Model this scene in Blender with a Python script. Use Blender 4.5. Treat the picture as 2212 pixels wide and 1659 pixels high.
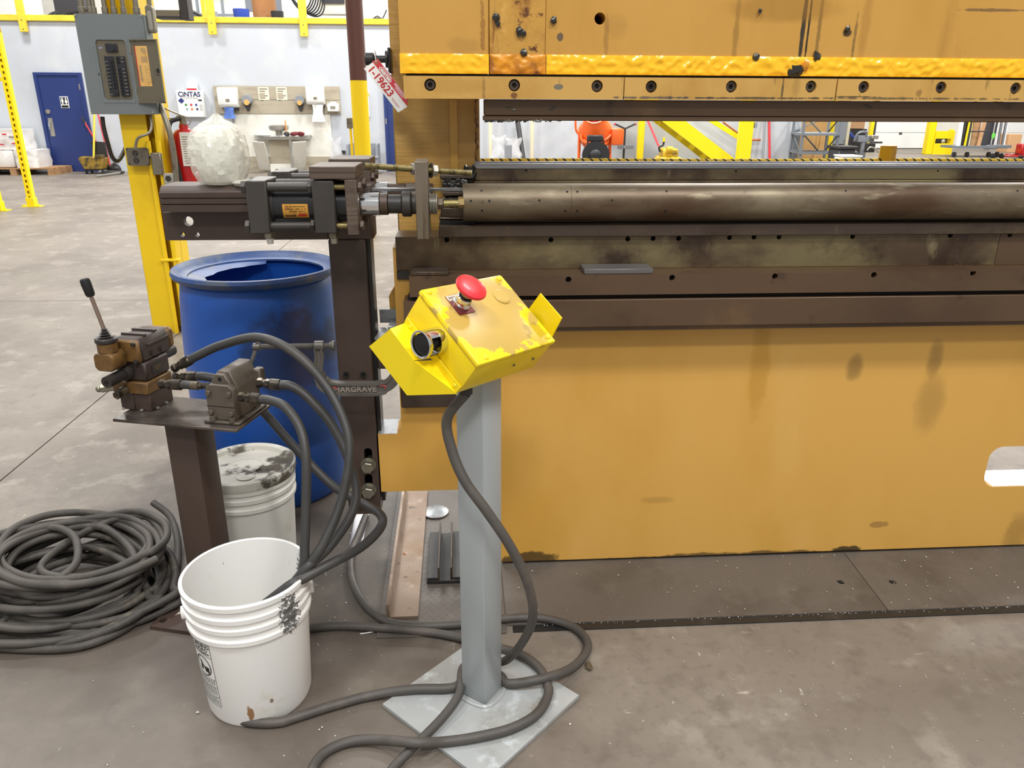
import bpy, bmesh, math, random
from mathutils import Vector, Matrix, noise as mnoise
random.seed(7)
PI = math.pi
for o in list(bpy.data.objects): bpy.data.objects.remove(o)
SC = bpy.context.scene
COL = SC.collection
def srgb(c):
    r = []
    for v in c[:3]:
        v = v/255.0
        r.append(v/12.92 if v <= .04045 else ((v+.055)/1.055)**2.4)
    return (r[0], r[1], r[2], 1.0)

# ------------------------------------------------------------------ camera
IW, IH, FPX = 2212.0, 1659.0, 1660.0
PITCH, YAW, ROLL, CAMZ = math.radians(20.1), math.radians(3.9), math.radians(.28), 1.45
cF = Vector((math.sin(YAW)*math.cos(PITCH), math.cos(YAW)*math.cos(PITCH), -math.sin(PITCH)))
r0 = Vector((math.cos(YAW), -math.sin(YAW), 0)); u0 = r0.cross(cF)
cR = math.cos(ROLL)*r0 + math.sin(ROLL)*u0
cU = -math.sin(ROLL)*r0 + math.cos(ROLL)*u0
cC = Vector((0, 0, CAMZ))
cam = bpy.data.cameras.new('camera'); cam_o = bpy.data.objects.new('camera', cam); COL.objects.link(cam_o)
cam.sensor_fit = 'HORIZONTAL'; cam.sensor_width = 36.0; cam.lens = 36.0*FPX/IW
cam.clip_start = .05; cam.clip_end = 200
mw = Matrix((cR, cU, -cF)).transposed().to_4x4(); mw.translation = cC
cam_o.matrix_world = mw
SC.camera = cam_o

# ------------------------------------------------------------------ light
w = bpy.data.worlds.new('world'); SC.world = w; w.use_nodes = True
bg = w.node_tree.nodes['Background']; bg.inputs[0].default_value = (1.0, .99, .975, 1); bg.inputs[1].default_value = .42
def lamp(x, y, z, sx, sy, e, rz=0):
    l = bpy.data.lights.new('high_bay_lamp', 'AREA'); l.shape = 'RECTANGLE'; l.size = sx; l.size_y = sy; l.energy = e
    l.color = (1.0, .985, .96)
    o = bpy.data.objects.new('high_bay_lamp', l); COL.objects.link(o); o.location = (x, y, z); o.rotation_euler = (0, 0, rz)
for x, y, e in ((-2.6, 3.6, 120), (-2.2, -.6, 130), (2.6, -1.0, 200), (3.2, 3.8, 120), (0.2, -3.6, 200)):
    lamp(x, y, 6.5, 1.3, .7, e)
for x, y, e in ((-9, 9, 300), (-3, 10, 290), (4, 10, 340), (-8, 15.5, 300), (-2, 15.5, 300), (4, 15.5, 420), (11, 13, 460), (10, 21, 520), (17, 21, 620), (-5, 20, 290), (3, 20.6, 320)):
    lamp(x, y, 7.0, 1.3, .8, e)
SC.view_settings.view_transform = 'Standard'
try: SC.view_settings.look = 'None'
except Exception: pass
SC.view_settings.gamma = 1.0; SC.view_settings.use_curve_mapping = False
SC.view_settings.exposure = 0.25

# ------------------------------------------------------------------ where a point of the place lies
def ray(px, py): return cF + (px-IW/2)/FPX*cR - (py-IH/2)/FPX*cU
def P(px, py, Y):                       # the point at depth Y
    d = ray(px, py); return cC + d*(Y/d.y)
def G(px, py, z=0.0):                   # the point at height z
    d = ray(px, py); return cC + d*((z-CAMZ)/d.z)
def rect(x0, y0, x1, y1, Y):            # x0,x1,z0,z1 of an upright rectangle at depth Y
    xm, ym = (x0+x1)/2, (y0+y1)/2
    return P(x0, ym, Y).x, P(x1, ym, Y).x, P(xm, y1, Y).z, P(xm, y0, Y).z

# ------------------------------------------------------------------ mesh builder
class MB:
    def __init__(s): s.bm = bmesh.new()
    def _new(s, vs, M):
        if M is not None: bmesh.ops.transform(s.bm, matrix=M, verts=vs)
    def box(s, c, d, M=None, bev=0.0, seg=1):
        t = bmesh.new(); bmesh.ops.create_cube(t, size=1)
        for v in t.verts: v.co = Vector((v.co.x*d[0], v.co.y*d[1], v.co.z*d[2]))
        if bev > 0: bmesh.ops.bevel(t, geom=t.edges[:], offset=min(bev, .45*min(d)), segments=seg, affect='EDGES', profile=.5)
        T = Matrix.Translation(Vector(c))
        if M is not None: T = T @ M.to_4x4()
        bmesh.ops.transform(t, matrix=T, verts=t.verts[:]); s.merge(t); return s
    def bx(s, x0, x1, y0, y1, z0, z1, bev=0.0, seg=1):
        if x0 > x1: x0, x1 = x1, x0
        if y0 > y1: y0, y1 = y1, y0
        if z0 > z1: z0, z1 = z1, z0
        return s.box(((x0+x1)/2, (y0+y1)/2, (z0+z1)/2), (x1-x0, y1-y0, z1-z0), None, bev, seg)
    def merge(s, t):
        me = bpy.data.meshes.new('t'); t.to_mesh(me); t.free(); s.bm.from_mesh(me); bpy.data.meshes.remove(me)
    def addmesh(s, me, M=None):
        t = bmesh.new(); t.from_mesh(me)
        if M is not None: bmesh.ops.transform(t, matrix=M, verts=t.verts[:])
        s.merge(t); return s
    def cyl(s, p0, p1, r, seg=20, r1=None, bev=0.0, rot=0.0):
        p0 = Vector(p0); p1 = Vector(p1); d = p1-p0; L = d.length; r1 = r if r1 is None else r1
        t = bmesh.new(); bmesh.ops.create_cone(t, cap_ends=True, segments=seg, radius1=r, radius2=r1, depth=L)
        if bev > 0:
            es = [e for e in t.edges if abs(e.verts[0].co.z-e.verts[1].co.z) < 1e-6]
            bmesh.ops.bevel(t, geom=es, offset=bev, segments=1, affect='EDGES', profile=.5)
        q = Vector((0, 0, 1)).rotation_difference(d.normalized()).to_matrix().to_4x4()
        bmesh.ops.transform(t, matrix=Matrix.Translation((p0+p1)/2) @ q @ Matrix.Rotation(rot, 4, 'Z'), verts=t.verts[:]); s.merge(t); return s
    def hexa(s, p0, p1, r, rot=0.0): return s.cyl(p0, p1, r, 6, None, r*.1, rot)
    def tube(s, pts, r, seg=10, n=0, closed=False, rf=None):
        pts = [Vector(p) for p in pts]
        if n: pts = spline(pts, n, closed)
        m = len(pts); rings = []; up = None
        for i, p in enumerate(pts):
            a = pts[i-1] if (i > 0 or closed) else p
            b = pts[(i+1) % m] if (i < m-1 or closed) else p
            d = (b-a)
            if d.length < 1e-9: d = Vector((0, 0, 1))
            d.normalize()
            if up is None: up = d.orthogonal().normalized()
            up = (up - d*up.dot(d))
            if up.length < 1e-6: up = d.orthogonal()
            up.normalize(); sd = d.cross(up)
            rr = r if rf is None else rf(i/(m-1))*r
            rings.append([s.bm.verts.new(p + (up*math.cos(2*PI*k/seg)+sd*math.sin(2*PI*k/seg))*rr) for k in range(seg)])
        rng = range(m) if closed else range(m-1)
        for i in rng:
            A, B = rings[i], rings[(i+1) % m]
            for k in range(seg):
                s.bm.faces.new((A[k], A[(k+1) % seg], B[(k+1) % seg], B[k]))
        if not closed:
            s.bm.faces.new(rings[0][::-1]); s.bm.faces.new(rings[-1])
        return s
    def lathe(s, prof, seg=40, M=None, a0=0.0, a1=2*PI, fr=None):
        full = abs(a1-a0-2*PI) < 1e-6; n = seg if full else seg+1; vs = []; cols = []
        for (r, z) in prof:
            if r < 1e-6 and full:
                v = s.bm.verts.new((0, 0, z)); cols.append([v]*n); vs.append(v)
            else:
                row = []
                for k in range(n):
                    a = a0+(a1-a0)*k/seg
                    q = fr(a, z) if fr else 1.0
                    v = s.bm.verts.new((r*q*math.cos(a), r*q*math.sin(a), z)); row.append(v); vs.append(v)
                cols.append(row)
        for i in range(len(prof)-1):
            A, B = cols[i], cols[i+1]
            for k in range(seg):
                q = [A[k], A[(k+1) % n], B[(k+1) % n], B[k]]; u = []
                for v in q:
                    if v not in u: u.append(v)
                if len(u) > 2:
                    try: s.bm.faces.new(u)
                    except ValueError: pass
        s._new(vs, M); return s
    def prism(s, outer, d, plane='xz', base=0.0, holes=(), bev=0.0):
        """a flat outline with holes, given thickness d from coordinate base on"""
        t = bmesh.new(); es = []
        for loop in [outer]+list(holes):
            vv = [t.verts.new((p[0], p[1], 0)) for p in loop]
            for i in range(len(vv)): es.append(t.edges.new((vv[i], vv[(i+1) % len(vv)])))
        if holes: bmesh.ops.triangle_fill(t, use_beauty=True, use_dissolve=False, edges=es)
        else: t.faces.new(t.verts[:])
        g = bmesh.ops.extrude_face_region(t, geom=t.faces[:])
        for e in g['geom']:
            if isinstance(e, bmesh.types.BMVert): e.co.z += d
        bmesh.ops.recalc_face_normals(t, faces=t.faces[:])
        if bev > 0 and not holes: bmesh.ops.bevel(t, geom=t.edges[:], offset=bev, segments=1, affect='EDGES', profile=.5)
        for v in t.verts:
            a, b, c = v.co
            v.co = {'xz': Vector((a, base+c, b)), 'xy': Vector((a, b, base+c)), 'yz': Vector((base+c, a, b))}[plane]
        bmesh.ops.recalc_face_normals(t, faces=t.faces[:])
        s.merge(t); return s
    def ball(s, c, r, sc=(1, 1, 1), sub=2, jit=0.0, M=None):
        t = bmesh.new(); bmesh.ops.create_icosphere(t, subdivisions=sub, radius=r)
        for v in t.verts:
            k = 1+jit*mnoise.noise(v.co*(1.6/r)+Vector(c)*37)
            v.co = Vector((v.co.x*sc[0]*k, v.co.y*sc[1]*k, v.co.z*sc[2]*k))
        T = Matrix.Translation(Vector(c))
        if M is not None: T = T @ M.to_4x4()
        bmesh.ops.transform(t, matrix=T, verts=t.verts[:]); s.merge(t); return s
    def quad(s, a, b, c, d, t):
        """a sheet through four points with thickness t"""
        a, b, c, d = map(Vector, (a, b, c, d)); n = (b-a).cross(d-a).normalized()*t
        v = [s.bm.verts.new(p) for p in (a, b, c, d, a+n, b+n, c+n, d+n)]
        for f in ((0, 3, 2, 1), (4, 5, 6, 7), (0, 1, 5, 4), (1, 2, 6, 5), (2, 3, 7, 6), (3, 0, 4, 7)): s.bm.faces.new([v[i] for i in f])
        return s
    def grid(s, fn, nu, nv):
        vv = [[s.bm.verts.new(fn(i/nu, j/nv)) for j in range(nv+1)] for i in range(nu+1)]
        for i in range(nu):
            for j in range(nv): s.bm.faces.new((vv[i][j], vv[i+1][j], vv[i+1][j+1], vv[i][j+1]))
        return s
    def xf(s, M): bmesh.ops.transform(s.bm, matrix=M, verts=s.bm.verts[:]); return s
def spline(pts, n, closed=False):
    out = []; m = len(pts)
    for i in range(m if closed else m-1):
        if closed: p0, p1, p2, p3 = pts[i-1], pts[i], pts[(i+1) % m], pts[(i+2) % m]
        else: p0, p1, p2, p3 = pts[max(i-1, 0)], pts[i], pts[i+1], pts[min(i+2, m-1)]
        for k in range(n):
            t = k/n
            out.append(.5*((2*p1)+(p2-p0)*t+(2*p0-5*p1+4*p2-p3)*t*t+(3*p1-p0-3*p2+p3)*t**3))
    if not closed: out.append(pts[-1])
    return out
def circ(x, z, r, n=16): return [(x+r*math.cos(2*PI*k/n), z+r*math.sin(2*PI*k/n)) for k in range(n)]
def rrect(x0, x1, z0, z1, r, n=6):
    o = []
    for cx, cz, a in ((x1-r, z1-r, 0), (x0+r, z1-r, PI/2), (x0+r, z0+r, PI), (x1-r, z0+r, 1.5*PI)):
        o += [(cx+r*math.cos(a+PI/2*k/n), cz+r*math.sin(a+PI/2*k/n)) for k in range(n+1)]
    return o

# ------------------------------------------------------------------ objects
WM = {}
def setp(o, label=None, cat=None, group=None, kind=None):
    if label: o['label'] = label
    if cat: o['category'] = cat
    if group: o['group'] = group
    if kind: o['kind'] = kind
    return o
def thing(name, label, cat, loc=(0, 0, 0), rz=0.0, group=None, kind=None):
    o = bpy.data.objects.new(name, None); COL.objects.link(o); o.empty_display_size = .05
    o.location = loc; o.rotation_euler = (0, 0, rz)
    WM[o.name] = Matrix.Translation(Vector(loc)) @ Matrix.Rotation(rz, 4, 'Z')
    return setp(o, label, cat, group, kind)
def part(name, mb, mat, parent=None, world=True, M=None, label=None, kind=None, angle=38):
    """one mesh object; world=True: the builder's coordinates are world ones"""
    me = bpy.data.meshes.new(name)
    if parent is not None and world and M is None:
        mb.xf(WM[parent.name].inverted())
    bmesh.ops.recalc_face_normals(mb.bm, faces=mb.bm.faces[:])
    mb.bm.to_mesh(me); mb.bm.free()
    if angle:
        me.shade_smooth(); me.set_sharp_from_angle(angle=math.radians(angle))
    o = bpy.data.objects.new(name, me); COL.objects.link(o)
    if mat: me.materials.append(mat)
    if parent is not None:
        o.parent = parent
        WM[o.name] = WM[parent.name]
        if M is not None: o.matrix_local = M; WM[o.name] = WM[parent.name] @ M
    else: WM[o.name] = Matrix.Identity(4)
    return setp(o, label, None, None, kind)
def solo(name, mb, mat, label, cat, group=None, kind=None, loc=None, angle=38):
    if loc is not None: mb.xf(Matrix.Translation(-Vector(loc)))
    o = part(name, mb, mat, None, angle=angle, kind=kind)
    if loc is not None: o.location = loc; WM[o.name] = Matrix.Translation(Vector(loc))
    return setp(o, label, cat, group)
def dup(o, loc=None, label=None, rz=None, parent=None, first=True):
    c = o.copy(); COL.objects.link(c)
    if parent is not None: c.parent = parent
    if first:
        if loc is not None: c.location = loc
        if rz is not None: c.rotation_euler = (0, 0, rz)
        if label: c['label'] = label
    for ch in list(o.children): dup(ch, parent=c, first=False)
    return c
def text_mesh(s, size, M, bold=0.0, ext=.0004, align='CENTER'):
    cu = bpy.data.curves.new('lettering', 'FONT'); cu.body = s; cu.size = size; cu.extrude = ext; cu.offset = bold
    cu.align_x = align; cu.align_y = 'CENTER'; cu.resolution_u = 3
    t = bpy.data.objects.new('lettering', cu); COL.objects.link(t)
    dg = bpy.context.evaluated_depsgraph_get(); dg.update()
    me = bpy.data.meshes.new_from_object(t.evaluated_get(dg))
    bpy.data.objects.remove(t); bpy.data.curves.remove(cu)
    mb = MB(); mb.addmesh(me, M); bpy.data.meshes.remove(me); return mb
def facing(p, right=(1, 0, 0), up=(0, 0, 1)):       # frame whose x,y span a sign at p
    r = Vector(right).normalized(); u = Vector(up).normalized(); n = r.cross(u)
    m = Matrix((r, u, n)).transposed().to_4x4(); m.translation = Vector(p); return m

# ------------------------------------------------------------------ materials
MATS = {}
def mat(name, c, rough=.5, metal=0.0, layers=(), bump=0.0, bscale=60.0, bstretch=(1, 1, 1), spots=(), axes='xz', spec=.5, alpha=1.0, coat=0.0, rvar=0.0, emit=None, trans=0.0):
    m = bpy.data.materials.new(name); m.use_nodes = True; nt = m.node_tree; N = nt.nodes; L = nt.links
    b = N['Principled BSDF']
    b.inputs['Roughness'].default_value = rough; b.inputs['Metallic'].default_value = metal
    b.inputs['Specular IOR Level'].default_value = spec
    if coat: b.inputs['Coat Weight'].default_value = coat; b.inputs['Coat Roughness'].default_value = .12
    if alpha < 1: b.inputs['Alpha'].default_value = alpha
    if trans: b.inputs['Transmission Weight'].default_value = trans
    if emit: b.inputs['Emission Color'].default_value = srgb(emit[0]); b.inputs['Emission Strength'].default_value = emit[1]
    tc = N.new('ShaderNodeTexCoord'); co = tc.outputs['Object']
    col = None
    def noise(scale, stretch, detail=6.0, dist=0.0, rgh=.6):
        src = co
        if tuple(stretch) != (1, 1, 1):
            mp = N.new('ShaderNodeMapping'); mp.inputs['Scale'].default_value = stretch; L.new(co, mp.inputs['Vector']); src = mp.outputs[0]
        n = N.new('ShaderNodeTexNoise'); n.inputs['Scale'].default_value = scale; n.inputs['Detail'].default_value = detail
        n.inputs['Roughness'].default_value = rgh; n.inputs['Distortion'].default_value = dist
        L.new(src, n.inputs['Vector']); return n
    def mixc(a, fac, c2, amt=1.0):
        x = N.new('ShaderNodeMix'); x.data_type = 'RGBA'; x.clamp_factor = True
        if amt != 1.0:
            mm = N.new('ShaderNodeMath'); mm.operation = 'MULTIPLY'; mm.inputs[1].default_value = amt; L.new(fac, mm.inputs[0]); fac = mm.outputs[0]
        L.new(fac, x.inputs[0])
        if a is None: x.inputs[6].default_value = srgb(c)
        else: L.new(a, x.inputs[6])
        x.inputs[7].default_value = srgb(c2); return x.outputs[2]
    last = None
    for ly in layers:       # (colour, scale, lo, hi, stretch, amount)
        c2, sc, lo, hi = ly[:4]; st = ly[4] if len(ly) > 4 else (1, 1, 1); am = ly[5] if len(ly) > 5 else 1.0
        n = noise(sc, st); mr = N.new('ShaderNodeMapRange'); mr.interpolation_type = 'SMOOTHSTEP'
        mr.inputs[1].default_value = lo; mr.inputs[2].default_value = hi; L.new(n.outputs['Fac'], mr.inputs[0])
        col = mixc(col, mr.outputs[0], c2, am); last = mr.outputs[0]
    if spots:
        sx = N.new('ShaderNodeSeparateXYZ'); L.new(co, sx.inputs[0])
        A, B = sx.outputs['xyz'.index(axes[0])], sx.outputs['xyz'.index(axes[1])]
        nz = {}
        for sp in spots:    # (a, b, ra, rb, colour, amount, softness, jitter, noise scale)
            a, bb, ra, rb, c2, am, soft = sp[:7]; jit = sp[7] if len(sp) > 7 else .5; ns = sp[8] if len(sp) > 8 else 30.0
            if ns not in nz: nz[ns] = noise(ns, (1, 1, 1), 5).outputs['Fac']
            def lin(src, cen, rad):
                m1 = N.new('ShaderNodeMath'); m1.operation = 'SUBTRACT'; L.new(src, m1.inputs[0]); m1.inputs[1].default_value = cen
                m2 = N.new('ShaderNodeMath'); m2.operation = 'DIVIDE'; L.new(m1.outputs[0], m2.inputs[0]); m2.inputs[1].default_value = rad
                m3 = N.new('ShaderNodeMath'); m3.operation = 'POWER'; L.new(m2.outputs[0], m3.inputs[0]); m3.inputs[1].default_value = 2.0
                m4 = N.new('ShaderNodeMath'); m4.operation = 'ABSOLUTE'; L.new(m2.outputs[0], m4.inputs[0])
                m5 = N.new('ShaderNodeMath'); m5.operation = 'MULTIPLY'; L.new(m4.outputs[0], m5.inputs[0]); L.new(m4.outputs[0], m5.inputs[1])
                return m5.outputs[0]
            ad = N.new('ShaderNodeMath'); ad.operation = 'ADD'; L.new(lin(A, a, ra), ad.inputs[0]); L.new(lin(B, bb, rb), ad.inputs[1])
            nn = N.new('ShaderNodeMath'); nn.operation = 'MULTIPLY_ADD'; L.new(nz[ns], nn.inputs[0]); nn.inputs[1].default_value = 2*jit*2; L.new(ad.outputs[0], nn.inputs[2])
            mr = N.new('ShaderNodeMapRange'); mr.interpolation_type = 'SMOOTHSTEP'
            mr.inputs[1].default_value = 1+2*jit+soft; mr.inputs[2].default_value = 1+2*jit-soft
            L.new(nn.outputs[0], mr.inputs[0]); col = mixc(col, mr.outputs[0], c2, am)
    if col is None: b.inputs['Base Color'].default_value = srgb(c)
    else: L.new(col, b.inputs['Base Color'])
    if rvar and last is not None:
        mr = N.new('ShaderNodeMapRange'); mr.inputs[3].default_value = rough; mr.inputs[4].default_value = max(.03, min(1, rough+rvar)); L.new(last, mr.inputs[0]); L.new(mr.outputs[0], b.inputs['Roughness'])
    if bump:
        n = noise(bscale, bstretch, 4); bp = N.new('ShaderNodeBump'); bp.inputs['Strength'].default_value = min(bump, 1.0); bp.inputs['Distance'].default_value = .004*max(1, bump)
        L.new(n.outputs['Fac'], bp.inputs['Height']); L.new(bp.outputs[0], b.inputs['Normal'])
    MATS[name] = m; return m
# ------------------------------------------------------------------ palette
m_floor = mat('concrete', (129, 120, 110), .5, layers=[((112, 103, 94), 1.1, .42, .66), ((146, 137, 126), 2.3, .52, .72, (1, 1, 1), .7), ((108, 99, 90), 9, .5, .68, (1, 1, 1), .6), ((160, 152, 141), 5, .54, .66, (1, 1, 1), .5), ((96, 88, 80), 38, .52, .68, (1, 1, 1), .3), ((200, 192, 182), 26, .665, .72, (.35, 1.6, 1), .55), ((212, 206, 198), 34, .675, .725, (1.7, .5, 1), .65), ((84, 76, 68), 60, .68, .75, (1, 1, 1), .5)],
    bump=.12, bscale=90, rvar=-.15, axes='xy',
    spots=[(-.75, 2.35, .75, .8, (70, 63, 57), .75, .6, .7, 3), (-.3, 1.55, .5, .35, (96, 87, 78), .5, .5, .7, 4), (-1.2, 1.7, .9, .45, (104, 95, 86), .45, .6, .6, 3),
           (1.3, 1.45, .5, .14, (112, 102, 92), .4, .6, .9, 5), (-3.2, 7.0, 1.2, .5, (92, 84, 76), .3, .7, .9, 2), (-2.2, 9.8, 1.3, .3, (98, 90, 82), .4, .6, .8, 2), (-3.4, 5.1, .6, .25, (100, 92, 84), .35, .6, .9, 3)])
m_wall = mat('grey_wall_paint', (196, 201, 208), .6, layers=[((184, 188, 194), .5, .45, .7, (1, 1, .25)), ((205, 208, 210), 2, .5, .75)], bump=.02)
m_white_wall = mat('white_wall_paint', (225, 222, 210), .6, layers=[((206, 200, 184), .8, .5, .75)])
m_trim_y = mat('yellow_trim_paint', (240, 205, 60), .5, layers=[((220, 180, 50), 3, .5, .75, (1, 1, 3))])
m_dark_room = mat('grey_panel', (120, 120, 124), .7)

m_press = mat('ochre_press_paint', (205, 158, 74), .42, layers=[((190, 142, 58), 1.6, .42, .7, (1, 1, .5)), ((214, 174, 98), 3.1, .55, .75, (1, 1, .4), .6), ((120, 92, 40), 45, .70, .78, (1, 1, .5), .5)], bump=.10, bscale=55)
m_press_bed = mat('ochre_bed_paint', (217, 168, 84), .45, layers=[((206, 155, 66), 1.4, .42, .7, (1, 1, .5)), ((222, 177, 98), 3.1, .55, .75, (1, 1, .4), .6), ((130, 100, 44), 40, .71, .79, (1, 1, .5), .5)], bump=.05, bscale=60,
    spots=[(P(1145, 1215, 2.2).x-1.9, .01, .09, .035, (52, 40, 22), .85, .3, .8, 18), (P(1600, 1200, 2.2).x-1.9, .0, .45, .02, (70, 54, 30), .8, .4, .8, 14), (P(1830, 1190, 2.2).x-1.9, .012, .05, .018, (44, 36, 26), .9, .2, .7, 25),
           (P(2190, 1170, 2.2).x-1.9, .06, .04, .07, (140, 108, 54), .5, .8, .8, 20), (P(1845, 800, 2.2).x-1.9, P(1845, 795, 2.2).z, .025, .04, (120, 92, 48), .6, .9, .4, 20), (P(2020, 775, 2.2).x-1.9, P(2020, 775, 2.2).z, .022, .06, (124, 95, 50), .55, .9, .4, 20),
           (P(2010, 860, 2.2).x-1.9, P(2010, 870, 2.2).z, .045, .09, (150, 114, 58), .45, .9, .4, 15), (P(1420, 1080, 2.2).x-1.9, P(1420, 1080, 2.2).z, .05, .012, (160, 122, 58), .4, .9, .6, 20), (P(1900, 1130, 2.2).x-1.9, P(1850, 1135, 2.2).z, .03, .012, (140, 104, 60), .6, .4, .8, 30),
           (P(1640, 800, 2.2).x-1.9, P(1640, 790, 2.2).z, .03, .16, (184, 134, 40), .5, .7, .7, 12)])
def ram_spots(ox):
    S = []
    def s(px, py, rx, rz, c, a=.8, soft=.35, jit=.7, ns=30): q = P(px, py, 2.2); S.append((q.x-ox, q.z, rx, rz, c, a, soft, jit, ns))
    s(1735, 60, .006, .12, (30, 34, 30), .95, .5, .6, 25); s(1748, 50, .003, .11, (26, 24, 20), .95, .4, .6, 40); s(1770, 60, .005, .09, (96, 70, 26), .6, .8, 1.0, 40)
    s(1590, 70, .007, .09, (130, 96, 36), .55, .9, .8, 25); s(1830, 70, .012, .01, (40, 30, 22), .9, .3, .7, 40); s(1870, 50, .012, .10, (160, 114, 44), .45, .9, .8, 30); s(1845, 90, .004, .06, (70, 56, 32), .6, .8, .8, 60)
    s(1700, 20, .14, .03, (150, 106, 34), .5, .8, .6, 8); s(1330, 60, .03, .03, (165, 122, 52), .4, .9, .8, 20); s(1310, 80, .006, .05, (140, 100, 46), .5, .8, 1.2, 40); s(2150, 22, .09, .004, (90, 66, 48), .7, .5, .8, 30)
    s(1000, 100, .04, .02, (160, 120, 56), .4, .9, .8, 25); s(1042, 70, .006, .07, (130, 80, 26), .6, .5, 1.6, 60); s(1210, 80, .008, .01, (90, 76, 66), .9, .2, .7, 40)
    return S
m_ram = mat('ochre_ram_paint', (201, 153, 72), .42, layers=[((188, 139, 56), 1.6, .42, .7, (1, 1, .4)), ((210, 163, 84), 3.1, .55, .75, (1, 1, .4), .6), ((160, 116, 42), 2.2, .56, .72, (2.2, 1, .25), .55)], bump=.10, bscale=55, spots=ram_spots(1.9))
m_insert = mat('scarred_ochre_paint', (196, 148, 66), .36, layers=[((158, 104, 38), 11, .48, .62, (1, 1, .5), .8), ((96, 56, 24), 20, .57, .64), ((120, 70, 26), 9, .58, .68, (3, 1, .3), .8), ((214, 166, 84), 12, .56, .7, (1, 1, .6))], bump=.5, bscale=30)
cs_ = lambda a, b, rx, rz, c, am, so, ji, ns: (P(a, b, 2.175).x-1.9, P(a, b, 2.175).z, rx, rz, c, am, so, ji, ns)
m_clamp = mat('ochre_clamp_paint', (202, 160, 86), .42, layers=[((184, 140, 64), 3, .45, .7, (1, 1, .6)), ((120, 110, 96), 14, .70, .72, (1, 1, 1.2), .9), ((90, 66, 26), 18, .62, .72, (2.5, 1, .3), .6)], bump=.12, bscale=50,
    spots=[cs_(1207, 188, .012, .007, (112, 106, 96), .95, .08, .7, 60), cs_(1420, 211, .13, .003, (96, 88, 74), .9, .1, 1.4, 60), cs_(1620, 212, .2, .0025, (70, 60, 46), .85, .15, 1.6, 60), cs_(1980, 213, .3, .0025, (84, 74, 56), .8, .15, 1.7, 60), cs_(1845, 209, .06, .0015, (60, 48, 34), .9, .2, .8, 60),
           cs_(1045, 190, .004, .03, (120, 84, 34), .6, .8, 1.2, 50), cs_(1690, 195, .003, .03, (70, 66, 40), .8, .5, .9, 50), cs_(1720, 185, .01, .03, (150, 116, 56), .5, .9, .8, 30), cs_(1111, 207, .009, .008, (110, 66, 34), .9, .3, .8, 60), cs_(1985, 200, .008, .01, (120, 88, 46), .6, .6, .9, 50), cs_(980, 185, .08, .02, (176, 132, 58), .5, .9, .8, 20)])
m_tape = mat('glossy_yellow_strip', (255, 196, 24), .22, layers=[((236, 150, 16), 7, .56, .76), ((168, 84, 26), 4, .66, .78)], coat=.5, bump=.25, bscale=40)
m_tape_rust = mat('rusty_yellow_strip', (226, 150, 24), .28, layers=[((150, 88, 24), 12, .45, .62), ((100, 58, 24), 22, .6, .7), ((240, 196, 90), 16, .58, .7)], coat=.4, bump=.3, bscale=30)
m_steel = mat('oily_dark_steel', (74, 62, 54), .42, .35, layers=[((104, 88, 62), 2.2, .5, .7, (.6, 1, 2)), ((56, 42, 32), 3, .5, .68), ((126, 112, 80), 9, .60, .74, (1.5, 1, .5), .6), ((38, 30, 26), 26, .64, .74, (1, 1, 1), .6)], bump=.05, bscale=120)
m_steel_olive = mat('oily_olive_steel', (82, 66, 50), .4, .3, layers=[((122, 110, 78), 2.6, .42, .62, (.7, 1, 1.4)), ((58, 42, 32), 3.6, .5, .66), ((150, 138, 104), 14, .6, .74, (1.5, 1, .5), .6)], bump=.05, bscale=120)
m_steel_brown = mat('brown_steel', (94, 73, 54), .42, .2, layers=[((76, 57, 43), 2, .45, .7, (.6, 1, 1)), ((114, 89, 60), 3, .58, .76), ((60, 46, 38), 7, .6, .72)], bump=.05, bscale=120)
m_roller = mat('worn_roller_steel', (112, 99, 80), .42, .4, layers=[((140, 130, 106), 4, .46, .66, (.5, 1, 1)), ((82, 60, 42), 2.6, .46, .64, (.45, 1, 1)), ((160, 150, 124), 18, .58, .72, (.4, 1, 2), .6), ((62, 52, 44), 30, .64, .72, (1, 1, 1), .6)], bump=.05, bscale=150, bstretch=(.1, 1, 1))
m_bright = mat('ribbed_bright_steel', (150, 150, 152), .3, .8, layers=[((112, 110, 108), 6, .5, .7, (.2, 1, 1))])
m_grease = mat('wet_black_grease', (40, 38, 34), .12, .2, layers=[((78, 76, 66), 20, .5, .7)], coat=.6, bump=.8, bscale=60)
m_cut = mat('flame_cut_ochre_paint', (196, 156, 86), .42, layers=[((170, 128, 56), 2.2, .42, .68), ((206, 160, 86), 5, .55, .75, (.4, 1, 2.5)), ((64, 44, 22), 11, .70, .75, (.6, 1, 2.2), .8)], bump=.7, bscale=14, bstretch=(.22, 1, 5))
m_black_steel = mat('black_steel', (48, 47, 46), .4, .3, layers=[((66, 64, 62), 6, .5, .7)], bump=.04)
m_recess_shade = mat('recess_shade', (14, 12, 10), .7)  # near-black that puts the shade of holes and gaps into the colour
m_galv = mat('speckled_grey_steel', (150, 154, 158), .35, .5, layers=[((60, 60, 60), 70, .64, .68), ((190, 194, 198), 8, .5, .7)])

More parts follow.
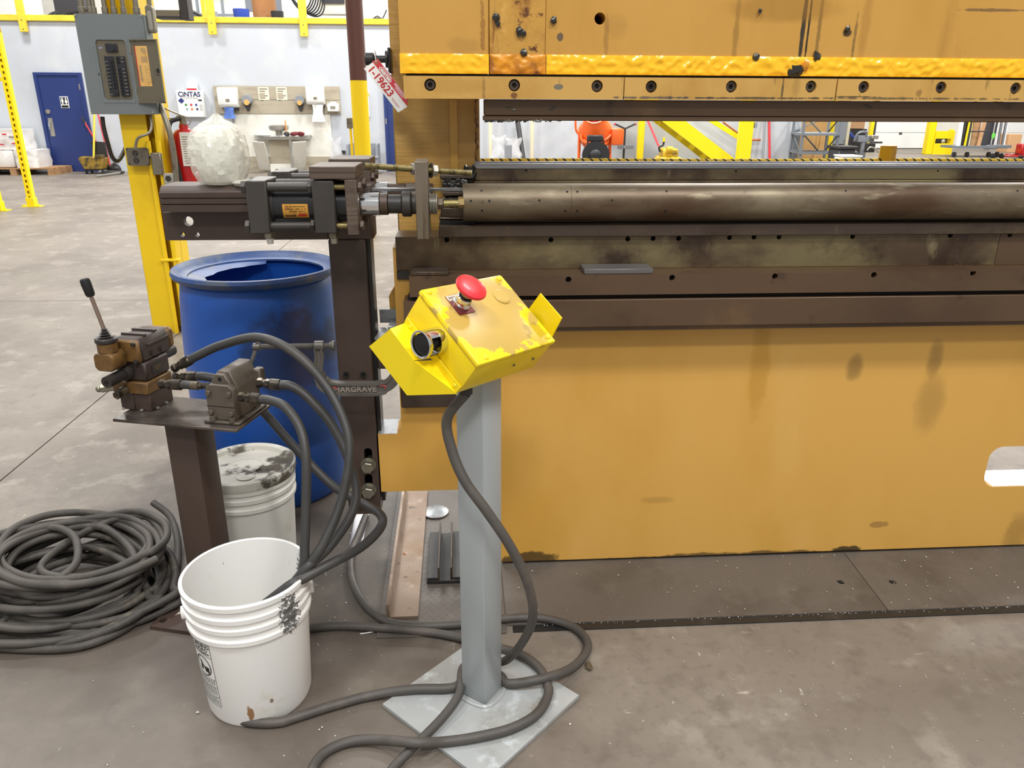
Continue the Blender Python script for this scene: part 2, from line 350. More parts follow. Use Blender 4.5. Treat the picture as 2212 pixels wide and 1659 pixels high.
m_frame = mat('brown_frame_paint', (72, 57, 50), .5, layers=[((60, 47, 41), 2.4, .45, .7), ((86, 70, 62), 5, .6, .78, (1, 1, 1), .5)], bump=.04, bscale=80)
m_cylblack = mat('matt_black_cylinder_paint', (66, 62, 58), .45, .15, layers=[((54, 50, 47), 4, .45, .7)], bump=.03)
m_barrel = mat('black_barrel_paint', (40, 40, 42), .25, .1, layers=[((60, 60, 62), 5, .5, .7)])
m_brownsteel2 = mat('brown_scaled_steel', (96, 82, 72), .5, .25, layers=[((76, 64, 56), 18, .46, .6, (.15, 1, 5)), ((112, 98, 86), 4, .55, .75)], bump=.3, bscale=40, bstretch=(.2, 1, 5))
m_platesteel = mat('weathered_bar_steel', (118, 108, 94), .5, .3, layers=[((96, 84, 70), 3, .45, .7, (3, 1, .4)), ((74, 58, 44), 5, .58, .68, (5, 1, .35))], bump=.06)
m_chrome = mat('chrome', (225, 226, 228), .12, 1.0)
m_zinc = mat('dull_zinc', (150, 146, 132), .38, .8, layers=[((104, 96, 76), 14, .5, .7)])
m_brass = mat('yellowed_zinc_thread', (140, 128, 84), .4, .7, layers=[((90, 80, 52), 40, .5, .65)], bump=.2, bscale=300, bstretch=(3, .2, .2))
m_bronze = mat('bronze_nut', (184, 160, 112), .35, .8)
m_sticker = mat('amber_label', (206, 150, 60), .4, layers=[((160, 104, 40), 30, .5, .7)])
m_ink = mat('black_ink', (22, 22, 24), .6)
m_red_ink = mat('red_ink', (196, 44, 44), .6)

m_valve = mat('dark_brown_valve_casting', (64, 52, 48), .5, .1, layers=[((48, 40, 38), 8, .45, .7)], bump=.08, bscale=60)
m_valve_y = mat('grimy_ochre_casting', (112, 82, 44), .45, .1, layers=[((80, 58, 34), 12, .45, .65), ((160, 118, 56), 7, .58, .75)], bump=.06)
m_valve_k = mat('black_bakelite', (46, 42, 40), .45, layers=[((66, 60, 56), 10, .5, .7)])
m_plate_oily = mat('oily_top_plate', (96, 88, 82), .3, .4, layers=[((62, 54, 48), 6, .42, .62), ((150, 144, 138), 20, .6, .72, (.4, 1, 1), .6)], bump=.1)
m_pump = mat('grey_brown_cast_paint', (92, 84, 74), .45, .1, layers=[((74, 66, 58), 10, .45, .68)], bump=.05)
m_fit = mat('grimy_hose_fitting', (120, 110, 92), .35, .7, layers=[((62, 56, 50), 22, .42, .6)])
m_hose = mat('black_hydraulic_hose', (58, 57, 56), .48, layers=[((76, 73, 70), 4, .5, .72)], bump=.05, bscale=200)
m_hose_worn = mat('dusty_cable_jacket', (84, 79, 73), .6, layers=[((62, 58, 54), 5, .4, .62), ((130, 120, 102), 6, .60, .75, (1, 1, 1), .6)], bump=.05, bscale=120)
m_cable = mat('dusty_grey_cable_jacket', (78, 74, 70), .55, layers=[((98, 90, 84), 6, .5, .7)], bump=.04)
m_lever = mat('lever_rod_steel', (150, 130, 118), .35, .7)

m_drum = mat('blue_drum_plastic', (28, 86, 176), .4, layers=[((22, 70, 150), 2, .45, .7), ((20, 34, 60), 40, .72, .76), ((60, 104, 178), 7, .62, .76, (1, 1, .6), .5)], bump=.03,
    spots=[(.13, .62, .14, .15, (24, 40, 74), .8, .5, .8, 9), (.18, .45, .1, .2, (26, 48, 92), .5, .6, .8, 9)])
m_drum_rim = mat('scuffed_blue_rim', (44, 74, 128), .45, layers=[((84, 94, 112), 7, .48, .64), ((36, 62, 110), 16, .55, .7)])
m_bucket = mat('white_bucket_plastic', (244, 243, 240), .38, layers=[((222, 214, 196), 5, .58, .76), ((205, 196, 176), 18, .66, .76, (1, 1, .5), .6), ((60, 56, 52), 60, .735, .75, (1.6, 1.6, .5), .9)],
    spots=[(.01, .045, .008, .022, (150, 98, 30), .9, .3, .9, 60), (.06, .07, .004, .006, (120, 84, 40), .8, .3, .8, 60), (.118, .30, .016, .05, (30, 28, 26), .85, .12, 1.9, 130)])
m_bucket2 = mat('old_white_bucket_plastic', (226, 224, 216), .4, layers=[((204, 196, 176), 6, .5, .7), ((180, 164, 130), 9, .68, .78)])
m_lid = mat('dirty_white_lid', (206, 203, 192), .35, layers=[((92, 86, 74), 7, .50, .58), ((226, 224, 216), 11, .55, .7), ((58, 52, 44), 16, .63, .68)], bump=.3, bscale=30)
m_sfy = mat('bright_safety_yellow_paint', (250, 219, 20), .3, layers=[((238, 204, 20), 4, .5, .75)], coat=.2)
m_lidpaint = mat('worn_yellow_cover_paint', (248, 217, 26), .32, axes='xy', layers=[((236, 200, 30), 14, .5, .75)], bump=.04, bscale=300,
    spots=[(.0, .006, .128, .094, (190, 158, 84), .92, .10, .9, 16), (.085, -.07, .028, .03, (150, 124, 44), .55, .3, .9, 60), (-.09, .085, .03, .012, (176, 146, 50), .5, .4, .9, 60), (.1, .085, .012, .012, (150, 120, 50), .6, .4, .8, 90)])
m_estop = mat('red_mushroom_plastic', (214, 34, 48), .35, coat=.15)
m_legend = mat('dark_red_legend_plate', (120, 50, 50), .35, .3)
m_grey_post = mat('grey_post_paint', (166, 172, 174), .32, layers=[((158, 163, 166), 3, .45, .7, (1, 1, .3)), ((96, 90, 78), 30, .70, .76, (1.5, 1.5, .4), .7)], coat=.1)
m_grey_base = mat('grey_base_plate_paint', (168, 171, 171), .3, layers=[((152, 152, 148), 5, .48, .7), ((118, 106, 88), 10, .62, .74, (1, 1, 1), .7), ((190, 196, 198), 18, .55, .72)], coat=.15, bump=.06)
m_tread = mat('dark_tread_plate', (104, 98, 92), .45, .15, layers=[((90, 84, 78), 3, .46, .68), ((112, 106, 99), 7, .55, .75), ((92, 78, 58), 2, .66, .82)], rvar=.15)
m_copper = mat('rusty_angle_steel', (142, 124, 108), .38, .45, layers=[((120, 94, 68), 4, .45, .66), ((186, 166, 150), 9, .55, .72), ((74, 58, 48), 24, .60, .70)], bump=.05)
m_slug = mat('bright_metal_slug', (205, 202, 196), .35, .6)
m_colyel = mat('yellow_column_paint', (246, 208, 20), .45, layers=[((232, 190, 22), 2.5, .45, .7)], bump=.03)
m_panel = mat('grey_enamel', (112, 119, 120), .45, layers=[((104, 110, 111), 3, .5, .7)])
m_panel_in = mat('olive_grey_enamel', (104, 98, 82), .5, layers=[((88, 80, 64), 5, .5, .7)])
m_breaker = mat('black_breaker_plastic', (38, 40, 46), .4)
m_conduit = mat('grey_conduit', (136, 130, 116), .4, .6, layers=[((96, 90, 78), 12, .5, .7)])
m_box_grimy = mat('grimy_outlet_box', (112, 104, 92), .45, .4, layers=[((84, 76, 66), 12, .45, .7)])
m_lightbox = mat('grey_outlet_cover', (168, 164, 154), .5, .2)
m_outlet = mat('black_receptacle', (40, 38, 36), .5)
m_paper = mat('white_paper', (240, 240, 238), .6)
m_tan_paper = mat('tan_directory_card', (222, 178, 104), .6, layers=[((206, 158, 88), 30, .5, .7)])
m_greyline = mat('grey_print', (128, 120, 104), .7)
m_door_blue = mat('blue_door_paint', (36, 54, 112), .45, layers=[((32, 48, 102), 2, .5, .75)])
m_metal = mat('brushed_metal', (176, 172, 162), .35, .7)
m_whiteplast = mat('white_plastic', (240, 240, 236), .35)
m_board = mat('grey_backboard', (176, 166, 146), .6, layers=[((150, 140, 122), 4, .5, .7, (.3, 1, 3)), ((168, 120, 70), 5, .68, .78)])
m_splash = mat('white_splash_panel', (232, 230, 220), .45, layers=[((206, 202, 186), 3, .55, .75)])
m_sinksteel = mat('stainless_sink', (190, 190, 186), .25, .8)
m_blue_towel = mat('blue_paper_towel', (96, 130, 205), .7)
m_darkplast = mat('dark_plastic', (44, 42, 42), .5)
m_greybin = mat('grey_bin_plastic', (140, 144, 150), .5)
m_red = mat('extinguisher_red', (184, 26, 30), .3, coat=.3)
m_brownpipe = mat('brown_pipe_paint', (92, 54, 44), .45)
m_pipeyel = mat('yellow_pipe_paint', (250, 214, 10), .4)
m_wrapped = mat('milky_roll', (238, 240, 228), .4)
m_film = mat('clear_wrap_film', (246, 243, 232), .12, alpha=.5, bump=1.0, bscale=42, coat=.5)
m_bagclear = mat('clear_bag_film', (235, 236, 238), .15, alpha=.4, bump=1.0, bscale=14)
m_sack = mat('shrink_wrapped_white_sacks', (236, 234, 230), .3, layers=[((216, 210, 206), 5, .5, .72)], bump=.6, bscale=16)
m_wood = mat('pallet_wood', (176, 138, 98), .7, layers=[((146, 108, 70), 5, .45, .7, (.4, 3, 3))])
m_ply = mat('plywood', (206, 162, 100), .6, layers=[((170, 120, 62), 2.4, .5, .72, (6, 1, .4)), ((130, 88, 48), 5, .66, .72)])
m_stud = mat('pale_stud', (232, 222, 190), .6)
m_orange = mat('orange_mixer_paint', (240, 106, 40), .35, layers=[((220, 88, 30), 4, .5, .7)])
m_rubber = mat('black_rubber', (34, 35, 38), .55)
m_greyrack = mat('grey_rack_enamel', (120, 126, 132), .45)
m_machine_y = mat('compactor_yellow', (214, 178, 40), .45, layers=[((110, 92, 40), 6, .5, .66)])
m_grey_cab = mat('grey_cabinet', (146, 152, 160), .5)
m_carton = mat('cardboard', (206, 160, 116), .7)
m_whitedoor = mat('white_sectional_door', (240, 240, 236), .5)
m_bracket_y = mat('yellow_guard_paint', (250, 222, 20), .4)
m_rope_y = mat('yellow_rope_strand', (236, 214, 70), .6)
m_rope_k = mat('black_rope_strand', (34, 32, 26), .7)
m_darkpost = mat('dark_olive_post_face', (196, 160, 24), .5)
m_bluebucket = mat('blue_bucket_plastic', (46, 74, 170), .45)
m_fibre = mat('brown_fibre_drum', (176, 122, 74), .6, layers=[((150, 100, 60), 4, .5, .7)])
m_redstick = mat('red_handle', (214, 52, 60), .5)
m_mopyel = mat('grimy_mop_bucket', (150, 120, 40), .6, layers=[((70, 60, 34), 7, .45, .6)])
m_yelstick = mat('yellow_handle', (246, 226, 80), .5)
m_cream = mat('cream_paint', (238, 230, 204), .55)
m_label_blk = mat('dark_grey_cover', (58, 56, 60), .5)
m_leaf = mat('dry_leaf', (92, 78, 58), .8)

# ------------------------------------------------------------------ setting
fl = thing('floor', 'worn grey concrete factory floor with scratches and oil stains', 'floor', (0, 0, 0), kind='structure')
for a, b in ((-20, -1.884), (-1.876, 8.0), (8.008, 30)):
    for c, d in ((-5, 6.0), (6.008, 15.0), (15.008, 34)):
        part('slab', MB().bx(a, b, c, d, -.12, 0), m_floor, fl, angle=0)
part('joint_filler', MB().bx(-20, 30, -5, 34, -.13, -.012), mat('joint_sealant', (70, 62, 56), .8), fl, angle=0)
YW = 17.9
XWE = P(1707, 320, YW).x
zb0, zb1 = P(400, 48, YW).z, P(400, 36, YW).z
def structure(name, mb, m, label, cat):
    o = part(name, mb, m, None, angle=0); return setp(o, label, cat, None, 'structure')
structure('wall_back', MB().bx(-20, XWE, YW, YW+.2, 0, zb0), m_wall, 'pale grey painted wall under the yellow edged mezzanine', 'wall')
structure('floor_mezzanine', MB().bx(-20, XWE, YW, YW+4, zb0+.002, zb1-.01), m_dark_room, 'mezzanine deck behind the yellow edge trim', 'floor')
structure('trim_1', MB().bx(-20, XWE, YW-.06, YW-.002, zb0-.01, zb1, .01), m_trim_y, 'yellow edge trim along the mezzanine above the grey wall', 'trim')
structure('wall_upper', MB().bx(-20, XWE, YW+3.6, YW+3.8, zb1, 7.2), m_white_wall, 'off-white upper wall behind the mezzanine storage', 'wall')
structure('wall_far', MB().bx(XWE-2, 30, 27.2, 27.4, 0, 7.2), m_white_wall, 'white far wall with overhead doors beyond the press opening', 'wall')
structure('wall_side', MB().bx(XWE, XWE+.2, YW, YW+6.5, 0, 5), m_wall, 'end of the grey partition wall beside the plywood', 'wall')
# blue restroom door
def blue_door(name, x0, x1, h, Y, handle=True):
    d = thing(name, 'blue restroom door with white pictogram sign and pull handle', 'door', ((x0+x1)/2, Y, 0), kind='structure')
    fr = MB().bx(x0-.02, x0+.05, Y-.05, Y-.001, 0, h).bx(x1-.05, x1+.02, Y-.05, Y-.001, 0, h).bx(x0+.051, x1-.051, Y-.05, Y-.001, h-.06, h)
    part('door_frame', fr, m_door_blue, d)
    lf = part('door_leaf', MB().bx(x0+.053, x1-.053, Y-.03, Y-.002, .01, h-.063), m_door_blue, d)
    return d, lf
x0 = P(83+22, 280, YW).x; x0 = -8.79; x1 = -7.86
d1, lf = blue_door('door_1', x0, x1, 2.0, YW)
q0 = P(101, 245, YW-.04)
part('deadbolt', MB().cyl((P(106, 241, YW).x, YW-.03, P(106, 241, YW).z), (P(106, 241, YW).x, YW-.055, P(106, 241, YW).z), .045), m_metal, d1)
a = P(113, 273, YW)
hp = part('pull_plate', MB().bx(a.x-.045, a.x+.045, YW-.038, YW-.03, a.z-.2, a.z+.17), m_metal, d1)
part('pull_bar', MB().tube([(a.x-.02, YW-.04, a.z+.1), (a.x-.02, YW-.09, a.z+.08), (a.x-.02, YW-.09, a.z-.06), (a.x-.02, YW-.04, a.z-.08)], .012), m_chrome, hp)
s = P(141, 221, YW)
sg = part('restroom_sign', MB().bx(s.x-.085, s.x+.085, YW-.038, YW-.03, s.z-.115, s.z+.115, .02), m_whiteplast, d1)
part('sign_panel', MB().bx(s.x-.072, s.x+.072, YW-.040, YW-.038, s.z-.04, s.z+.1), m_ink, sg)
for dx, fem in ((-.035, 0), (.037, 1)):
    pm = MB().cyl((s.x+dx, YW-.040, s.z+.076), (s.x+dx, YW-.043, s.z+.076), .015, 12)
    if fem: pm.prism([(s.x+dx-.012, s.z+.058), (s.x+dx+.012, s.z+.058), (s.x+dx+.03, s.z-.005), (s.x+dx+.012, s.z-.005), (s.x+dx+.01, s.z-.036), (s.x+dx-.01, s.z-.036), (s.x+dx-.012, s.z-.005), (s.x+dx-.03, s.z-.005)], .003, 'xz', YW-.043)
    else: pm.prism([(s.x+dx-.024, s.z+.058), (s.x+dx+.024, s.z+.058), (s.x+dx+.022, s.z+.006), (s.x+dx+.014, s.z+.006), (s.x+dx+.012, s.z-.036), (s.x+dx-.012, s.z-.036), (s.x+dx-.014, s.z+.006), (s.x+dx-.022, s.z+.006)], .003, 'xz', YW-.043)
    part('pictogram', pm, m_whiteplast, sg)
part('sign_band', MB().bx(s.x-.07, s.x+.07, YW-.040, YW-.038, s.z-.105, s.z-.06), m_ink, sg)
for zz in (1.72, .98):
    part('hinge', MB().bx(x1-.06, x1-.035, YW-.058, YW-.05, zz-.06, zz+.06), m_metal, d1)
# second blue door, mostly behind the press
xa = P(835, 300, YW).x
d2, lf2 = blue_door('door_2', xa, xa+.95, 2.0, YW)
d2['label'] = 'blue door on the back wall half hidden by the press upright'
part('hinge', MB().bx(xa-.0, xa+.025, YW-.058, YW-.05, 1.0, 1.12), m_metal, d2)
# overhead doors on the far wall
def overhead(name, px0, px1, lab, Y=27.15):
    xa, xb = P(px0, 300, Y).x, P(px1, 300, Y).x
    d = thing(name, lab, 'door', ((xa+xb)/2, Y, 0), kind='structure')
    for k in range(6): part('panel', MB().bx(xa, xb, Y-.05, Y+.03, .02+k*.52, .02+k*.52+.512, .01), m_whitedoor, d)
    part('door_track', MB().bx(xa-.16, xa-.04, Y-.1, Y+.04, 0, 3.3), m_label_blk, d); part('door_track', MB().bx(xb+.04, xb+.16, Y-.1, Y+.04, 0, 3.3), m_label_blk, d)
    h_ = P((px0+px1)/2, 288, Y)
    part('latch', MB().bx(h_.x-.05, h_.x+.05, Y-.07, Y-.05, h_.z-.03, h_.z+.03), m_label_blk, d)
overhead('door_3', 1887, 2000, 'white sectional overhead door behind the drill machine')
overhead('door_4', 2140, 2330, 'white sectional overhead door behind the wheeled cart at the far right')
# ------------------------------------------------------------------ press brake
PX = 1.9; PR = 3.3
press = thing('press_brake', 'large ochre yellow press brake with oily dark steel bed rails and round die', 'press brake', (PX, 2.2, 0))
def R(px, Y, py=600): return P(px, py, Y).x
def Zp(py, Y, px=1500): return P(px, py, Y).z
def rail(name, y0, y1, Y, xpx, depth, m, xend=PR, holes=(), hr=.006, zt=None, zb=None, bev=.002):
    x0 = P(xpx, (y0+y1)/2, Y).x; za = Zp(y1, Y) if zb is None else zb; zc = Zp(y0, Y) if zt is None else zt
    mb = MB()
    if holes:
        hs = [circ(P(a, b, Y).x, P(a, b, Y).z, hr) for a, b in holes if x0+hr < P(a, b, Y).x < xend-hr]
        mb.prism([(x0, za), (xend, za), (xend, zc), (x0, zc)], depth, 'xz', Y, hs)
    else: mb.bx(x0, xend, Y, Y+depth, za, zc, bev)
    o = part(name, mb, m, press)
    if holes:
        part('bore_back', MB().bx(x0+.01, xend-.01, Y+.024, Y+.03, za+.004, zc-.004), m_recess_shade, o, angle=0)  # dark sheet behind the holes, standing for their shade
    return o
# bed plate: left ear with a notch, full height to the right, slot at the far right
Yb = 2.2
xl, xn, xr = P(820, 1000, Yb).x, P(866, 900, Yb).x, P(1082, 1150, Yb).x
zl, znb = P(910, 1060, Yb).z, P(835, 938, Yb).z
top = Zp(508, Yb)-.03
out = [(xl, zl), (xl, znb), (xn-.014, znb), (xn-.004, znb+.008), (xn, znb+.022), (xn, top), (PR, top), (PR, .012), (xr, .012), (xr, zl)]
sx0, sx1, sz0, sz1 = P(2131, 1010, Yb).x, P(2131, 1010, Yb).x+.62, P(2190, 1051, Yb).z, P(2190, 964, Yb).z
mb = MB().prism(out, .12, 'xz', Yb, [rrect(sx0, sx1, sz0, sz1, .045, 7)])
part('bed_plate', mb, m_press_bed, press, angle=30)
part('slot_ledge', MB().bx(sx0+.04, sx1-.04, Yb+.004, Yb+.118, sz0-.004, sz0+.002), mat('glare_white_slot_edge', (226, 228, 230), .3, .3, layers=[((120, 118, 112), 40, .7, .74)]), press)  # slot bottom; its bright reflected light is put into the near-white colour
part('notch_ledge', MB().bx(xl+.001, xn-.016, Yb+.002, Yb+.118, znb-.003, znb+.001), m_galv, press)
# column of dark blocks under the left end
part('end_block', MB().bx(P(866, 850, 2.17).x, P(1010, 850, 2.17).x, 2.165, 2.199, Zp(868, 2.17), Zp(700, 2.17), .003), m_steel, press)
# rails of the bed, from the lowest up
Yf = 2.11
hl = [(1228, 604), (1452, 600), (1674, 597), (1888, 594), (2102, 590)]
rail('lower_rail', 645, 704, Yf, 872, .085, m_steel_brown)
part('rail_foot', MB().bx(P(872, 706, 2.125).x, PR, 2.125, 2.199, Zp(709, 2.125)-.004, Zp(704, Yf)-.001), m_steel_brown, press)
rail('rail_groove', 635, 645, 2.135, 880, .06, m_recess_shade)
zled = Zp(592, Yf)
rail('ledge_rail', 592, 635, Yf, 884, .085, m_steel_brown, holes=hl, hr=.0085)
hd = [(965, 518), (1190, 518), (1356, 516), (1411, 515), (1466, 515), (1576, 513), (1629, 512), (1683, 512), (1842, 511), (2053, 508), (2182, 507)]
xj = P(2152, 540, Yb).x
rail('die_rail', 508, 580, Yb-.004, 855, .12, m_steel_olive, xend=xj-.0012, holes=hd, hr=.0075, zb=zled+.0015)
rail('die_rail', 508, 580, Yb-.004, 2153.5, .12, m_steel_brown, holes=[(2182, 507)], hr=.0075, zb=zled+.0015)
part('end_shoe', MB().bx(P(857, 590, 2.19).x, P(885, 590, 2.19).x, 2.19, 2.29, Zp(598, 2.19), zled, .002), m_black_steel, press)
zdt = Zp(508, Yb)
rail('flat_bar', 485, 507, Yb-.02, 948, .14, m_steel, zb=zdt+.0008)
rail('thin_strip', 474, 484, Yb+.03, 1000, .09, m_steel_brown, zb=Zp(485, Yb-.02)+.0008)
part('thin_block', MB().bx(P(950, 480, Yb+.02).x, P(1025, 480, Yb+.02).x, Yb+.005, Yb+.09, Zp(485, Yb-.02)+.0008, Zp(474, Yb+.02)), m_recess_shade, press)
# round die
ry, rr = Yb+.0, .0515
rz_ = Zp(397, ry)-rr+.002
xr0 = P(1000, 435, ry-rr).x
m = Matrix.Translation((xr0, ry, rz_)) @ Matrix.Rotation(PI/2, 4, 'Y')
prof = [(.0, .05), (.03, .05), (.034, .02), (.046, .004), (.05, 0), (rr, .002), (rr, PR-xr0-.01), (0, PR-xr0-.01)]
rol = part('round_die', MB().lathe(prof, 56, m), m_roller, press, angle=30)
# small tapped holes of the die, dark plugs painted as their shade
for a, b in ((1040, 412), (1225, 414), (1247, 414), (1440, 413), (1827, 412), (2198, 412), (1057, 434), (1017, 434), (1322, 433), (1165, 433), (1041, 455), (1221, 456), (1247, 456), (1437, 456)):
    d = ray(a, b); t0 = None
    # meet the cylinder
    A = d.y*d.y+d.z*d.z; B = 2*(d.y*(cC.y-ry)+d.z*(cC.z-rz_)); Cc = (cC.y-ry)**2+(cC.z-rz_)**2-rr*rr
    t0 = (-B-math.sqrt(max(B*B-4*A*Cc, 0)))/(2*A); q = cC+d*t0; n = Vector((0, q.y-ry, q.z-rz_)).normalized()
    part('tapped_hole', MB().cyl(q-n*.004, q+n*.0004, .0034, 10), m_recess_shade, rol, angle=0)
q = P(1232, 412, ry-.02)
part('die_seam', MB().lathe([(rr-.001, -.0004), (rr+.0003, -.0004), (rr+.0003, .0004), (rr-.001, .0004)], 24, Matrix.Translation((q.x, ry, rz_)) @ Matrix.Rotation(PI/2, 4, 'Y'), -1.0-PI/2-.1, .3-PI/2), m_recess_shade, rol, angle=0)
# bars behind the die
Yk = 2.29
rail('back_strip', 388, 400, Yk-.005, 1022, .08, m_steel_olive, zt=Zp(390, Yk-.005))
rail('back_bar', 365, 388, Yk, 1024, .07, m_steel_olive, holes=[(1137, 368), (1590, 370), (2026, 369)], hr=.0028)
for k in range(4):
    rail('top_rib', 356, 366, Yk+.002+.016*k, 1026, .0145, m_bright, zt=Zp(357, Yk)+.0015*(k % 2)+.0018*k, zb=Zp(365, Yk)+.0004, bev=.001)
part('back_core', MB().bx(P(1030, 430, Yk).x, PR, Yk+.001, Yk+.06, zdt+.03, Zp(400, Yk)-.004), m_steel, press)
# stack of die shoes left of the round die
for nm, a, b, c, d_, Y0, dp, mm in (('die_shoe', 950, 377, 1022, 387, 2.27, .1, m_steel), ('die_shoe', 955, 389, 1010, 412, 2.25, .1, m_grease), ('die_shoe', 957, 414, 1003, 424, 2.245, .1, m_steel), ('die_shoe', 958, 426, 1003, 448, 2.25, .1, m_grease), ('die_shoe', 952, 449, 1003, 470, 2.24, .1, m_steel), ('die_shoe', 948, 470, 1012, 475, 2.225, .1, m_steel_olive)):
    x0, x1, z0, z1 = rect(a, b, c, d_, Y0); part(nm, MB().bx(x0, x1, Y0, Y0+dp, z0, z1, .003), mm, press)
gr = MB()
for k in range(26):
    p = P(random.gauss(1018, 6), random.uniform(360, 393), Yk-.012); gr.ball(p, random.uniform(.004, .009), sub=1, jit=.6)
for k in range(16):
    p = P(random.uniform(960, 1004), random.uniform(388, 410), 2.247); gr.ball(p, random.uniform(.003, .006), (1.6, .6, 1), 1, .5)
part('grease_lump', gr, m_grease, press, kind='stuff')
# upright behind
Yu = 2.36
ux0, ux1 = P(848, 230, Yu).x, P(1036, 260, Yu).x
part('upright', MB().bx(ux0, ux1, Yu, Yu+.7, Zp(590, Yu), 2.5, .004), m_cut, press)
part('weld_bead', MB().tube([P(1030+random.uniform(-2, 2), y, Yu-.001) for y in range(215, 352, 6)], .004, 6, 3), mat('rusty_weld', (96, 56, 28), .5, layers=[((150, 104, 40), 30, .5, .65)], bump=.5), press)
part('upright_sheen_band', MB().bx(P(972, 290, Yu).x, P(988, 290, Yu).x, Yu-.006, Yu, Zp(372, Yu), Zp(218, Yu)), m_press, press)  # lighter reflected streak on the upright, added as a raised band
wq = [P(840, 640, Yu), P(866, 596, Yu), P(866, 668, Yu), P(842, 668, Yu)]
part('lower_gusset', MB().prism([(p.x, p.z) for p in wq], .06, 'xz', Yu), m_press, press)
part('upright_block', MB().bx(P(864, 640, 2.3).x, P(900, 640, 2.3).x, 2.3, 2.36, Zp(700, 2.3), Zp(596, 2.3)), m_black_steel, press)
# black bolt, washers and stop plate on the side of the upright
yb_, zb_ = 2.32, P(815, 128, 2.32).z
bolt = part('stop_bolt', MB().cyl((P(789, 128, yb_).x, yb_, zb_), (P(808, 128, yb_).x, yb_, zb_), .0165, 24, None, .002).tube([(P(807, 128, yb_).x+.0028*i, yb_, zb_+.0006*(i % 2)) for i in range(16)], .0095, 14), m_black_steel, press)
part('washer', MB().cyl((P(833, 128, yb_).x, yb_, zb_), (P(838, 128, yb_).x, yb_, zb_), .022, 24), m_black_steel, bolt)
part('stop_plate', MB().bx(P(838.5, 128, yb_).x, P(845, 128, yb_).x, yb_-.02, yb_+.06, P(840, 158, yb_).z, P(840, 103, yb_).z, .003), m_black_steel, press)
# ram
Yr = 2.2
zr0, zr1 = Zp(163, Yr), 2.35
rx0 = P(862, 100, Yr).x
s1, s2 = P(1057, 80, Yr).x, P(1178, 80, Yr).x
hx = P(1296, 40, Yr)
part('ram_plate', MB().bx(rx0, s1-.0008, Yr, Yr+.08, zr0, zr1, .002), m_ram, press)
part('insert_plate', MB().bx(s1, s2, Yr-.001, Yr+.08, zr0, zr1, .001), m_insert, press)
part('ram_plate', MB().prism([(s2+.0008, zr0), (PR, zr0), (PR, zr1), (s2+.0008, zr1)], .08, 'xz', Yr, [circ(hx.x, hx.z, .0145, 24)]), m_ram, press)
part('bore_back', MB().bx(hx.x-.03, hx.x+.03, Yr+.081, Yr+.085, hx.z-.03, hx.z+.03), m_recess_shade, press)
def strip(a, b, m, amp, seed):
    x0, x1 = P(a, 140, Yr).x, P(b, 140, Yr).x; zt, zb = Zp(121, Yr), Zp(163, Yr)
    nu, nv = int((x1-x0)/.0045), 12; mb = MB()
    def f(u, v):
        x = x0+(x1-x0)*u; z = zb+(zt-zb)*v
        e = min(1, 6*min(u*(x1-x0)/.05+.02, (1-u)*(x1-x0)/.05+.02, v+.02, 1.02-v))
        n = mnoise.noise(Vector((x*38, z*55, seed)))+.6*mnoise.noise(Vector((x*80, z*90, seed+5)))
        rdg = (1-abs(mnoise.noise(Vector((x*45, z*40, seed+9))))*2)
        return Vector((x, Yr-.0035-amp*max(0, (.4*n+.5*rdg))*e, z))
    mb.grid(f, nu, nv); mb.bx(x0, x1, Yr-.003, Yr-.0005, zb, zt)
    return part('yellow_strip', mb, m, press, angle=60)
strip(864, 1056, m_tape, .006, 1); strip(1058, 1178, m_tape_rust, .009, 3); strip(1180, 2500, m_tape, .008, 7)
lum = MB()
for a, b, r in ((1072, 38, .009), (1076, 52, .006), (1123, 68, .01), (1131, 72, .007), (1132, 115, .009), (1196, 44, .008), (1633, 122, .0095), (1764, 122, .011), (1722, 150, .015), (1738, 140, .014), (1712, 158, .012), (1642, 24, .005), (1831, 62, .007)):
    part('grease_blob', MB().ball(P(a, b, Yr-.006), r, (1, .5, 1.1), 2, .6), m_grease if a != 1738 else m_tape_rust, press)
# clamp bars with socket bolts
Yc = 2.175; zc0, zc1 = Zp(216, Yc), Zp(168, Yc)
bolts = [(929, 183), (1111, 184), (1290, 186), (1407, 187), (1580, 187), (1752, 187), (1866, 188), (2033, 189), (2194, 191)]
for a, b in ((872, 1347), (1349, 1806), (1808.5, 2500)):
    x0, x1 = P(a, 190, Yc).x, P(b, 190, Yc).x
    bs = [P(u, v, Yc) for u, v in bolts if x0 < P(u, v, Yc).x < x1]
    cb = part('clamp_bar', MB().prism([(x0, zc0), (x1, zc0), (x1, zc1), (x0, zc1)], .05, 'xz', Yc, [circ(p.x, p.z, .0152, 24) for p in bs]), m_clamp, press)
    for p in bs:
        ring = [circ(p.x, p.z, .0125, 24)]
        o = part('socket_bolt', MB().prism(circ(p.x, p.z, .0125, 24), .03, 'xz', Yc+.006, [circ(p.x, p.z, .0066, 6)]), m_steel, cb)
        part('socket', MB().cyl((p.x, Yc+.012, p.z), (p.x, Yc+.03, p.z), .0066, 12), m_recess_shade, cb, angle=0)
        part('counterbore', MB().cyl((p.x, Yc+.037, p.z), (p.x, Yc+.045, p.z), .0152, 16), m_recess_shade, cb, angle=0)
part('clamp_seat', MB().bx(P(872, 190, Yc).x+.004, PR, Yc+.051, Yc+.1, zc0+.004, zr0-.001), m_black_steel, press)
zp1, zp0 = zc0-.0006, Zp(262, 2.2)
part('punch_holder', MB().bx(P(1046, 235, 2.2).x, PR, 2.2, 2.26, Zp(251, 2.2), zp1, .002), m_steel_brown, press)
part('punch_tip', MB().bx(P(1044, 256, 2.2).x, PR, 2.203, 2.25, zp0, Zp(251, 2.2)-.0006, .002), m_steel_brown, press)
gm = MB()
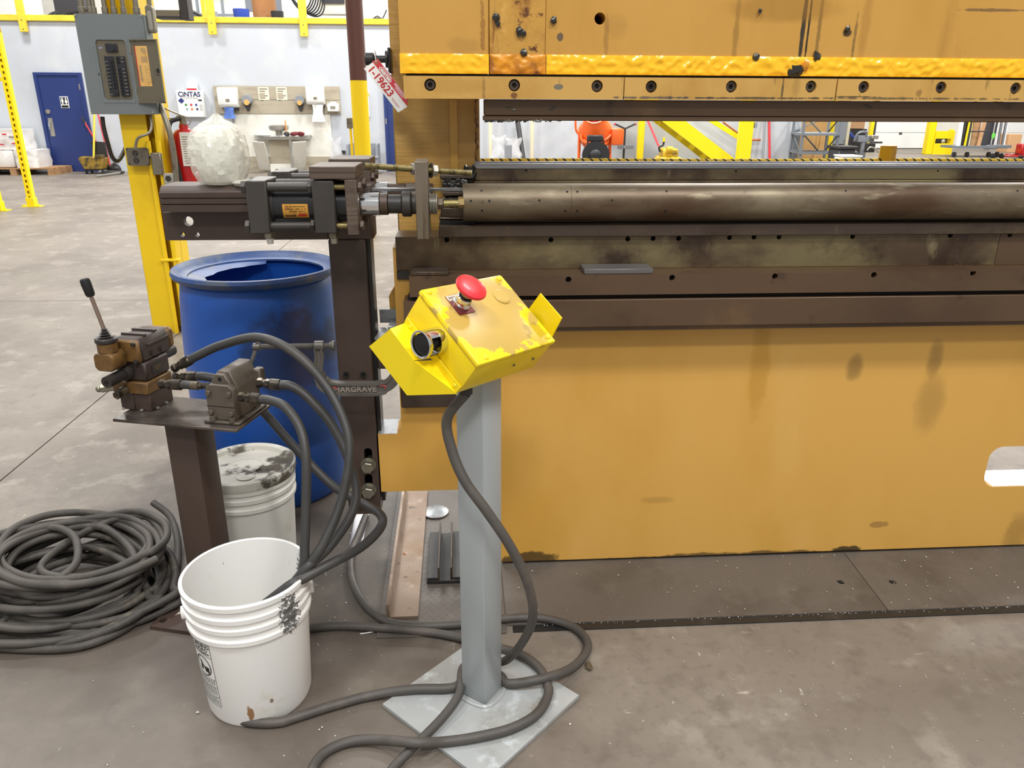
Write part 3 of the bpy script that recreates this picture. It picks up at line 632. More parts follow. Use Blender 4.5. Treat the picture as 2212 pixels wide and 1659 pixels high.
for k in range(60):
    u = random.random()**2; p = P(1050+u*170, 261+random.uniform(-1.5, 1.5), 2.204); gm.ball(p, random.uniform(.002, .0045), (1.4, .8, .8), 1, .5)
for a, b in ((1100, 232), (1110, 237), (1190, 236), (1198, 232), (1880, 232), (1873, 228)):
    gm.ball(P(a, b, 2.199), .004, (2, .3, .7), 1, .7)
part('dried_grease', gm, m_grease, press, kind='stuff')
for a, b, r, mm in ((1212, 188, .011, m_grey_cab), (1203, 187, .007, m_grey_cab), (1111, 206, .008, m_insert)):
    pass
# loose bars on the ledge
def ledge_bar(a, b, y0, y1, lab, m):
    x0, x1 = P(a, y1, Yf+.008).x, P(b, y1, Yf+.008).x
    solo('steel_bar', MB().bx(x0, x1, Yf+.008, Yf+.082, zled+.0005, zled+.0005+(P(1300, y0, Yf+.008).z-P(1300, y1, Yf+.008).z), .0015), m, lab, 'bar', loc=((x0+x1)/2, Yf+.045, zled))
ledge_bar(1262, 1411, 581, 592, 'flat grey steel bar lying on the ledge of the press bed, long', mat('clean_grey_bar', (112, 108, 108), .4, .4))
ledge_bar(888, 968, 586, 594, 'short oily dark bar on the left end of the bed ledge', m_steel)
# rope and its post behind
rp = thing('rope_post', 'short square yellow post carrying the braided rope behind the press', 'post', (P(1925, 340, 2.62).x, 2.62, 0))
xa, xb, za, zc = rect(1909, 316, 1945, 357, 2.6)
rpm = Matrix.Translation(((xa+xb)/2, 2.63, 0)) @ Matrix.Rotation(math.radians(38), 4, 'Z'); hs_ = (xb-xa)/2/1.4
part('post', MB().bx(-hs_, hs_, -hs_, hs_, 0, zc-.002, .002).xf(rpm), m_darkpost, rp); part('cap', MB().bx(-hs_, hs_, -hs_, hs_, zc-.0015, zc, .0005).xf(rpm), m_darkpost, rp)
rope = MB(); Yq = 2.63; xs, xe = P(1036, 350, Yq).x, PR
zq = lambda x: P(1600, 347.6, Yq).z+.0009*math.sin(x*5)
nst = int((xe-xs)/.0035)
ropey = [MB(), MB()]
for st in range(4):
    pts = []
    for i in range(nst+1):
        x = xs+(xe-xs)*i/nst; a = x*2*PI/.03+st*PI/2; pts.append((x, Yq+.0042*math.cos(a), zq(x)+.0042*math.sin(a)))
    ropey[0 if st != 3 else 1].tube(pts, .0040, 6)
ro = thing('braided_rope', 'yellow and black braided rope stretched along the back of the press', 'rope', ((xs+xe)/2, Yq, zq(0)))
part('yellow_strand', ropey[0], m_rope_y, ro); part('black_strand', ropey[1], m_rope_k, ro)
# hang tag on the bolt
tg = thing('hang_tag', 'white and red numbered cardboard tag hanging from the black stop bolt', 'tag', (P(835, 180, 2.285).x, 2.285, P(835, 180, 2.285).z))
Yt = 2.283
def tp(px, py): return P(px, py, Yt)
E1, E2, E3, E4 = tp(814, 124), tp(786, 148), tp(860, 243), tp(880, 212)     # red-side top, white-side top, white-side end, red-side end
ax = (E3-E2).normalized(); ay = (E1-E2); ay = (ay-ax*ay.dot(ax)).normalized(); TL = (E3-E2).length; TW = (E1-E2).dot(ay)
TM = facing(E2, ax, ay)
def tl(u, v, w_=0): return TM @ Vector((u, v, w_))
part('card', MB().prism([(0, 0), (TL, 0), (TL+.004, TW*.62), (TL-.012, TW), (0.004, TW)], .0006, 'xy', -.0006).xf(TM), m_paper, tg)
part('red_band', MB().prism([(0.0005, TW*.64), (TL+.003, TW*.66), (TL-.012, TW-.0003), (0.004, TW-.0003)], .0003, 'xy', 0).xf(TM), mat('tag_red', (212, 62, 76), .5), tg)
def tt(s, size, u, v, m, bold=0.0, name='lettering'): part(name, text_mesh(s, size, TM @ Matrix.Translation((u, v, .0004)), bold, .0002), m, tg, angle=0)
tt('1-19623', TW*.60, TL*.37, TW*.32, m_red_ink, .0006); tt('ORBITBID', TW*.23, TL*.33, TW*.765, m_paper, .0007)
lines = MB()
for k, (u0, u1, v) in enumerate(((.2, .46, .93), (.56, .9, .93), (.56, .92, .86), (.62, .86, .77))): lines.bx(TL*u0, TL*u1, TW*v-.0009, TW*v+.0009, .0003, .0006)
part('small_print', lines.xf(TM), m_paper, tg, angle=0)
lines = MB()
for k, (u0, u1, v) in enumerate(((.72, .95, .26), (.74, .93, .18))):
    n = 11
    for i in range(n): lines.bx(TL*(u0+(u1-u0)*i/n), TL*(u0+(u1-u0)*(i+.7)/n), TW*v-.0007, TW*v+.0007, .0002, .0004)
part('small_print', lines.xf(TM), m_red_ink, tg, angle=0)
part('eyelet', MB().lathe([(.003, 0), (.005, 0), (.005, .0008), (.003, .0008)], 16, TM @ Matrix.Translation((TL*.06, TW*.8, .0002))), m_bronze, tg)
part('cable_tie', MB().tube([tl(TL*.06, TW*.8, .002), tp(809, 113), tp(806, 110)+Vector((0, .02, .006)), tp(810, 122)+Vector((0, .05, 0)), tl(TL*.07, TW*.82, -.002)], .0011, 6, 4), m_whiteplast, tg)
# ------------------------------------------------------------------ cylinder frame (brown)
cf = thing('cylinder_stand', 'brown steel frame with post and long arm bolted to the left end of the press', 'frame', (-.32, 2.25, 0))
pl, prr = -.371, -.268
zt_arm, zb_arm = P(580, 458, 2.2).z, P(580, 518, 2.2).z
hs = [(407, 478, 9.5), (394, 507, 4.5), (426, 507, 4.5), (701, 500, 4.8)]
arm = MB().prism([(P(358, 518, 2.2).x, zb_arm), (-.3715, zb_arm), (-.3715, P(750, 518, 2.2).z-.0), (-.3715, zt_arm), (P(352, 470, 2.2).x, zt_arm)], .022, 'xz', 2.2, [circ(P(a, b, 2.2).x, P(a, b, 2.2).z, r*2.35/1660, 18) for a, b, r in hs])
arm2 = part('arm_plate', arm, m_frame, cf)
arm_r = part('arm_plate', MB().bx(-.371, P(803, 480, 2.2).x, 2.2, 2.222, zb_arm, zt_arm, .002), m_frame, cf)
# grooved rail
zr_t, zr_b = P(450, 403, 2.15).z, P(450, 458, 2.15).z
rl = part('rail', MB().prism([(2.15, zr_b), (2.15, zr_b+.018), (2.155, zr_b+.019), (2.155, zr_b+.021), (2.15, zr_b+.022), (2.15, zr_b+.034), (2.154, zr_b+.035), (2.154, zr_b+.037), (2.15, zr_b+.038), (2.15, zr_b+.05), (2.156, zr_b+.051), (2.158, zr_b+.054), (2.158, zr_t-.012), (2.164, zr_t-.006), (2.172, zr_t), (2.29, zr_t), (2.29, zr_b)], P(800, 430, 2.15).x-P(345, 430, 2.15).x, 'yz', P(345, 430, 2.15).x), m_frame, cf, angle=25)
# post of square tube, lower foot plate
zf = P(790, 1110, 2.2).z
part('post', MB().bx(pl, prr, 2.2, 2.3, P(760, 830, 2.2).z, zb_arm-.0005, .003), m_frame, cf)
slots = [(796, 994), (797, 1050), (766, 1050)]
fp = part('post', MB().prism([(pl, zf), (prr-.002, zf), (prr-.002, P(760, 831, 2.2).z), (pl, P(760, 831, 2.2).z)], .1, 'xz', 2.2, [rrect(P(a, b, 2.2).x-.0125, P(a, b, 2.2).x+.0125, P(a, b+28, 2.2).z, P(a, b-26, 2.2).z, .012, 5) for a, b in slots]), m_frame, cf)
part('slot_back', MB().bx(pl+.01, prr-.012, 2.302, 2.31, zf+.01, zf+.3), m_recess_shade, fp)
part('side_strip', MB().bx(prr+.001, prr+.012, 2.225, 2.3, P(800, 1090, 2.2).z, zb_arm-.002), m_black_steel, cf)
part('side_plate', MB().bx(P(781, 470, 2.23).x+.003, P(804, 470, 2.24).x+.004, 2.224, 2.3, zb_arm-.002, zt_arm+.03, .002), m_frame, cf)
for a, b in ((796, 1003), (797, 1057), (766, 1058)):
    p = P(a, b, 2.2)
    hb = part('hex_bolt', MB().hexa((p.x, 2.198, p.z), (p.x, 2.168, p.z), .0195, .3), m_zinc, cf)
    part('washer', MB().cyl((p.x, 2.1995, p.z), (p.x, 2.1955, p.z), .0235, 28), m_zinc, hb)
    part('shank', MB().cyl((p.x, 2.2, p.z), (p.x, 2.25, p.z), .010, 12), m_zinc, hb)
for a, b in ((748, 808), (785, 808)):
    p = P(a, b, 2.2)
    sb = part('socket_screw', MB().prism(circ(p.x, p.z, .009, 20), .008, 'xz', 2.1935, [circ(p.x, p.z, .0045, 6)]), m_black_steel, cf)
    part('socket', MB().cyl((p.x, 2.197, p.z), (p.x, 2.1995, p.z), .0046, 10), m_recess_shade, sb, angle=0)
# tie block between post and press
x0, x1, z0, z1 = rect(806, 726, 860, 795, 2.23)
part('tie_block', MB().bx(-.256, P(866, 760, 2.22).x, 2.22, 2.3, z0, z1, .003), m_frame, cf)
part('tie_plate', MB().prism([(-.256, 2.19), (P(838, 710, 2.2).x, 2.19), (P(842, 700, 2.2).x, 2.24), (-.235, 2.30), (-.25, 2.30)], .006, 'xy', z1+.001), m_galv, cf)
x0, x1, z0, z1 = rect(820, 668, 880, 697, 2.34)
part('tie_plate', MB().bx(x0, x1, 2.34, 2.352, z0, z1), m_galv, cf)
part('tie_plate', MB().bx(P(838, 712, 2.25).x, P(872, 712, 2.25).x, 2.25, 2.33, P(850, 712, 2.25).z, P(850, 707, 2.25).z), m_galv, cf)

# ------------------------------------------------------------------ hydraulic cylinders
def cylinder(name, lab, Y0, full, dz=0.0, dxp=0.0, group='press clamping cylinders'):
    Yf = Y0-.055
    p0 = P(560, 436, 2.05); ax_z = P(640, 440, 2.10).z+dz
    root = thing(name, lab, 'cylinder', (P(640, 440, 2.1).x+dxp, Y0, ax_z-.07), 0, group)
    X = lambda px: P(px, 438, 2.05).x+dxp
    zc = ax_z
    def blk(nm, a, b, hh, m=m_cylblack): return part(nm, MB().bx(X(a), X(b), Y0-hh, Y0+hh, zc-hh, zc+hh, .0025), m, root)
    cap = blk('rear_cap', 540, 584, .066); hd = blk('front_cap', 680, 727, .066)
    part('barrel', MB().cyl((X(584)+.0003, Y0, zc), (X(680)-.0003, Y0, zc), .047, 40), m_barrel, root)
    part('barrel_ring', MB().cyl((X(586), Y0, zc), (X(589), Y0, zc), .0485, 40), m_cylblack, root)
    part('barrel', MB().cyl((X(727)+.0003, Y0, zc), (X(750), Y0, zc), .044, 40), m_barrel, root)
    for sy in (-1, 1):
        for sz in (-1, 1):
            y, z = Y0+sy*.049, zc+sz*.049
            tr = part('tie_rod', MB().cyl((X(584)+.0003, y, z), (X(680)-.0003, y, z), .0115, 18), m_cylblack, root)
            part('hex_nut', MB().hexa((X(540)-.0003, y, z), (X(529), y, z), .0165, .2), m_cylblack, tr)
            part('hex_nut', MB().hexa((X(680)-.0006, y, z), (X(670), y, z), .0165, .2), m_fit if sz < 0 else m_cylblack, tr)
            part('rod_end', MB().cyl((X(727)+.0003, y, z), (X(750), y, z), .008, 12), m_brass, tr)
    if full:
        for px in (572, 714):
            x = X(px); f = part('port_fitting', MB().hexa((x, Y0-.02, zc-.0665), (x, Y0-.02, zc-.085), .013), m_zinc, root)
            part('port_plug', MB().cyl((x, Y0-.02, zc-.0855), (x, Y0-.02, zc-.099), .0095, 16, .0085), m_whiteplast if px < 600 else m_metal, f)
        # curved label on the barrel
        a0, a1 = math.radians(180-18), math.radians(180+33)
        LM = Matrix.Translation((X(613), Y0, zc)) @ Matrix(((0, 0, 1, 0), (0, 1, 0, 0), (1, 0, 0, 0), (0, 0, 0, 1)))
        Lw = X(668)-X(613)
        def bend(u, v, r=.0478):      # u along the barrel, v from 0 (lower edge) to 1 (upper edge)
            a = math.radians(-38+46*v); return Vector((X(611)+u*Lw, Y0-r*math.cos(a), zc+r*math.sin(a)))
        lb = part('name_label', MB().grid(lambda u, v: bend(u, v, .04715), 6, 8), m_sticker, root, angle=60)
        def bent_text(s, size, u, v, m, bold=0.0):
            tm = text_mesh(s, size, Matrix.Rotation(PI, 4, 'Z') @ Matrix.Identity(4), bold, 0)
            for q in tm.bm.verts:
                uu, vv = q.co.x/Lw+u, q.co.y/.038+v; q.co = bend(uu, vv, .0474)
            part('lettering', tm, m, lb, angle=0)
        pm = MB().grid(lambda u, v: bend(.08+.42*u, .08+.16*v, .0473), 6, 3); part('label_pill', pm, m_ink, lb, angle=60)
        bent_text('Cylinders', .006, .29, .16, m_sticker)
        pm = MB().grid(lambda u, v: bend(.60+.32*u, .10+.24*v, .0473), 5, 3); part('label_block', pm, mat('label_red', (190, 60, 34), .5), lb, angle=60)
        ln = MB()
        for k, (ua, ub) in enumerate(((.2, .86), (.1, .92), (.12, .9))):
            n = 14
            for i in range(n):
                if random.random() < .85: ln.grid(lambda u, v: bend(ua+(ub-ua)*(i+.75*u)/n, .46+.17*k+.06*v, .0473), 2, 1)
        part('small_print', ln, m_ink, lb, angle=60)
    return root, zc, X, Y0
hc, zax, X1, Y1 = cylinder('hydraulic_cylinder', 'black tie-rod hydraulic cylinder with amber label, nearest on the brown arm', 2.085, True)
hc2, zax2, X2, Y2 = cylinder('hydraulic_cylinder', 'second black hydraulic cylinder, mostly hidden behind the labelled one', 2.36, False, .0, P(590, 400, 2.30).x-P(540, 400, 2.05).x+.005)
# brown angle brackets over the cylinder heads
def bracket(lab, Y0, zc, X, dpx=0):
    g = thing('cylinder_bracket', lab, 'bracket', (X(740), Y0, zc), 0, 'brackets on the cylinder heads')
    za = zc+.0695
    part('top_plate', MB().bx(X(678), X(776), Y0-.068, Y0+.095, za, za+.031, .002), m_brownsteel2, g)
    part('front_plate', MB().bx(X(750)+.0005, X(776), Y0-.068, Y0+.095, zc-.070, za-.0005, .002), m_brownsteel2, g)
    for sy in (-1, 1):
        for sz in (-1, 1):
            part('hex_nut', MB().hexa((X(776)+.0005, Y0+sy*.049, zc+sz*.049), (X(776)+.011, Y0+sy*.049, zc+sz*.049), .0145), m_brownsteel2, g)
    return g
bracket('brown scaled steel angle bracket over the front cylinder head', Y1, zax, X1)
bracket('brown steel bracket over the rear cylinder head, behind the front bracket', Y2, zax2, X2)
# rod train of the front cylinder
rt = thing('piston_rod', 'chrome piston rod with dark couplings running to the round die', 'rod', (X1(860), Y1, zax))
def seg(nm, a, b, r, m, n=28, bev=.001, parent=rt): return part(nm, MB().cyl((X1(a)+.0003, Y1, zax), (X1(b)-.0003, Y1, zax), r, n, None, bev), m, parent)
seg('rod', 776.5, 818, .0300, m_chrome); seg('coupling', 818, 836, .0285, m_steel); seg('coupling_neck', 836, 866, .0245, m_black_steel)
cp = seg('coupling', 866, 888, .0330, m_cylblack, bev=.003); seg('coupling', 888, 898, .0265, m_cylblack)
part('coupling_notch', MB().bx(X1(886), X1(889), Y1-.034, Y1-.026, zax+.002, zax+.02), m_recess_shade, cp)
for k in range(5): seg('washer', 927+k*3.4, 930+k*3.4, .0285 if k % 2 == 0 else .0265, m_metal)
seg('hex_nut', 945, 957, .016, m_steel, 6); seg('threaded_rod', 957, 992, .0105, m_brass)
part('hex_nut', MB().hexa((X1(990), Y1+.03, zax), (X1(1003.5), Y1+.03, zax), .0155, .3), m_bronze, rt)
# upright bar
Yb2 = Y1
x0, x1 = X1(898.5), X1(926)
zt_, zb_ = P(912, 349, Y1-.05).z, P(912, 518, Y1-.05).z
vb = thing('stop_bar', 'weathered vertical steel bar crossing the rods left of the die', 'bar', ((x0+x1)/2, Y1, zb_))
part('bar', MB().bx(x0, x1, Y1-.05, Y1+.06, zb_, zt_, .002), m_platesteel, vb)
# upper threaded rod with nuts
tr = thing('threaded_rod', 'long threaded steel rod with two bright nuts above the die', 'rod', P(900, 366, 2.1))
A, B = P(788, 358, 2.06), P(1018, 374, 2.17)
rod = MB(); n = 150; d = (B-A)
rod.tube([A+d*(i/n) for i in range(n+1)], .0080, 12, rf=lambda t: 1.0 if int(round(t*n)) % 2 else .90)
part('rod', rod, m_brass, tr)
for px in (891, 934.5):
    t = (px-788)/(1018-788); c = A+d*t; u = d.normalized()
    part('hex_nut', MB().hexa(c-u*.0075, c+u*.0075, .0165, .4), m_metal, tr)
c = A+d*((929-788)/230); part('washer', MB().cyl(c-d.normalized()*.0025, c, .02, 24), m_zinc, tr)
# second chrome rod and slide bar behind
r2 = thing('rear_piston_rod', 'bright chrome rod of the rear cylinder seen behind the slide bar', 'rod', (X2(800), Y2, zax2))
part('rod', MB().cyl((X2(776)+.0006, Y2, zax2), (P(838, 400, Y2).x, Y2, zax2), .03, 28), m_chrome, r2)
part('coupling', MB().cyl((P(838, 400, Y2).x+.0003, Y2, zax2), (P(935, 400, Y2).x, Y2, zax2), .027, 24), m_steel, r2)
part('coupling_nut', MB().hexa((P(875, 400, Y2).x, Y2, zax2), (P(900, 400, Y2).x, Y2, zax2), .033), m_steel, r2)
sbz = P(880, 409, 2.2).z
solo('slide_bar', MB().bx(P(786, 409, 2.2).x, P(1000, 409, 2.2).x, 2.19, 2.205, sbz-.0045, sbz+.0045, .001), m_bright, 'thin bright slide bar between the two piston rods', 'bar', loc=(P(890, 409, 2.2).x, 2.2, sbz))
# wrapped roll on the arm
def wob(seed, amp, f1=9, f2=22):
    return lambda p: 1+amp*(mnoise.noise(p*f1+Vector((seed, 0, 0)))+.5*mnoise.noise(p*f2+Vector((0, seed, 0))))
wr = thing('wrapped_roll', 'milky roll in crumpled clear plastic standing on the brown arm', 'roll', (P(483, 400, 2.215).x, 2.215, zr_t))
bx_, by_ = P(483, 400, 2.215).x, 2.215
def sack_mesh(prof, seg, M, seed, amp, f1=9, f2=24):
    mb = MB(); mb.lathe(prof, seg, None); f = wob(seed, amp, f1, f2)
    for v in mb.bm.verts:
        k = f(v.co*1.0); v.co = Vector((v.co.x*k, v.co.y*k, v.co.z+.004*(k-1)/max(amp, .001)*(.2 if v.co.z < .01 else 1)))
        if v.co.z < 0: v.co.z = 0
    return mb.xf(M)
T_ = Matrix.Translation((bx_, by_, zr_t+.0005))
part('roll', MB().lathe([(0, .001), (.056, .001), (.064, .008), (.076, .06), (.079, .11), (.074, .155), (.058, .178), (.02, .186), (0, .186)], 40, T_ @ Matrix.Diagonal((.82, .82, .82, 1))), m_wrapped, wr)
pf = [(0, 0), (.060, .001), (.072, .012), (.083, .035), (.089, .06), (.091, .085), (.091, .108), (.088, .128), (.083, .145), (.074, .160), (.060, .172), (.044, .182), (.028, .190), (.016, .199), (.008, .206), (0, .208)]
mbf = MB(); pf2 = []
for i in range(len(pf)-1):
    pf2 += [pf[i], ((pf[i][0]+pf[i+1][0])/2, (pf[i][1]+pf[i+1][1])/2)]
mbf.lathe(pf2+[pf[-1]], 58)
random.seed(21)
for v in mbf.bm.verts:
    a = math.atan2(v.co.y, v.co.x); z = v.co.z; rr_ = math.hypot(v.co.x, v.co.y)
    if rr_ < 1e-4: continue
    q = Vector((math.cos(a)*3.2, math.sin(a)*3.2, z*26+a*.8))
    k = 1+.05*(1-2*abs(mnoise.noise(q)))+.035*mnoise.noise(q*2.7)+random.uniform(-.018, .018)
    if z > .15: k += .16*math.sin(a*7+2*math.sin(a*3))*min(1, (z-.15)/.03)
    v.co = Vector((v.co.x*k-.003+.1*max(0, z-.15), v.co.y*k, z+random.uniform(-.003, .003)*(1 if z > .02 else 0)))
part('plastic_film', mbf.xf(T_ @ Matrix.Diagonal((.84, .84, .87, 1))), m_film, wr, angle=14)
part('film_tail', sack_mesh([(0, 0), (.02, .0), (.028, .008), (.02, .016), (0, .018)], 24, Matrix.Translation((P(520, 408, 2.16).x, 2.175, zr_t)), 8, .3, 40, 70), m_film, wr, angle=50)

# ------------------------------------------------------------------ C-clamp
Yk2 = 2.12
cl = thing('c_clamp', 'dark cast C-clamp gripping the brown post, screw and bar handle to the left', 'clamp', P(780, 840, Yk2))
def q(px, py): p = P(px, py, Yk2); return p
pth = [q(688, 752), q(690, 770), q(688, 800), q(700, 828), q(725, 838), q(770, 839), q(818, 838), q(845, 826), q(858, 800), q(861, 770)]
fr = MB()
pts = spline(pth, 6); wd = []
def halfw(i):
    t = i/(len(pts)-1); return .0115 if t < .25 else (.0195 if .3 < t < .72 else .0155)
ring = []
for i, p in enumerate(pts):
    a, b = pts[max(i-1, 0)], pts[min(i+1, len(pts)-1)]; d = (b-a).normalized(); n = Vector((0, 1, 0)).cross(d).normalized(); hw = halfw(i)
    sec = [(hw, -.013), (hw, .013), (hw*.62, .013), (hw*.55, .006), (-hw*.55, .006), (-hw*.62, .013), (-hw, .013), (-hw, -.013), (-hw*.62, -.013), (-hw*.55, -.008), (hw*.55, -.008), (hw*.62, -.013)]
    ring.append([fr.bm.verts.new(p+n*u+Vector((0, v, 0))) for u, v in sec])
for i in range(len(ring)-1):
    for k in range(12): fr.bm.faces.new((ring[i][k], ring[i][(k+1) % 12], ring[i+1][(k+1) % 12], ring[i+1][k]))
fr.bm.faces.new(ring[0][::-1]); fr.bm.faces.new(ring[-1])
m_cast = mat('dark_grey_casting', (100, 95, 90), .4, .2, layers=[((80, 76, 72), 8, .45, .7)], bump=.08)
frm = part('frame', fr, m_cast, cl)
part('lettering', text_mesh('HARGRAVE', .024, facing(q(768, 839)+Vector((0, -.0085, 0))), .0006, .0022), mat('cast_letter_paint', (140, 132, 122), .5), frm, angle=0)
part('red_mark', MB().tube([q(713, 836)+Vector((0, -.0136, 0)), q(724, 833)+Vector((0, -.0136, 0)), q(729, 837)+Vector((0, -.0136, 0))], .0012, 5, 3), m_estop, frm)
part('red_mark', MB().tube([q(822, 830)+Vector((0, -.0136, 0)), q(834, 830)+Vector((0, -.0136, 0)), q(831, 837)+Vector((0, -.0136, 0))], .0012, 5, 3), m_estop, frm)
zs = q(690, 747)
part('screw_boss', MB().cyl((q(679, 747).x, Yk2, zs.z), (q(700, 747).x, Yk2, zs.z), .0145, 20, None, .002), m_cast, cl)
xs0, xs1 = q(552, 747).x, q(714, 747).x
sc = MB(); n = 96
sc.tube([(xs0+(xs1-xs0)*i/n, Yk2, zs.z) for i in range(n+1)], .0082, 12, rf=lambda t: 1.0 if int(round(t*n)) % 2 else .78)
sw = part('screw', sc, m_cast, cl)
part('swivel_pad', MB().cyl((q(711, 747).x, Yk2, zs.z), (q(719, 747).x, Yk2, zs.z), .009, 18, .013).cyl((q(719, 747).x, Yk2, zs.z), (q(723, 747).x, Yk2, zs.z), .0145, 18), m_cast, sw)
hx_ = q(553, 747)
part('screw_head', MB().cyl((q(547, 747).x, Yk2, zs.z), (q(562, 747).x, Yk2, zs.z), .0105, 16), m_cast, sw)
part('handle_bar', MB().tube([q(557, 738), q(553, 752), q(541, 800)+Vector((0, -.03, 0)), q(536, 822)+Vector((0, -.045, 0))], .0052, 8, 3), m_cast, sw)
# ------------------------------------------------------------------ blue drum
dr = thing('plastic_drum', 'blue open-topped plastic drum behind the valve stand', 'drum', (-.75, 2.86, 0))
DM = Matrix.Translation((-.75, 2.86, 0))
R0 = .29
prof = [(0, .012), (.235, .012), (.25, .0), (.262, .012), (.272, .06), (.283, .16), (.286, .24), (.2855, .255), (.2885, .262), (.2895, .40), (.2885, .52), (.2875, .545), (.284, .66), (.276, .78), (.268, .842), (.262, .848)]
part('shell', MB().lathe(prof+[(.255, .842), (.266, .77), (.276, .52), (.272, .2), (.255, .03), (0, .03)], 72, None), m_drum, dr, world=False)
part('rim', MB().lathe([(.262, .846), (.278, .852), (.292, .862), (.297, .874), (.292, .886), (.284, .888), (.276, .880), (.262, .868), (.240, .862), (.239, .856), (.255, .846)], 72, None), m_drum_rim, dr, world=False)
# torn remnant of the cut lid inside the rim
mb = MB(); n = 40
def lid(u, v):
    a = math.radians(95+150*u); wdt = .018+.05*max(0, math.sin(PI*u))**.7*(1+.25*mnoise.noise(Vector((u*9, 0, 4)))); r = .242-wdt*v
    return Vector((r*math.cos(a), r*math.sin(a), .858-.012*v))
mb.grid(lid, n, 4); part('cut_lid_edge', mb, m_drum_rim, dr, world=False)
part('inside_disc', MB().lathe([(0, .25), (.268, .25)], 48), mat('dark_blue_inside', (16, 60, 140), .3), dr, world=False, angle=0)  # flat disc inside the drum, darker blue than the shell

# ------------------------------------------------------------------ buckets
def bucket_profile(h=.37, r0=.128, r1=.147, t=.0025):
    def rad(z): return r0+(r1-r0)*z/h
    p = [(0, .004), (r0-.012, .004), (r0-.01, .0), (r0-.003, .002), (rad(.01), .012)]
    rings = [(.262, .008, .007), (.295, .008, .006), (.325, .008, .006)]
    p += [(rad(.25), .25)]
    for z, w_, o in rings: p += [(rad(z)+.0, z-w_), (rad(z)+o, z-w_+.002), (rad(z)+o+.001, z+w_-.002), (rad(z)+.001, z+w_)]
    p += [(rad(.35), .35), (rad(h)+.0055, h-.016), (rad(h)+.0065, h-.004), (rad(h)+.003, h), (rad(h)-t, h-.002), (rad(.25)-t, .25), (r0-t, .01), (0, .008)]
    return p
BL = (-.542, 1.655, 0)
bk = thing('open_bucket', 'open white plastic bucket with warning label and hoses hanging into it', 'bucket', BL)
bbody = part('body', MB().lathe(bucket_profile(), 72), m_bucket, bk, world=False)
part('oil_puddle', MB().lathe([(0, .03), (.127, .03)], 40), mat('spent_oil_film', (196, 190, 172), .15), bk, world=False, angle=0)
aL = math.radians(197)
def onb(a, z, off=0.0, h=.37): r = .128+(.147-.128)*z/h+off; return Vector((r*math.cos(a), r*math.sin(a), z))
ear = MB().cyl(onb(aL, .285, .0), onb(aL, .285, .014), .016, 18); part('handle_ear', ear, m_bucket, bk, world=False)
aR = aL+PI
part('wire_handle', MB().tube([onb(aL, .285, .010), onb(aL, .285, .028), onb(aL+.25, .268, .034), onb(aL+.8, .262, .03), onb(aL+PI/2, .258, .028), onb(aL+2.3, .262, .03), onb(aR-.25, .268, .034), onb(aR, .285, .028), onb(aR, .285, .010)][::-1] if False else
    [onb(aL, .285, .010), onb(aL, .283, .024), onb(aL-.22, .258, .032), onb(aL-.7, .244, .028), onb(aL-PI/2, .240, .026), onb(aL-2.4, .244, .028), onb(aR+.2, .262, .030), onb(aR, .283, .022), onb(aR, .285, .010)], .0021, 6, 6), m_metal, bk, world=False)
part('handle_ear', MB().cyl(onb(aR, .285, .0), onb(aR, .285, .014), .016, 18), m_bucket, bk, world=False)
# warning label printed round the wall
camdir = math.atan2(-1.655, .542)
lc = camdir-math.radians(62)
LW, LZ0, LZ1 = .075, .055, .245
def lab(u, z, off=.0006): return onb(lc+(u-.5)*LW/.137, z, off)
lbl = part('warning_label', MB().grid(lambda u, v: lab(u, LZ0+(LZ1-LZ0)*v, .0004), 14, 10), m_whiteplast, bk, world=False, angle=60)
def lbar(u0, u1, za, zb, m=m_ink, nm='label_rule'):
    part(nm, MB().grid(lambda u, v: lab(u0+(u1-u0)*u, za+(zb-za)*v, .0008), 10, 2), m, lbl, world=False, angle=60)
for za in (LZ0, .085, .115, .138, .205, LZ1-.0012): lbar(0, 1, za, za+.0012)
for u0 in (0, .985): lbar(u0, u0+.015, LZ0, LZ1)
def ltext(s, size, u, z, bold=0.0):
    tm = text_mesh(s, size, Matrix.Identity(4), bold, 0)
    for vtx in tm.bm.verts: vtx.co = lab(u+vtx.co.x/LW, z+vtx.co.y, .0009)
    part('lettering', tm, m_ink, lbl, world=False, angle=0)
ltext('WARNING', .0145, .5, .236, .0003); ltext('PELIGRO', .0145, .5, .2245, .0003); ltext('AVERTISSEMENT', .0088, .5, .2135, .0003)
cz, cr = .1715, .0295
def ringm(r0, r1, a0=0, a1=2*PI, n=40):
    mb = MB(); mb.grid(lambda u, v: lab(.5+(r0+(r1-r0)*v)*math.cos(a0+(a1-a0)*u)/LW, cz+(r0+(r1-r0)*v)*math.sin(a0+(a1-a0)*u), .0010), n, 1); return mb
part('prohibition_ring', ringm(cr-.003, cr), m_ink, lbl, world=False, angle=60)
part('prohibition_bar', MB().grid(lambda u, v: lab(.5+((u-.5)*2*cr*.72+(v-.5)*.0024)/LW, cz-(u-.5)*2*cr*.72+(v-.5)*.0024, .0011), 12, 1), m_ink, lbl, world=False, angle=60)
pic = MB()
for pts in ([(-.012, -.014), (-.002, -.014), (-.004, .002), (-.010, .002)], [(.006, -.016), (.020, -.016), (.022, .000), (.004, .000)], [(-.010, .003), (-.003, .003), (.006, -.003), (.004, -.006)], [(-.009, .005), (-.003, .005), (-.003, .012), (-.009, .012)]):
    pic.grid(lambda u, v, p=pts: lab(.5+((p[0][0]*(1-u)+p[1][0]*u)*(1-v)+(p[3][0]*(1-u)+p[2][0]*u)*v)/LW, cz+(p[0][1]*(1-u)+p[1][1]*u)*(1-v)+(p[3][1]*(1-u)+p[2][1]*u)*v, .0010), 3, 2)
part('pictogram', pic, m_ink, lbl, world=False, angle=60)
sm = MB()
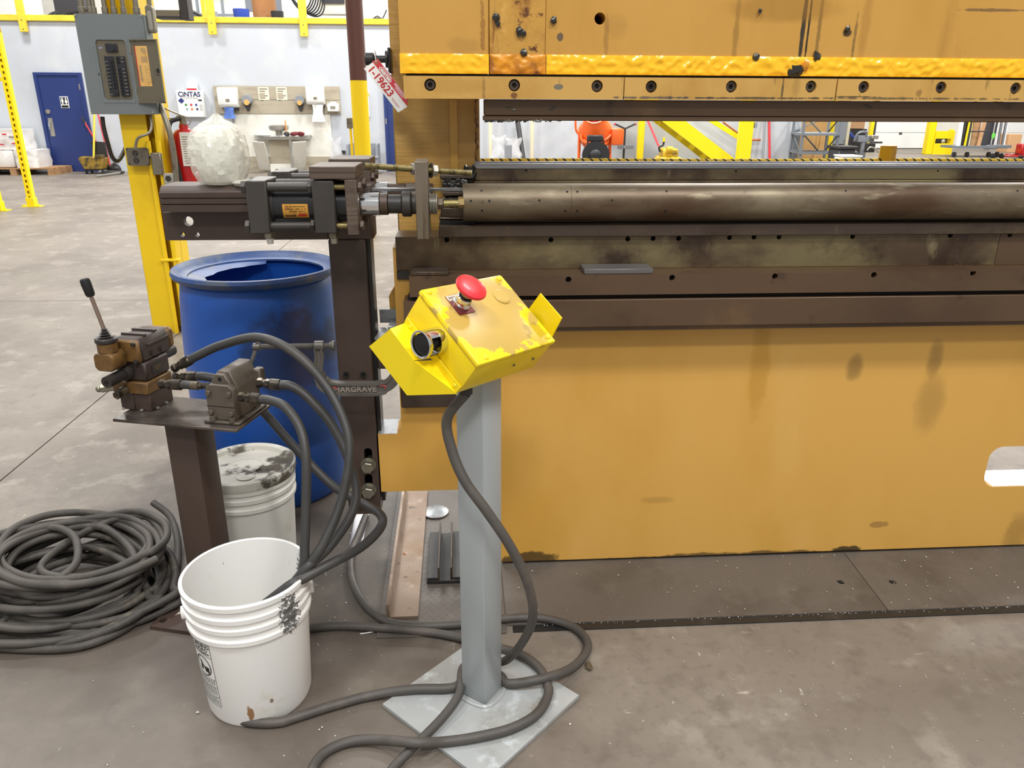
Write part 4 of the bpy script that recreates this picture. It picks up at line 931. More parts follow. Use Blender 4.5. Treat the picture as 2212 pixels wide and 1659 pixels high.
for blk_, (za, n) in enumerate(((.121, 4), (.091, 6), (.060, 6))):
    for k in range(n):
        z = za+k*.0042; u = .06
        while u < .9:
            l = random.uniform(.04, .13); l = min(l, .94-u); sm.grid(lambda a, b: lab(u+l*a, z+.0018*b, .0008), 3, 1); u += l+.03
part('small_print', sm, m_ink, lbl, world=False, angle=60)

B2 = (-.70, 2.275, 0)
b2 = thing('lidded_bucket', 'white plastic bucket with dirty oily lid between the valve stand and blue drum', 'bucket', B2)
part('body', MB().lathe(bucket_profile(.355), 64), m_bucket2, b2, world=False)
part('lid', MB().lathe([(0, .352), (.05, .352), (.052, .355), (.056, .355), (.058, .351), (.128, .350), (.134, .362), (.150, .366), (.156, .362), (.157, .345), (.153, .332), (.149, .332)], 64), m_lid, b2, world=False)
part('spout_cap', MB().lathe([(0, .3555), (.026, .3555), (.028, .354), (.028, .3525)], 28, Matrix.Translation((.02, -.075, 0))), m_lid, b2, world=False)

# ------------------------------------------------------------------ valve stand (turned by -15 degrees)
A15 = math.radians(-15); VO = (-.715, 1.985, 0)
vs = thing('valve_stand', 'dark brown steel pedestal with an oily top plate behind the open bucket', 'stand', VO, A15)
L_ = dict(world=False)
part('top_plate', MB().bx(-.193, .165, -.096, .085, .652, .66, .001), m_plate_oily, vs, **L_)
part('post', MB().bx(-.082, .008, -.045, .045, .0125, .6515, .005, 2), m_frame, vs, **L_)
part('base_plate', MB().prism([(-.187, -.11), (.11, -.11), (.11, .135), (-.187, .135)], .0125, 'xy', 0, [circ(-.165, -.078, .011, 16)]), m_frame, vs, **L_)
part('anchor_hole', MB().cyl((-.165, -.078, .0002), (-.165, -.078, .003), .0105, 14), m_recess_shade, vs, angle=0, **L_)
for x in (.09, .128): part('hex_nut', MB().hexa((x, -.06, .6515), (x, -.06, .642), .009), m_fit, vs, **L_)
for x in (-.07, -.03): part('weld_bead', MB().tube([(x-.012, -.048, .6495), (x+.012, -.048, .6495)], .004, 6), m_frame, vs, **L_)
dv = thing('directional_valve', 'dark brown hydraulic hand valve with black-knobbed lever on the top plate', 'valve', VO, A15)
part('base_block', MB().bx(-.214, -.1725, -.029, .067, .6605, .710, .0015), m_frame, dv, **L_)
part('base_block', MB().bx(-.1715, -.122, -.029, .067, .6605, .710, .0015), m_frame, dv, **L_)
for x, y in ((-.205, -.034), (-.15, -.034), (-.118, -.01), (-.118, .03)): part('weld_bead', MB().ball((x, y, .664), .0055, (1, 1, .8), 1), m_metal, dv, **L_)
sb = part('subplate', MB().bx(-.226, -.119, -.036, .072, .7105, .7435, .002), m_valve_y, dv, **L_)
part('plug_fitting', MB().hexa((-.186, -.0365, .722), (-.186, -.075, .718), .012).cyl((-.186, -.04, .722), (-.186, -.055, .72), .0135, 14), m_fit, dv, **L_)
part('pressure_fitting', MB().hexa((-.226, -.028, .724), (-.255, -.045, .722), .0115).ball((-.258, -.047, .722), .0095, sub=2), m_zinc, dv, **L_)
md = part('spacer_valve', MB().bx(-.196, -.124, -.026, .078, .744, .7965, .005), m_valve, dv, **L_)
part('adjuster', MB().cyl((-.18, -.0265, .768), (-.18, -.047, .768), .023, 24, .018).cyl((-.18, -.047, .768), (-.183, -.105, .766), .0155, 18), m_valve_k, dv, **L_)
part('adjuster_socket', MB().cyl((-.183, -.104, .766), (-.183, -.1062, .766), .006, 6), m_recess_shade, dv, angle=0, **L_)
part('adjuster', MB().cyl((-.15, .0785, .785), (-.15, .135, .785), .0165, 18, None, .004), m_valve_k, dv, **L_)
part('name_plate', MB().bx(-.1237, -.1225, .0, .045, .757, .783), m_valve_k, md, **L_)
part('name_plate_print', MB().bx(-.1224, -.122, .008, .036, .772, .775).bx(-.1224, -.122, .012, .03, .766, .768), m_valve_y, md, **L_)
tb = part('valve_body', MB().prism([(-.215, .7975), (-.128, .7975), (-.126, .835), (-.136, .862), (-.205, .862), (-.215, .845)], .118, 'xz', -.022, (), .004), m_valve, dv, **L_)
part('body_rib', MB().bx(-.205, -.134, .006, .014, .8615, .867).bx(-.205, -.134, .05, .058, .8615, .867).bx(-.127, -.1225, .0, .09, .838, .843).bx(-.127, -.122, .012, .026, .806, .82).bx(-.127, -.122, .05, .064, .806, .82), m_valve, dv, **L_)
part('rear_cover', MB().bx(-.212, -.13, .0965, .125, .80, .858, .008), m_valve_y, dv, **L_)
part('front_flange', MB().bx(-.216, -.127, -.036, -.0225, .798, .861, .006), m_valve_y, dv, **L_)
for x, z in ((-.205, .805), (-.138, .805), (-.205, .852), (-.138, .852)): part('cap_screw', MB().cyl((x, -.0365, z), (x, -.043, z), .0055, 12), m_valve_k, dv, **L_)
bo = part('lever_housing', MB().prism([(-.222, .800), (-.214, .790), (-.172, .790), (-.164, .800), (-.164, .828), (-.172, .838), (-.214, .838), (-.222, .828)], .054, 'xz', -.0905, (), .003), m_valve_y, dv, **L_)
part('lever_neck', MB().cyl((-.193, -.066, .8385), (-.193, -.066, .862), .0245, 24), m_valve_y, dv, **L_)
part('boot_collar', MB().cyl((-.193, -.066, .8625), (-.193, -.066, .876), .0275, 28, None, .003), m_valve_k, dv, **L_)
bt = []
for i in range(4): z = .876+i*.0062; r = .0185-.0032*i; bt += [(r*.62, z), (r, z+.0028), (r*.6, z+.0055)]
part('rubber_boot', MB().lathe([(0, .876)]+bt+[(0, .9015)], 24, Matrix.Translation((-.193, -.066, 0))), m_valve_k, dv, **L_)
lv0, lv1 = Vector((-.193, -.066, .895)), Vector((-.214, -.066, .985))
lvr = part('lever', MB().cyl(lv0, lv1, .0052, 12), m_lever, dv, **L_)
dd = (lv1-lv0).normalized()
part('lever_knob', MB().lathe([(0, 0), (.0085, 0), (.0115, .006), (.0125, .035), (.0115, .044), (.008, .047), (0, .047)], 20, Matrix.Translation(lv1-dd*.002) @ Vector((0, 0, 1)).rotation_difference(dd).to_matrix().to_4x4()), m_ink, lvr, **L_)
# flow divider / gear pump body
gp = thing('gear_pump', 'grey-brown cast pump body bolted to the right end of the top plate', 'pump', VO, A15)
part('body', MB().prism([(.068, .6685), (.148, .6685), (.149, .752), (.130, .797), (.096, .797), (.067, .752)], .108, 'xz', -.04, (), .003), m_pump, gp, **L_)
part('front_plate', MB().prism([(.069, .6685), (.147, .6685), (.148, .754), (.135, .766), (.081, .766), (.068, .754)], .022, 'xz', -.0625, (), .002), m_pump, gp, **L_)
part('front_nose', MB().prism([(.078, .762), (.138, .762), (.122, .792), (.094, .792)], .03, 'xz', -.052, (), .003), m_pump, gp, **L_)
part('nose_bore', MB().cyl((.108, -.0522, .778), (.108, -.05, .778), .006, 12), m_recess_shade, gp, angle=0, **L_)
part('foot_flange', MB().bx(.058, .16, -.072, .075, .6605, .668, .002), m_pump, gp, **L_)
for x, z in ((.079, .744), (.137, .744), (.079, .690), (.137, .690)): part('hex_bolt', MB().hexa((x, -.063, z), (x, -.071, z), .0075), m_pump, gp, **L_)
for x in (.084, .139): part('cap_screw', MB().cyl((x, -.068, .6685), (x, -.068, .681), .0085, 14), m_pump, gp, **L_)
part('rear_lug', MB().bx(.142, .166, .045, .075, .722, .775, .004), m_pump, gp, **L_)
part('plate_seam', MB().bx(.0685, .1475, -.0631, -.0624, .7055, .7072), m_recess_shade, gp, **L_)

# ------------------------------------------------------------------ hydraulic hoses
def W15(x, y, z): return WM[vs.name] @ Vector((x, y, z))
def fitting(mb_parent, p, d, s=1.0):
    d = Vector(d).normalized(); p = Vector(p)
    part('hose_fitting', MB().hexa(p, p+d*.014*s, .0125*s).cyl(p+d*.014*s, p+d*.022*s, .0095*s, 14).hexa(p+d*.022*s, p+d*.034*s, .0125*s).cyl(p+d*.034*s, p+d*.062*s, .0145*s, 18, None, .002), m_fit, mb_parent)
    return p+d*.06*s
def hose(lab, start, sdir, pts, r=.0122, end=None, m=m_hose):
    h = thing('hydraulic_hose', lab, 'hose', start)
    p0 = fitting(h, start, sdir)
    pp = [p0, p0+Vector(sdir).normalized()*.03]+[Vector(p) for p in pts]
    part('hose', MB().tube(pp, r, 12, 8), m, h); 
    if end: fitting(h, end[0], end[1])
    return h
bcx, bcy = BL[0], BL[1]
s1_ = P(374, 797, 2.045)
hose('hydraulic hose arching high from the hand valve down into the open bucket', s1_, P(415, 775, 2.035)-s1_,
     [P(480, 745, 2.02), P(560, 729, 1.98), P(640, 765, 1.92), P(705, 835, 1.86), P(745, 915, 1.81), P(755, 985, 1.77), P(738, 1080, 1.72), P(703, 1165, 1.67), P(668, 1222, 1.645), Vector((bcx+.05, bcy-.04, .22)), Vector((bcx+.02, bcy-.06, .12))])
s2_ = P(374, 812, 2.06)
hose('hydraulic hose passing behind the pump and looping low across the drum into the bucket', s2_, P(412, 813, 2.06)-s2_,
     [P(500, 830, 2.06), P(560, 880, 2.06), P(640, 970, 2.05), P(720, 1050, 2.0), P(785, 1088, 1.92), P(822, 1112, 1.84), P(822, 1140, 1.80), P(780, 1182, 1.73), P(710, 1220, 1.66), P(655, 1250, 1.62), P(615, 1272, 1.60), Vector((bcx-.02, bcy-.06, .24)), Vector((bcx-.06, bcy-.03, .14))])
s3_ = P(345, 829, 1.955); e3_ = P(452, 834, 1.93)
h3 = thing('hydraulic_hose', 'short straight hydraulic hose between the hand valve and the pump', 'hose', s3_)
p0 = fitting(h3, s3_, e3_-s3_); p1 = fitting(h3, e3_, s3_-e3_, .8)
part('hose', MB().tube([p0, (p0+p1)/2+Vector((0, 0, .001)), p1], .0115, 12, 6), m_hose, h3)
part('elbow', MB().tube([e3_, e3_+Vector((.006, .004, -.012)), e3_+Vector((.016, .01, -.02))], .012, 10, 4), m_fit, h3)
s4_ = P(556, 826, 1.93)
hose('hydraulic hose from the rear side of the pump curving right then into the bucket', s4_, P(610, 832, 1.92)-s4_,
     [P(665, 858, 1.90), P(715, 915, 1.87), P(752, 990, 1.83), P(770, 1060, 1.79), P(757, 1115, 1.75), P(712, 1180, 1.69), P(655, 1235, 1.635), Vector((bcx+.05, bcy-.01, .24)), Vector((bcx+.0, bcy+.02, .12))])
s5_ = P(517, 857, 1.885)
hose('hydraulic hose from the front side of the pump hanging straight into the bucket', s5_, P(575, 864, 1.86)-s5_,
     [P(617, 880, 1.82), P(648, 925, 1.78), P(661, 990, 1.74), P(661, 1090, 1.70), P(658, 1180, 1.665), P(655, 1225, 1.655), Vector((bcx+.095, bcy+.0, .22)), Vector((bcx+.06, bcy+.01, .1))])

# ------------------------------------------------------------------ coil of cable on the floor
cc = G(150, 1262, .05)
pts = []; loops = 22; random.seed(11)
prev = None
for k in range(loops):
    top = k > 12
    rad = random.uniform(.225, .315) if not top else random.uniform(.19, .27)
    ox, oy = random.gauss(0, .035), random.gauss(0, .03)
    if top: ox += .02; oy += .05
    zb = .014+.0066*k+random.uniform(0, .01); tx, ty = random.uniform(-.05, .05), random.uniform(-.02, .10)
    ph = random.uniform(0, 6)
    n = 14
    for i in range(n):
        a = 2*PI*i/n+k*.0
        rr_ = rad*(1+.05*math.sin(2*a+ph)+.03*math.sin(3*a+ph*2))
        x, y = cc.x+ox+1.0*rr_*math.cos(a), cc.y+oy+.80*rr_*math.sin(a)
        z = zb+tx*math.cos(a)*.5+ty*math.sin(a)*.5+.012*math.sin(a*2+ph)
        v = Vector((x, y, max(.0155, z)))
        if prev is not None and i < 3: v = prev.lerp(v, (i+1)/4)
        pts.append(v)
    prev = pts[-1]
coil = MB().tube(pts, .0118, 10, 5)
coil_o = solo('cable_coil', coil, m_hose_worn, 'loose coil of thick dusty grey cable piled on the floor at the left', 'cable', loc=(cc.x, cc.y, 0))
ln = MB().tube([G(0, 1320, .03), G(55, 1290, .08), G(120, 1255, .13), G(165, 1215, .15), G(160, 1160, .155), G(110, 1140, .15), G(40, 1170, .12), G(-40, 1215, .08), G(-120, 1240, .04)], .0118, 10, 8)
ln2 = MB().tube([G(-60, 1190, .03), G(0, 1215, .06), G(38, 1270, .07), G(20, 1330, .05), G(-40, 1370, .02)], .0118, 10, 8)
part('loose_loop', ln, m_hose_worn, coil_o); part('loose_loop', ln2, m_hose_worn, coil_o)
part('loose_loop', MB().tube([G(-30, 1395, .0145), G(60, 1402, .0145), G(180, 1395, .0145), G(290, 1345, .0145), G(365, 1265, .0145), G(385, 1190, .02), G(370, 1120, .06), G(330, 1085, .1)], .0118, 10, 8), m_hose_worn, coil_o)
# ------------------------------------------------------------------ control pedestal
PC = (.033, 1.575, 0)
pd = thing('control_pedestal', 'yellow two-hand control box with red stop mushroom on a grey pedestal', 'control stand', PC)
A45 = Matrix.Rotation(math.radians(45), 4, 'Z')
mb = MB().bx(-.179, .179, -.179, .179, .0005, .0125, .0015); part('base_plate', mb.xf(A45), m_grey_base, pd, world=False)
A38 = Matrix.Translation((.002, .03, 0)) @ Matrix.Rotation(math.radians(-37), 4, 'Z')
part('post', MB().bx(-.0375, .0375, -.0375, .0375, .0127, .925, .005, 2).xf(A38), m_grey_post, pd, world=False)
wb = MB().tube([(-.042, -.042, .0145), (.042, -.042, .0145), (.042, .042, .0145), (-.042, .042, .0145)], .0055, 6, 6, True)
part('weld_bead', wb.xf(A38), m_grey_base, pd, world=False)
RB = Matrix(((.6942, -.5599, .4523), (.719, .5696, -.3984), (-.0346, .6018, .7979))).to_4x4()
RB.translation = Vector((.0607-PC[0], 1.55-PC[1], 1.0327))
BW, BH, BD = .2487, .2042, .0934
def bp(name, mb, m, parent=None, **k): return part(name, mb, m, parent or pd, world=False, M=RB if parent is None else None, **k)
hw, hl_ = BW/2, BH/2
box = bp('box_body', MB().bx(-hw+.003, hw-.003, -hl_+.003, hl_-.003, -BD, -.0135, .004, 2), m_sfy)
cov = bp('box_cover', MB().bx(-hw, hw, -hl_, hl_, -.013, 0, .005, 2), m_lidpaint)
for x, y in ((-hw+.017, hl_-.011), (hw-.017, hl_-.011), (hw-.014, -hl_+.016), (-hw+.03, -hl_+.012)):
    part('cover_screw', MB().lathe([(0, .0032), (.004, .0028), (.0062, .0012), (.0066, 0)], 16, Matrix.Translation((x, y, .0002))).bx(x-.0045, x+.0045, y-.0006, y+.0006, .003, .0036), m_sfy, cov, world=False)
part('hole_plug', MB().lathe([(0, .0032), (.0175, .0032), (.0185, .0022), (.0205, .0018), (.021, 0)], 36, Matrix.Translation((.0715, .042, .0003))), m_lidpaint, cov, world=False)
ex, ey = -.054, .045
part('legend_plate', MB().bx(ex-.024, ex+.022, ey-.026, ey+.026, .0003, .0016), m_legend, cov, world=False)
part('legend_strip', MB().bx(ex-.0235, ex+.0215, ey+.013, ey+.0255, .0016, .0019), m_metal, cov, world=False)
lt = MB()
for i in range(7): lt.bx(ex-.019+.0055*i, ex-.0155+.0055*i, ey+.0165, ey+.0225, .0019, .0021)
part('legend_print', lt, m_greyline, cov, world=False, angle=0)
E0 = Matrix.Translation((ex, ey, 0))
st = part('stop_collar', MB().lathe([(0, .0017), (.0195, .0017), (.0195, .006), (.0175, .007), (.0175, .011), (.016, .012), (.016, .021), (.0145, .0225), (0, .0225)], 36, E0), m_chrome, cov, world=False)
part('stop_nut', MB().hexa((ex, ey, .0062), (ex, ey, .0105), .0205), m_chrome, cov, world=False)
part('stop_ring', MB().lathe([(.0125, .0227), (.0145, .0227), (.0145, .026), (.0125, .027)], 30, E0), m_ink, cov, world=False)
part('stop_stem', MB().cyl((ex, ey, .0228), (ex, ey, .0425), .0115, 24), m_zinc, cov, world=False)
part('stop_mushroom', MB().lathe([(0, .0425), (.024, .0427), (.0325, .046), (.0342, .0495), (.033, .053), (.026, .0555), (.014, .0568), (0, .0572)], 48, E0), m_estop, cov, world=False)
# palm button with chrome shroud on the left wall
BM = Matrix.Translation((-hw+.0028, .0044, -.0462)) @ Matrix.Rotation(-PI/2, 4, 'Y')    # local z points out of the wall
sh = MB().lathe([(.0235, .0003), (.0275, .0003), (.0275, .018), (.0255, .018), (.0255, .004), (.0235, .004)], 44)
sh.lathe([(.0255, .041), (.0275, .041), (.0285, .045), (.0285, .050), (.0265, .051), (.0242, .049), (.0242, .043)], 44)
for a0, a1 in ((math.radians(150), math.radians(235)), (math.radians(-20), math.radians(65))):
    sh.lathe([(.0256, .0178), (.0274, .0178), (.0274, .0412), (.0256, .0412), (.0256, .0178)], 14, None, a0, a1)
part('button_shroud', sh.xf(BM), m_chrome, box, world=False)
part('palm_button', MB().lathe([(0, .049), (.017, .0482), (.0222, .0455), (.0222, .036), (.017, .033), (.014, .030), (.014, .024), (.017, .022), (.017, .016), (.014, .014), (.014, .0042), (0, .0042)], 36).xf(BM), m_ink, box, world=False)
BM2 = Matrix.Translation((hw-.0028, -.02, -.0462)) @ Matrix.Rotation(PI/2, 4, 'Y')
part('button_shroud', MB().lathe([(.0235, .0003), (.0275, .0003), (.0275, .025), (.0255, .025), (.0255, .004), (.0235, .004)], 36).xf(BM2), m_chrome, box, world=False)
part('palm_button', MB().lathe([(0, .024), (.017, .023), (.022, .020), (.022, .004), (0, .004)], 30).xf(BM2), m_ink, box, world=False)
# guards
xo = -hw-.045
gl = part('left_guard', MB().prism([(.083, -.086), (.107, -.167), (-.031, -.162), (-.003, -.085)], .003, 'yz', xo-.003), m_bracket_y, box, world=False)
part('guard_web', MB().quad((xo-.003, .084, -.086), (-hw+.003, .092, -.0895), (-hw+.003, -.005, -.0895), (xo-.003, -.003, -.0855), .0025), m_bracket_y, gl, world=False)
part('guard_flange', MB().bx(-hw-.0005, -hw+.0026, -hl_+.004, .094, -.0925, -.074, .0008), m_bracket_y, gl, world=False)
part('guard_end', MB().quad((xo-.003, -.004, -.0865), (xo-.003, -.031, -.162), (-hw+.002, -.098, -.0945), (-hw+.002, -.012, -.0905), .0025), m_bracket_y, gl, world=False)
for y, z in ((.075, -.083), (-.085, -.084)): part('flange_screw', MB().lathe([(0, .002), (.0035, .0017), (.0048, 0)], 12, Matrix.Translation((-hw-.0006, y, z)) @ Matrix.Rotation(-PI/2, 4, 'Y')), m_bracket_y, gl, world=False)
xr2 = hw+.034
g2 = part('right_guard', MB().prism([(.012, .024), (-.065, .025), (-.080, -.062), (.012, -.062)], .003, 'yz', xr2), m_bracket_y, box, world=False)
part('guard_web', MB().bx(hw-.0028, xr2+.003, -.08, .012, -.0655, -.0623), m_bracket_y, g2, world=False)
for x in (.02, .085): part('front_screw', MB().cyl((x, -hl_+.0028, -.05), (x, -hl_+.0005, -.05), .003, 10), m_greyline, box, world=False)
m_gland = mat('black_gland', (44, 42, 42), .5)
GL = RB @ Vector((-.078, -.075, -BD))
part('cable_gland', MB().cyl((GL.x, GL.y, GL.z+.008), (GL.x+.0, GL.y-.002, GL.z-.03), .014, 14), m_gland, pd, world=False)

# ------------------------------------------------------------------ cables on the floor
CR = .0122
def floorpt(px, py, z=CR+.001): return G(px, py, z)
gx = Vector(PC)+GL
c1 = [gx+Vector((0, 0, -.03)), P(966, 905, 1.50), P(977, 975, 1.49), P(1005, 1040, 1.47), P(1052, 1105, 1.455), P(1102, 1180, 1.45), P(1140, 1260, 1.46), P(1151, 1330, 1.50), P(1130, 1385, 1.56),
      G(1090, 1428, .06), Vector((.045, 1.69, .042)), Vector((-.012, 1.665, .040)), G(992, 1498, .040), G(960, 1545, .032), G(905, 1602, .026), G(855, 1652, .014), G(800, 1720, .0135)]
solo('control_cable', MB().tube(c1, .0112, 10, 8), m_cable, 'grey cable from the yellow control box curling down round the pedestal post', 'cable', loc=(PC[0], PC[1]-.1, 0))
c2 = [floorpt(500, 1548), floorpt(545, 1560), floorpt(600, 1560), floorpt(640, 1549), floorpt(720, 1524), G(800, 1503, .014), G(890, 1489, .0255), G(975, 1486, .0255), Vector((-.012, 1.632, .0255)), Vector((.038, 1.668, .0255)), Vector((.085, 1.642, .0255)), G(1100, 1477, .0255), G(1180, 1464, .040), G(1237, 1441, .02), floorpt(1268, 1405), floorpt(1262, 1375), floorpt(1228, 1350), G(1160, 1334, .018), G(1080, 1337, .02), G(1000, 1348, .02), G(900, 1352, .02), G(835, 1342, .02), G(785, 1302, .017), G(760, 1250, .014), G(759, 1195, .0135), G(773, 1158, .0135), G(790, 1115, .0135)]
solo('floor_cable', MB().tube(c2, CR, 10, 8), m_cable, 'grey cable running from under the open bucket in a wide loop right of the pedestal', 'cable', loc=floorpt(1268, 1405, 0))
c3 = [floorpt(668, 1357), floorpt(740, 1352), G(830, 1357, .016), G(930, 1366, .0135), G(1000, 1379, .016), G(1060, 1395, .02), G(1120, 1412, .026), G(1162, 1440, .028), G(1181, 1474, .026), G(1184, 1502, .026), G(1160, 1542, .026), G(1105, 1573, .026), G(1030, 1592, .026), G(960, 1602, .026), G(895, 1604, .048), G(820, 1598, .022), G(760, 1601, .0135), G(710, 1620, .0135), G(682, 1648, .0135), G(665, 1700, .0135)]
solo('floor_cable', MB().tube(c3, CR, 10, 8), m_cable, 'grey cable crossing behind the pedestal and curving over the front of its base plate', 'cable', loc=floorpt(740, 1352, 0))

# ------------------------------------------------------------------ tread plates in front of the press
Tz = .006
XA0, XA1 = -.262, .1135; yA0 = 1.845
seamA, seamB = G(1826, 1198, Tz), G(1912, 1310, Tz)
xs_ = (seamA.x+seamB.x)/2
def lugs(outline, y0, y1, x0f, x1f):
    mb = MB(); k = 0; s = .0255
    j = 0; y = y0+.01
    while y < y1-.008:
        x = x0f(y)+.012+(s/2 if j % 2 else 0); i = 0
        while x < x1f(y)-.01:
            a = math.radians(45 if (i+j) % 2 else -45); c, sn = math.cos(a), math.sin(a); L, W, h = .0095, .0030, .0007
            v = []
            for (u, t, z) in ((-L, 0, 0), (0, -W, 0), (L, 0, 0), (0, W, 0), (-L*.5, 0, h), (L*.5, 0, h)):
                v.append(mb.bm.verts.new((x+u*c-t*sn, y+u*sn+t*c, Tz+z)))
            for f in ((0, 1, 4), (1, 5, 4), (1, 2, 5), (2, 3, 5), (3, 4, 5), (3, 0, 4)): mb.bm.faces.new([v[q] for q in f])
            x += s; i += 1
        y += s*.62; j += 1
    return mb
hA, hB = G(1816, 1257, Tz), G(1928, 1257, Tz)
def seam_x(y): return seamA.x+(seamB.x-seamA.x)*(y-seamA.y)/(seamB.y-seamA.y)
ta = thing('tread_plate', 'dark steel tread plate left of the pedestal under the angle bar', 'floor plate', (-.08, 2.2, 0))
part('plate', MB().bx(XA0, XA1, yA0, 2.75, .0003, Tz, .001), m_tread, ta); part('tread_lug', lugs(None, yA0, 2.6, lambda y: XA0, lambda y: XA1), m_tread, ta, kind='stuff', angle=0)
yB0 = 1.878
tb_ = thing('tread_plate', 'dark steel tread plate along the press bed behind the pedestal, with one bolt hole', 'floor plate', (.8, 2.03, 0))
part('plate', MB().prism([(XA1+.003, yB0), (seam_x(yB0)-.0012, yB0), (seam_x(2.196)-.0012, 2.196), (XA1+.003, 2.196)], Tz-.0003, 'xy', .0003, [circ(hA.x, hA.y, .0115, 18)]), m_tread, tb_, angle=30)
part('tread_lug', lugs(None, yB0, 2.19, lambda y: XA1+.003, lambda y: seam_x(y)), m_tread, tb_, kind='stuff', angle=0)
part('plate_bore', MB().cyl((hA.x, hA.y, .0003), (hA.x, hA.y, .001), .0115, 14), m_recess_shade, tb_, angle=0)
tc_ = thing('tread_plate', 'dark steel tread plate at the far right beyond the slanted joint', 'floor plate', (2.3, 2.03, 0))
part('plate', MB().prism([(seam_x(yB0)+.0012, yB0), (3.3, yB0), (3.3, 2.196), (seam_x(2.196)+.0012, 2.196)], Tz-.0003, 'xy', .0003, [circ(hB.x, hB.y, .0115, 18)]), m_tread, tc_, angle=30)
part('tread_lug', lugs(None, yB0, 2.19, lambda y: seam_x(y), lambda y: 3.3), m_tread, tc_, kind='stuff', angle=0)
part('plate_bore', MB().cyl((hB.x, hB.y, .0003), (hB.x, hB.y, .001), .0115, 14), m_recess_shade, tc_, angle=0)
solo('edge_strip', MB().bx(XA1+.02, 3.3, yB0-.03, yB0-.002, .0002, .0035), m_black_steel, 'thin dark steel edging strip on the concrete before the tread plates', 'strip', loc=(1.5, yB0-.015, 0))
# rusty angle bar, disc and twin-fin jig on the left tread plate
ab = [G(835, 1336, .012), G(903, 1336, .012), G(906, 1062, .012), G(860, 1062, .012)]
xa, xb = (ab[0].x), (ab[1].x); yb0 = ab[0].y
yb1 = 2.72
T6 = Tz+.0016
solo('angle_bar', MB().prism([(xa, T6), (xb, T6), (xb, T6+.009), (xa+.010, T6+.009), (xa+.009, T6+.052), (xa, T6+.052)], yb1-yb0, 'xz', yb0), m_copper, 'rusty steel angle bar lying on the tread plate below the press end', 'bar', loc=((xa+xb)/2, yb0, T6), angle=25)
od = MB()
for a, b, r in ((875, 1196, .007), (853, 1194, .004)): od.lathe([(0, .002), (r*.7, .0017), (r, 0)], 16, Matrix.Translation(G(a, b, T6+.0092)))
solo('oil_drop', od, mat('amber_oil', (150, 74, 20), .05, coat=.8), 'amber oil drops lying on the rusty angle bar', 'oil', kind='stuff')
dc = G(941, 1107, T6)
solo('steel_disc', MB().lathe([(0, .0), (.047, .0), (.0485, .001), (.0485, .005), (.047, .006), (0, .006)], 40, Matrix.Translation((dc.x, dc.y, T6))), m_galv, 'round grey steel disc lying on the left tread plate', 'disc', loc=(dc.x, dc.y, T6))
j0 = G(922, 1262, T6); jx0, jx1 = j0.x, G(1012, 1262, T6).x; jy0, jy1 = j0.y, G(930, 1148, T6+.02).y
jg = thing('fin_jig', 'dark steel jig with two upright fins standing on the left tread plate', 'jig', ((jx0+jx1)/2, (jy0+jy1)/2, T6))
part('base', MB().bx(jx0, jx1, jy0, jy1, T6, T6+.012, .001), m_black_steel, jg)
f0, f1 = G(948, 1250, T6+.013).x, G(975, 1250, T6+.013).x
for x in (f0, f1): part('fin', MB().bx(x-.003, x+.003, jy0+.004, jy1+.0, T6+.0122, T6+.056, .0008), m_steel, jg)
part('step', MB().bx(jx0+.002, f0-.004, jy0+.004, jy1-.004, T6+.0122, T6+.02), m_black_steel, jg); part('step', MB().bx(f1+.004, jx1-.002, jy0+.004, jy1-.004, T6+.0122, T6+.02), m_black_steel, jg)
x0, x1 = G(757, 1190).x, G(795, 1190).x
solo('shim_plate', MB().prism([(G(752, 1192).x, G(752, 1192).y), (G(780, 1192).x, G(780, 1192).y), (G(797, 1114).x, G(797, 1114).y), (G(768, 1114).x, G(768, 1114).y)], .006, 'xy', .0003), m_bright, 'small bright steel shim on the floor beside the foot of the brown post', 'plate')
# scattered slugs
random.seed(5); sl = MB()
def slug(x, y, z, r): sl.ball((x, y, z+r*.55), r, (1, 1, .6), 1, .3)
for k in range(90):
    y = random.uniform(yB0, 2.19); x = random.uniform(.14, 2.2); slug(x, y, Tz+.001, random.uniform(.0012, .0036))
for k in range(150):
    x = random.uniform(.2, 2.2); slug(x, yB0-.004+random.gauss(0, .004), .0035, random.uniform(.001, .0026))
for k in range(70):
    x = random.uniform(-.55, -.22); y = random.uniform(1.75, 2.45)
    if (x-BL[0])**2+(y-BL[1])**2 > .03: slug(x, y, .0, random.uniform(.001, .003))
for k in range(110):
    x = random.uniform(-1.0, 1.6); y = random.uniform(1.28, 1.86)
    if (x-BL[0])**2+(y-BL[1])**2 > .03 and not (abs(x-.03)+abs(y-1.575) < .27): slug(x, y, 0, random.uniform(.0008, .0028))
for a, b, r in ((1120, 1330, .003), (690, 1577, .004), (696, 1572, .004), (428, 1540, .005), (1232, 1565, .004)): p = G(a, b); slug(p.x, p.y, 0, r)
solo('metal_slugs', sl, m_slug, 'tiny bright punched metal slugs scattered over the floor and tread plates', 'slugs', kind='stuff', angle=60)
p = G(1272, 1443)
solo('dry_leaf', MB().ball((p.x, p.y, .006), .012, (.7, 1.4, .45), 2, .7), m_leaf, 'small crumpled brown scrap on the floor right of the pedestal', 'scrap', loc=(p.x, p.y, 0))
p = G(800, 1365)
solo('wire_offcut', MB().tube([G(778, 1369, .002), G(800, 1366, .004), G(815, 1362, .002)], .0018, 5, 4), m_whiteplast, 'short white tie offcut on the floor left of the pedestal', 'scrap', loc=(p.x, p.y, 0))
# ------------------------------------------------------------------ yellow column with panel
CY = 5.12
cx0, cx1 = G(330, 705).x, -1.80
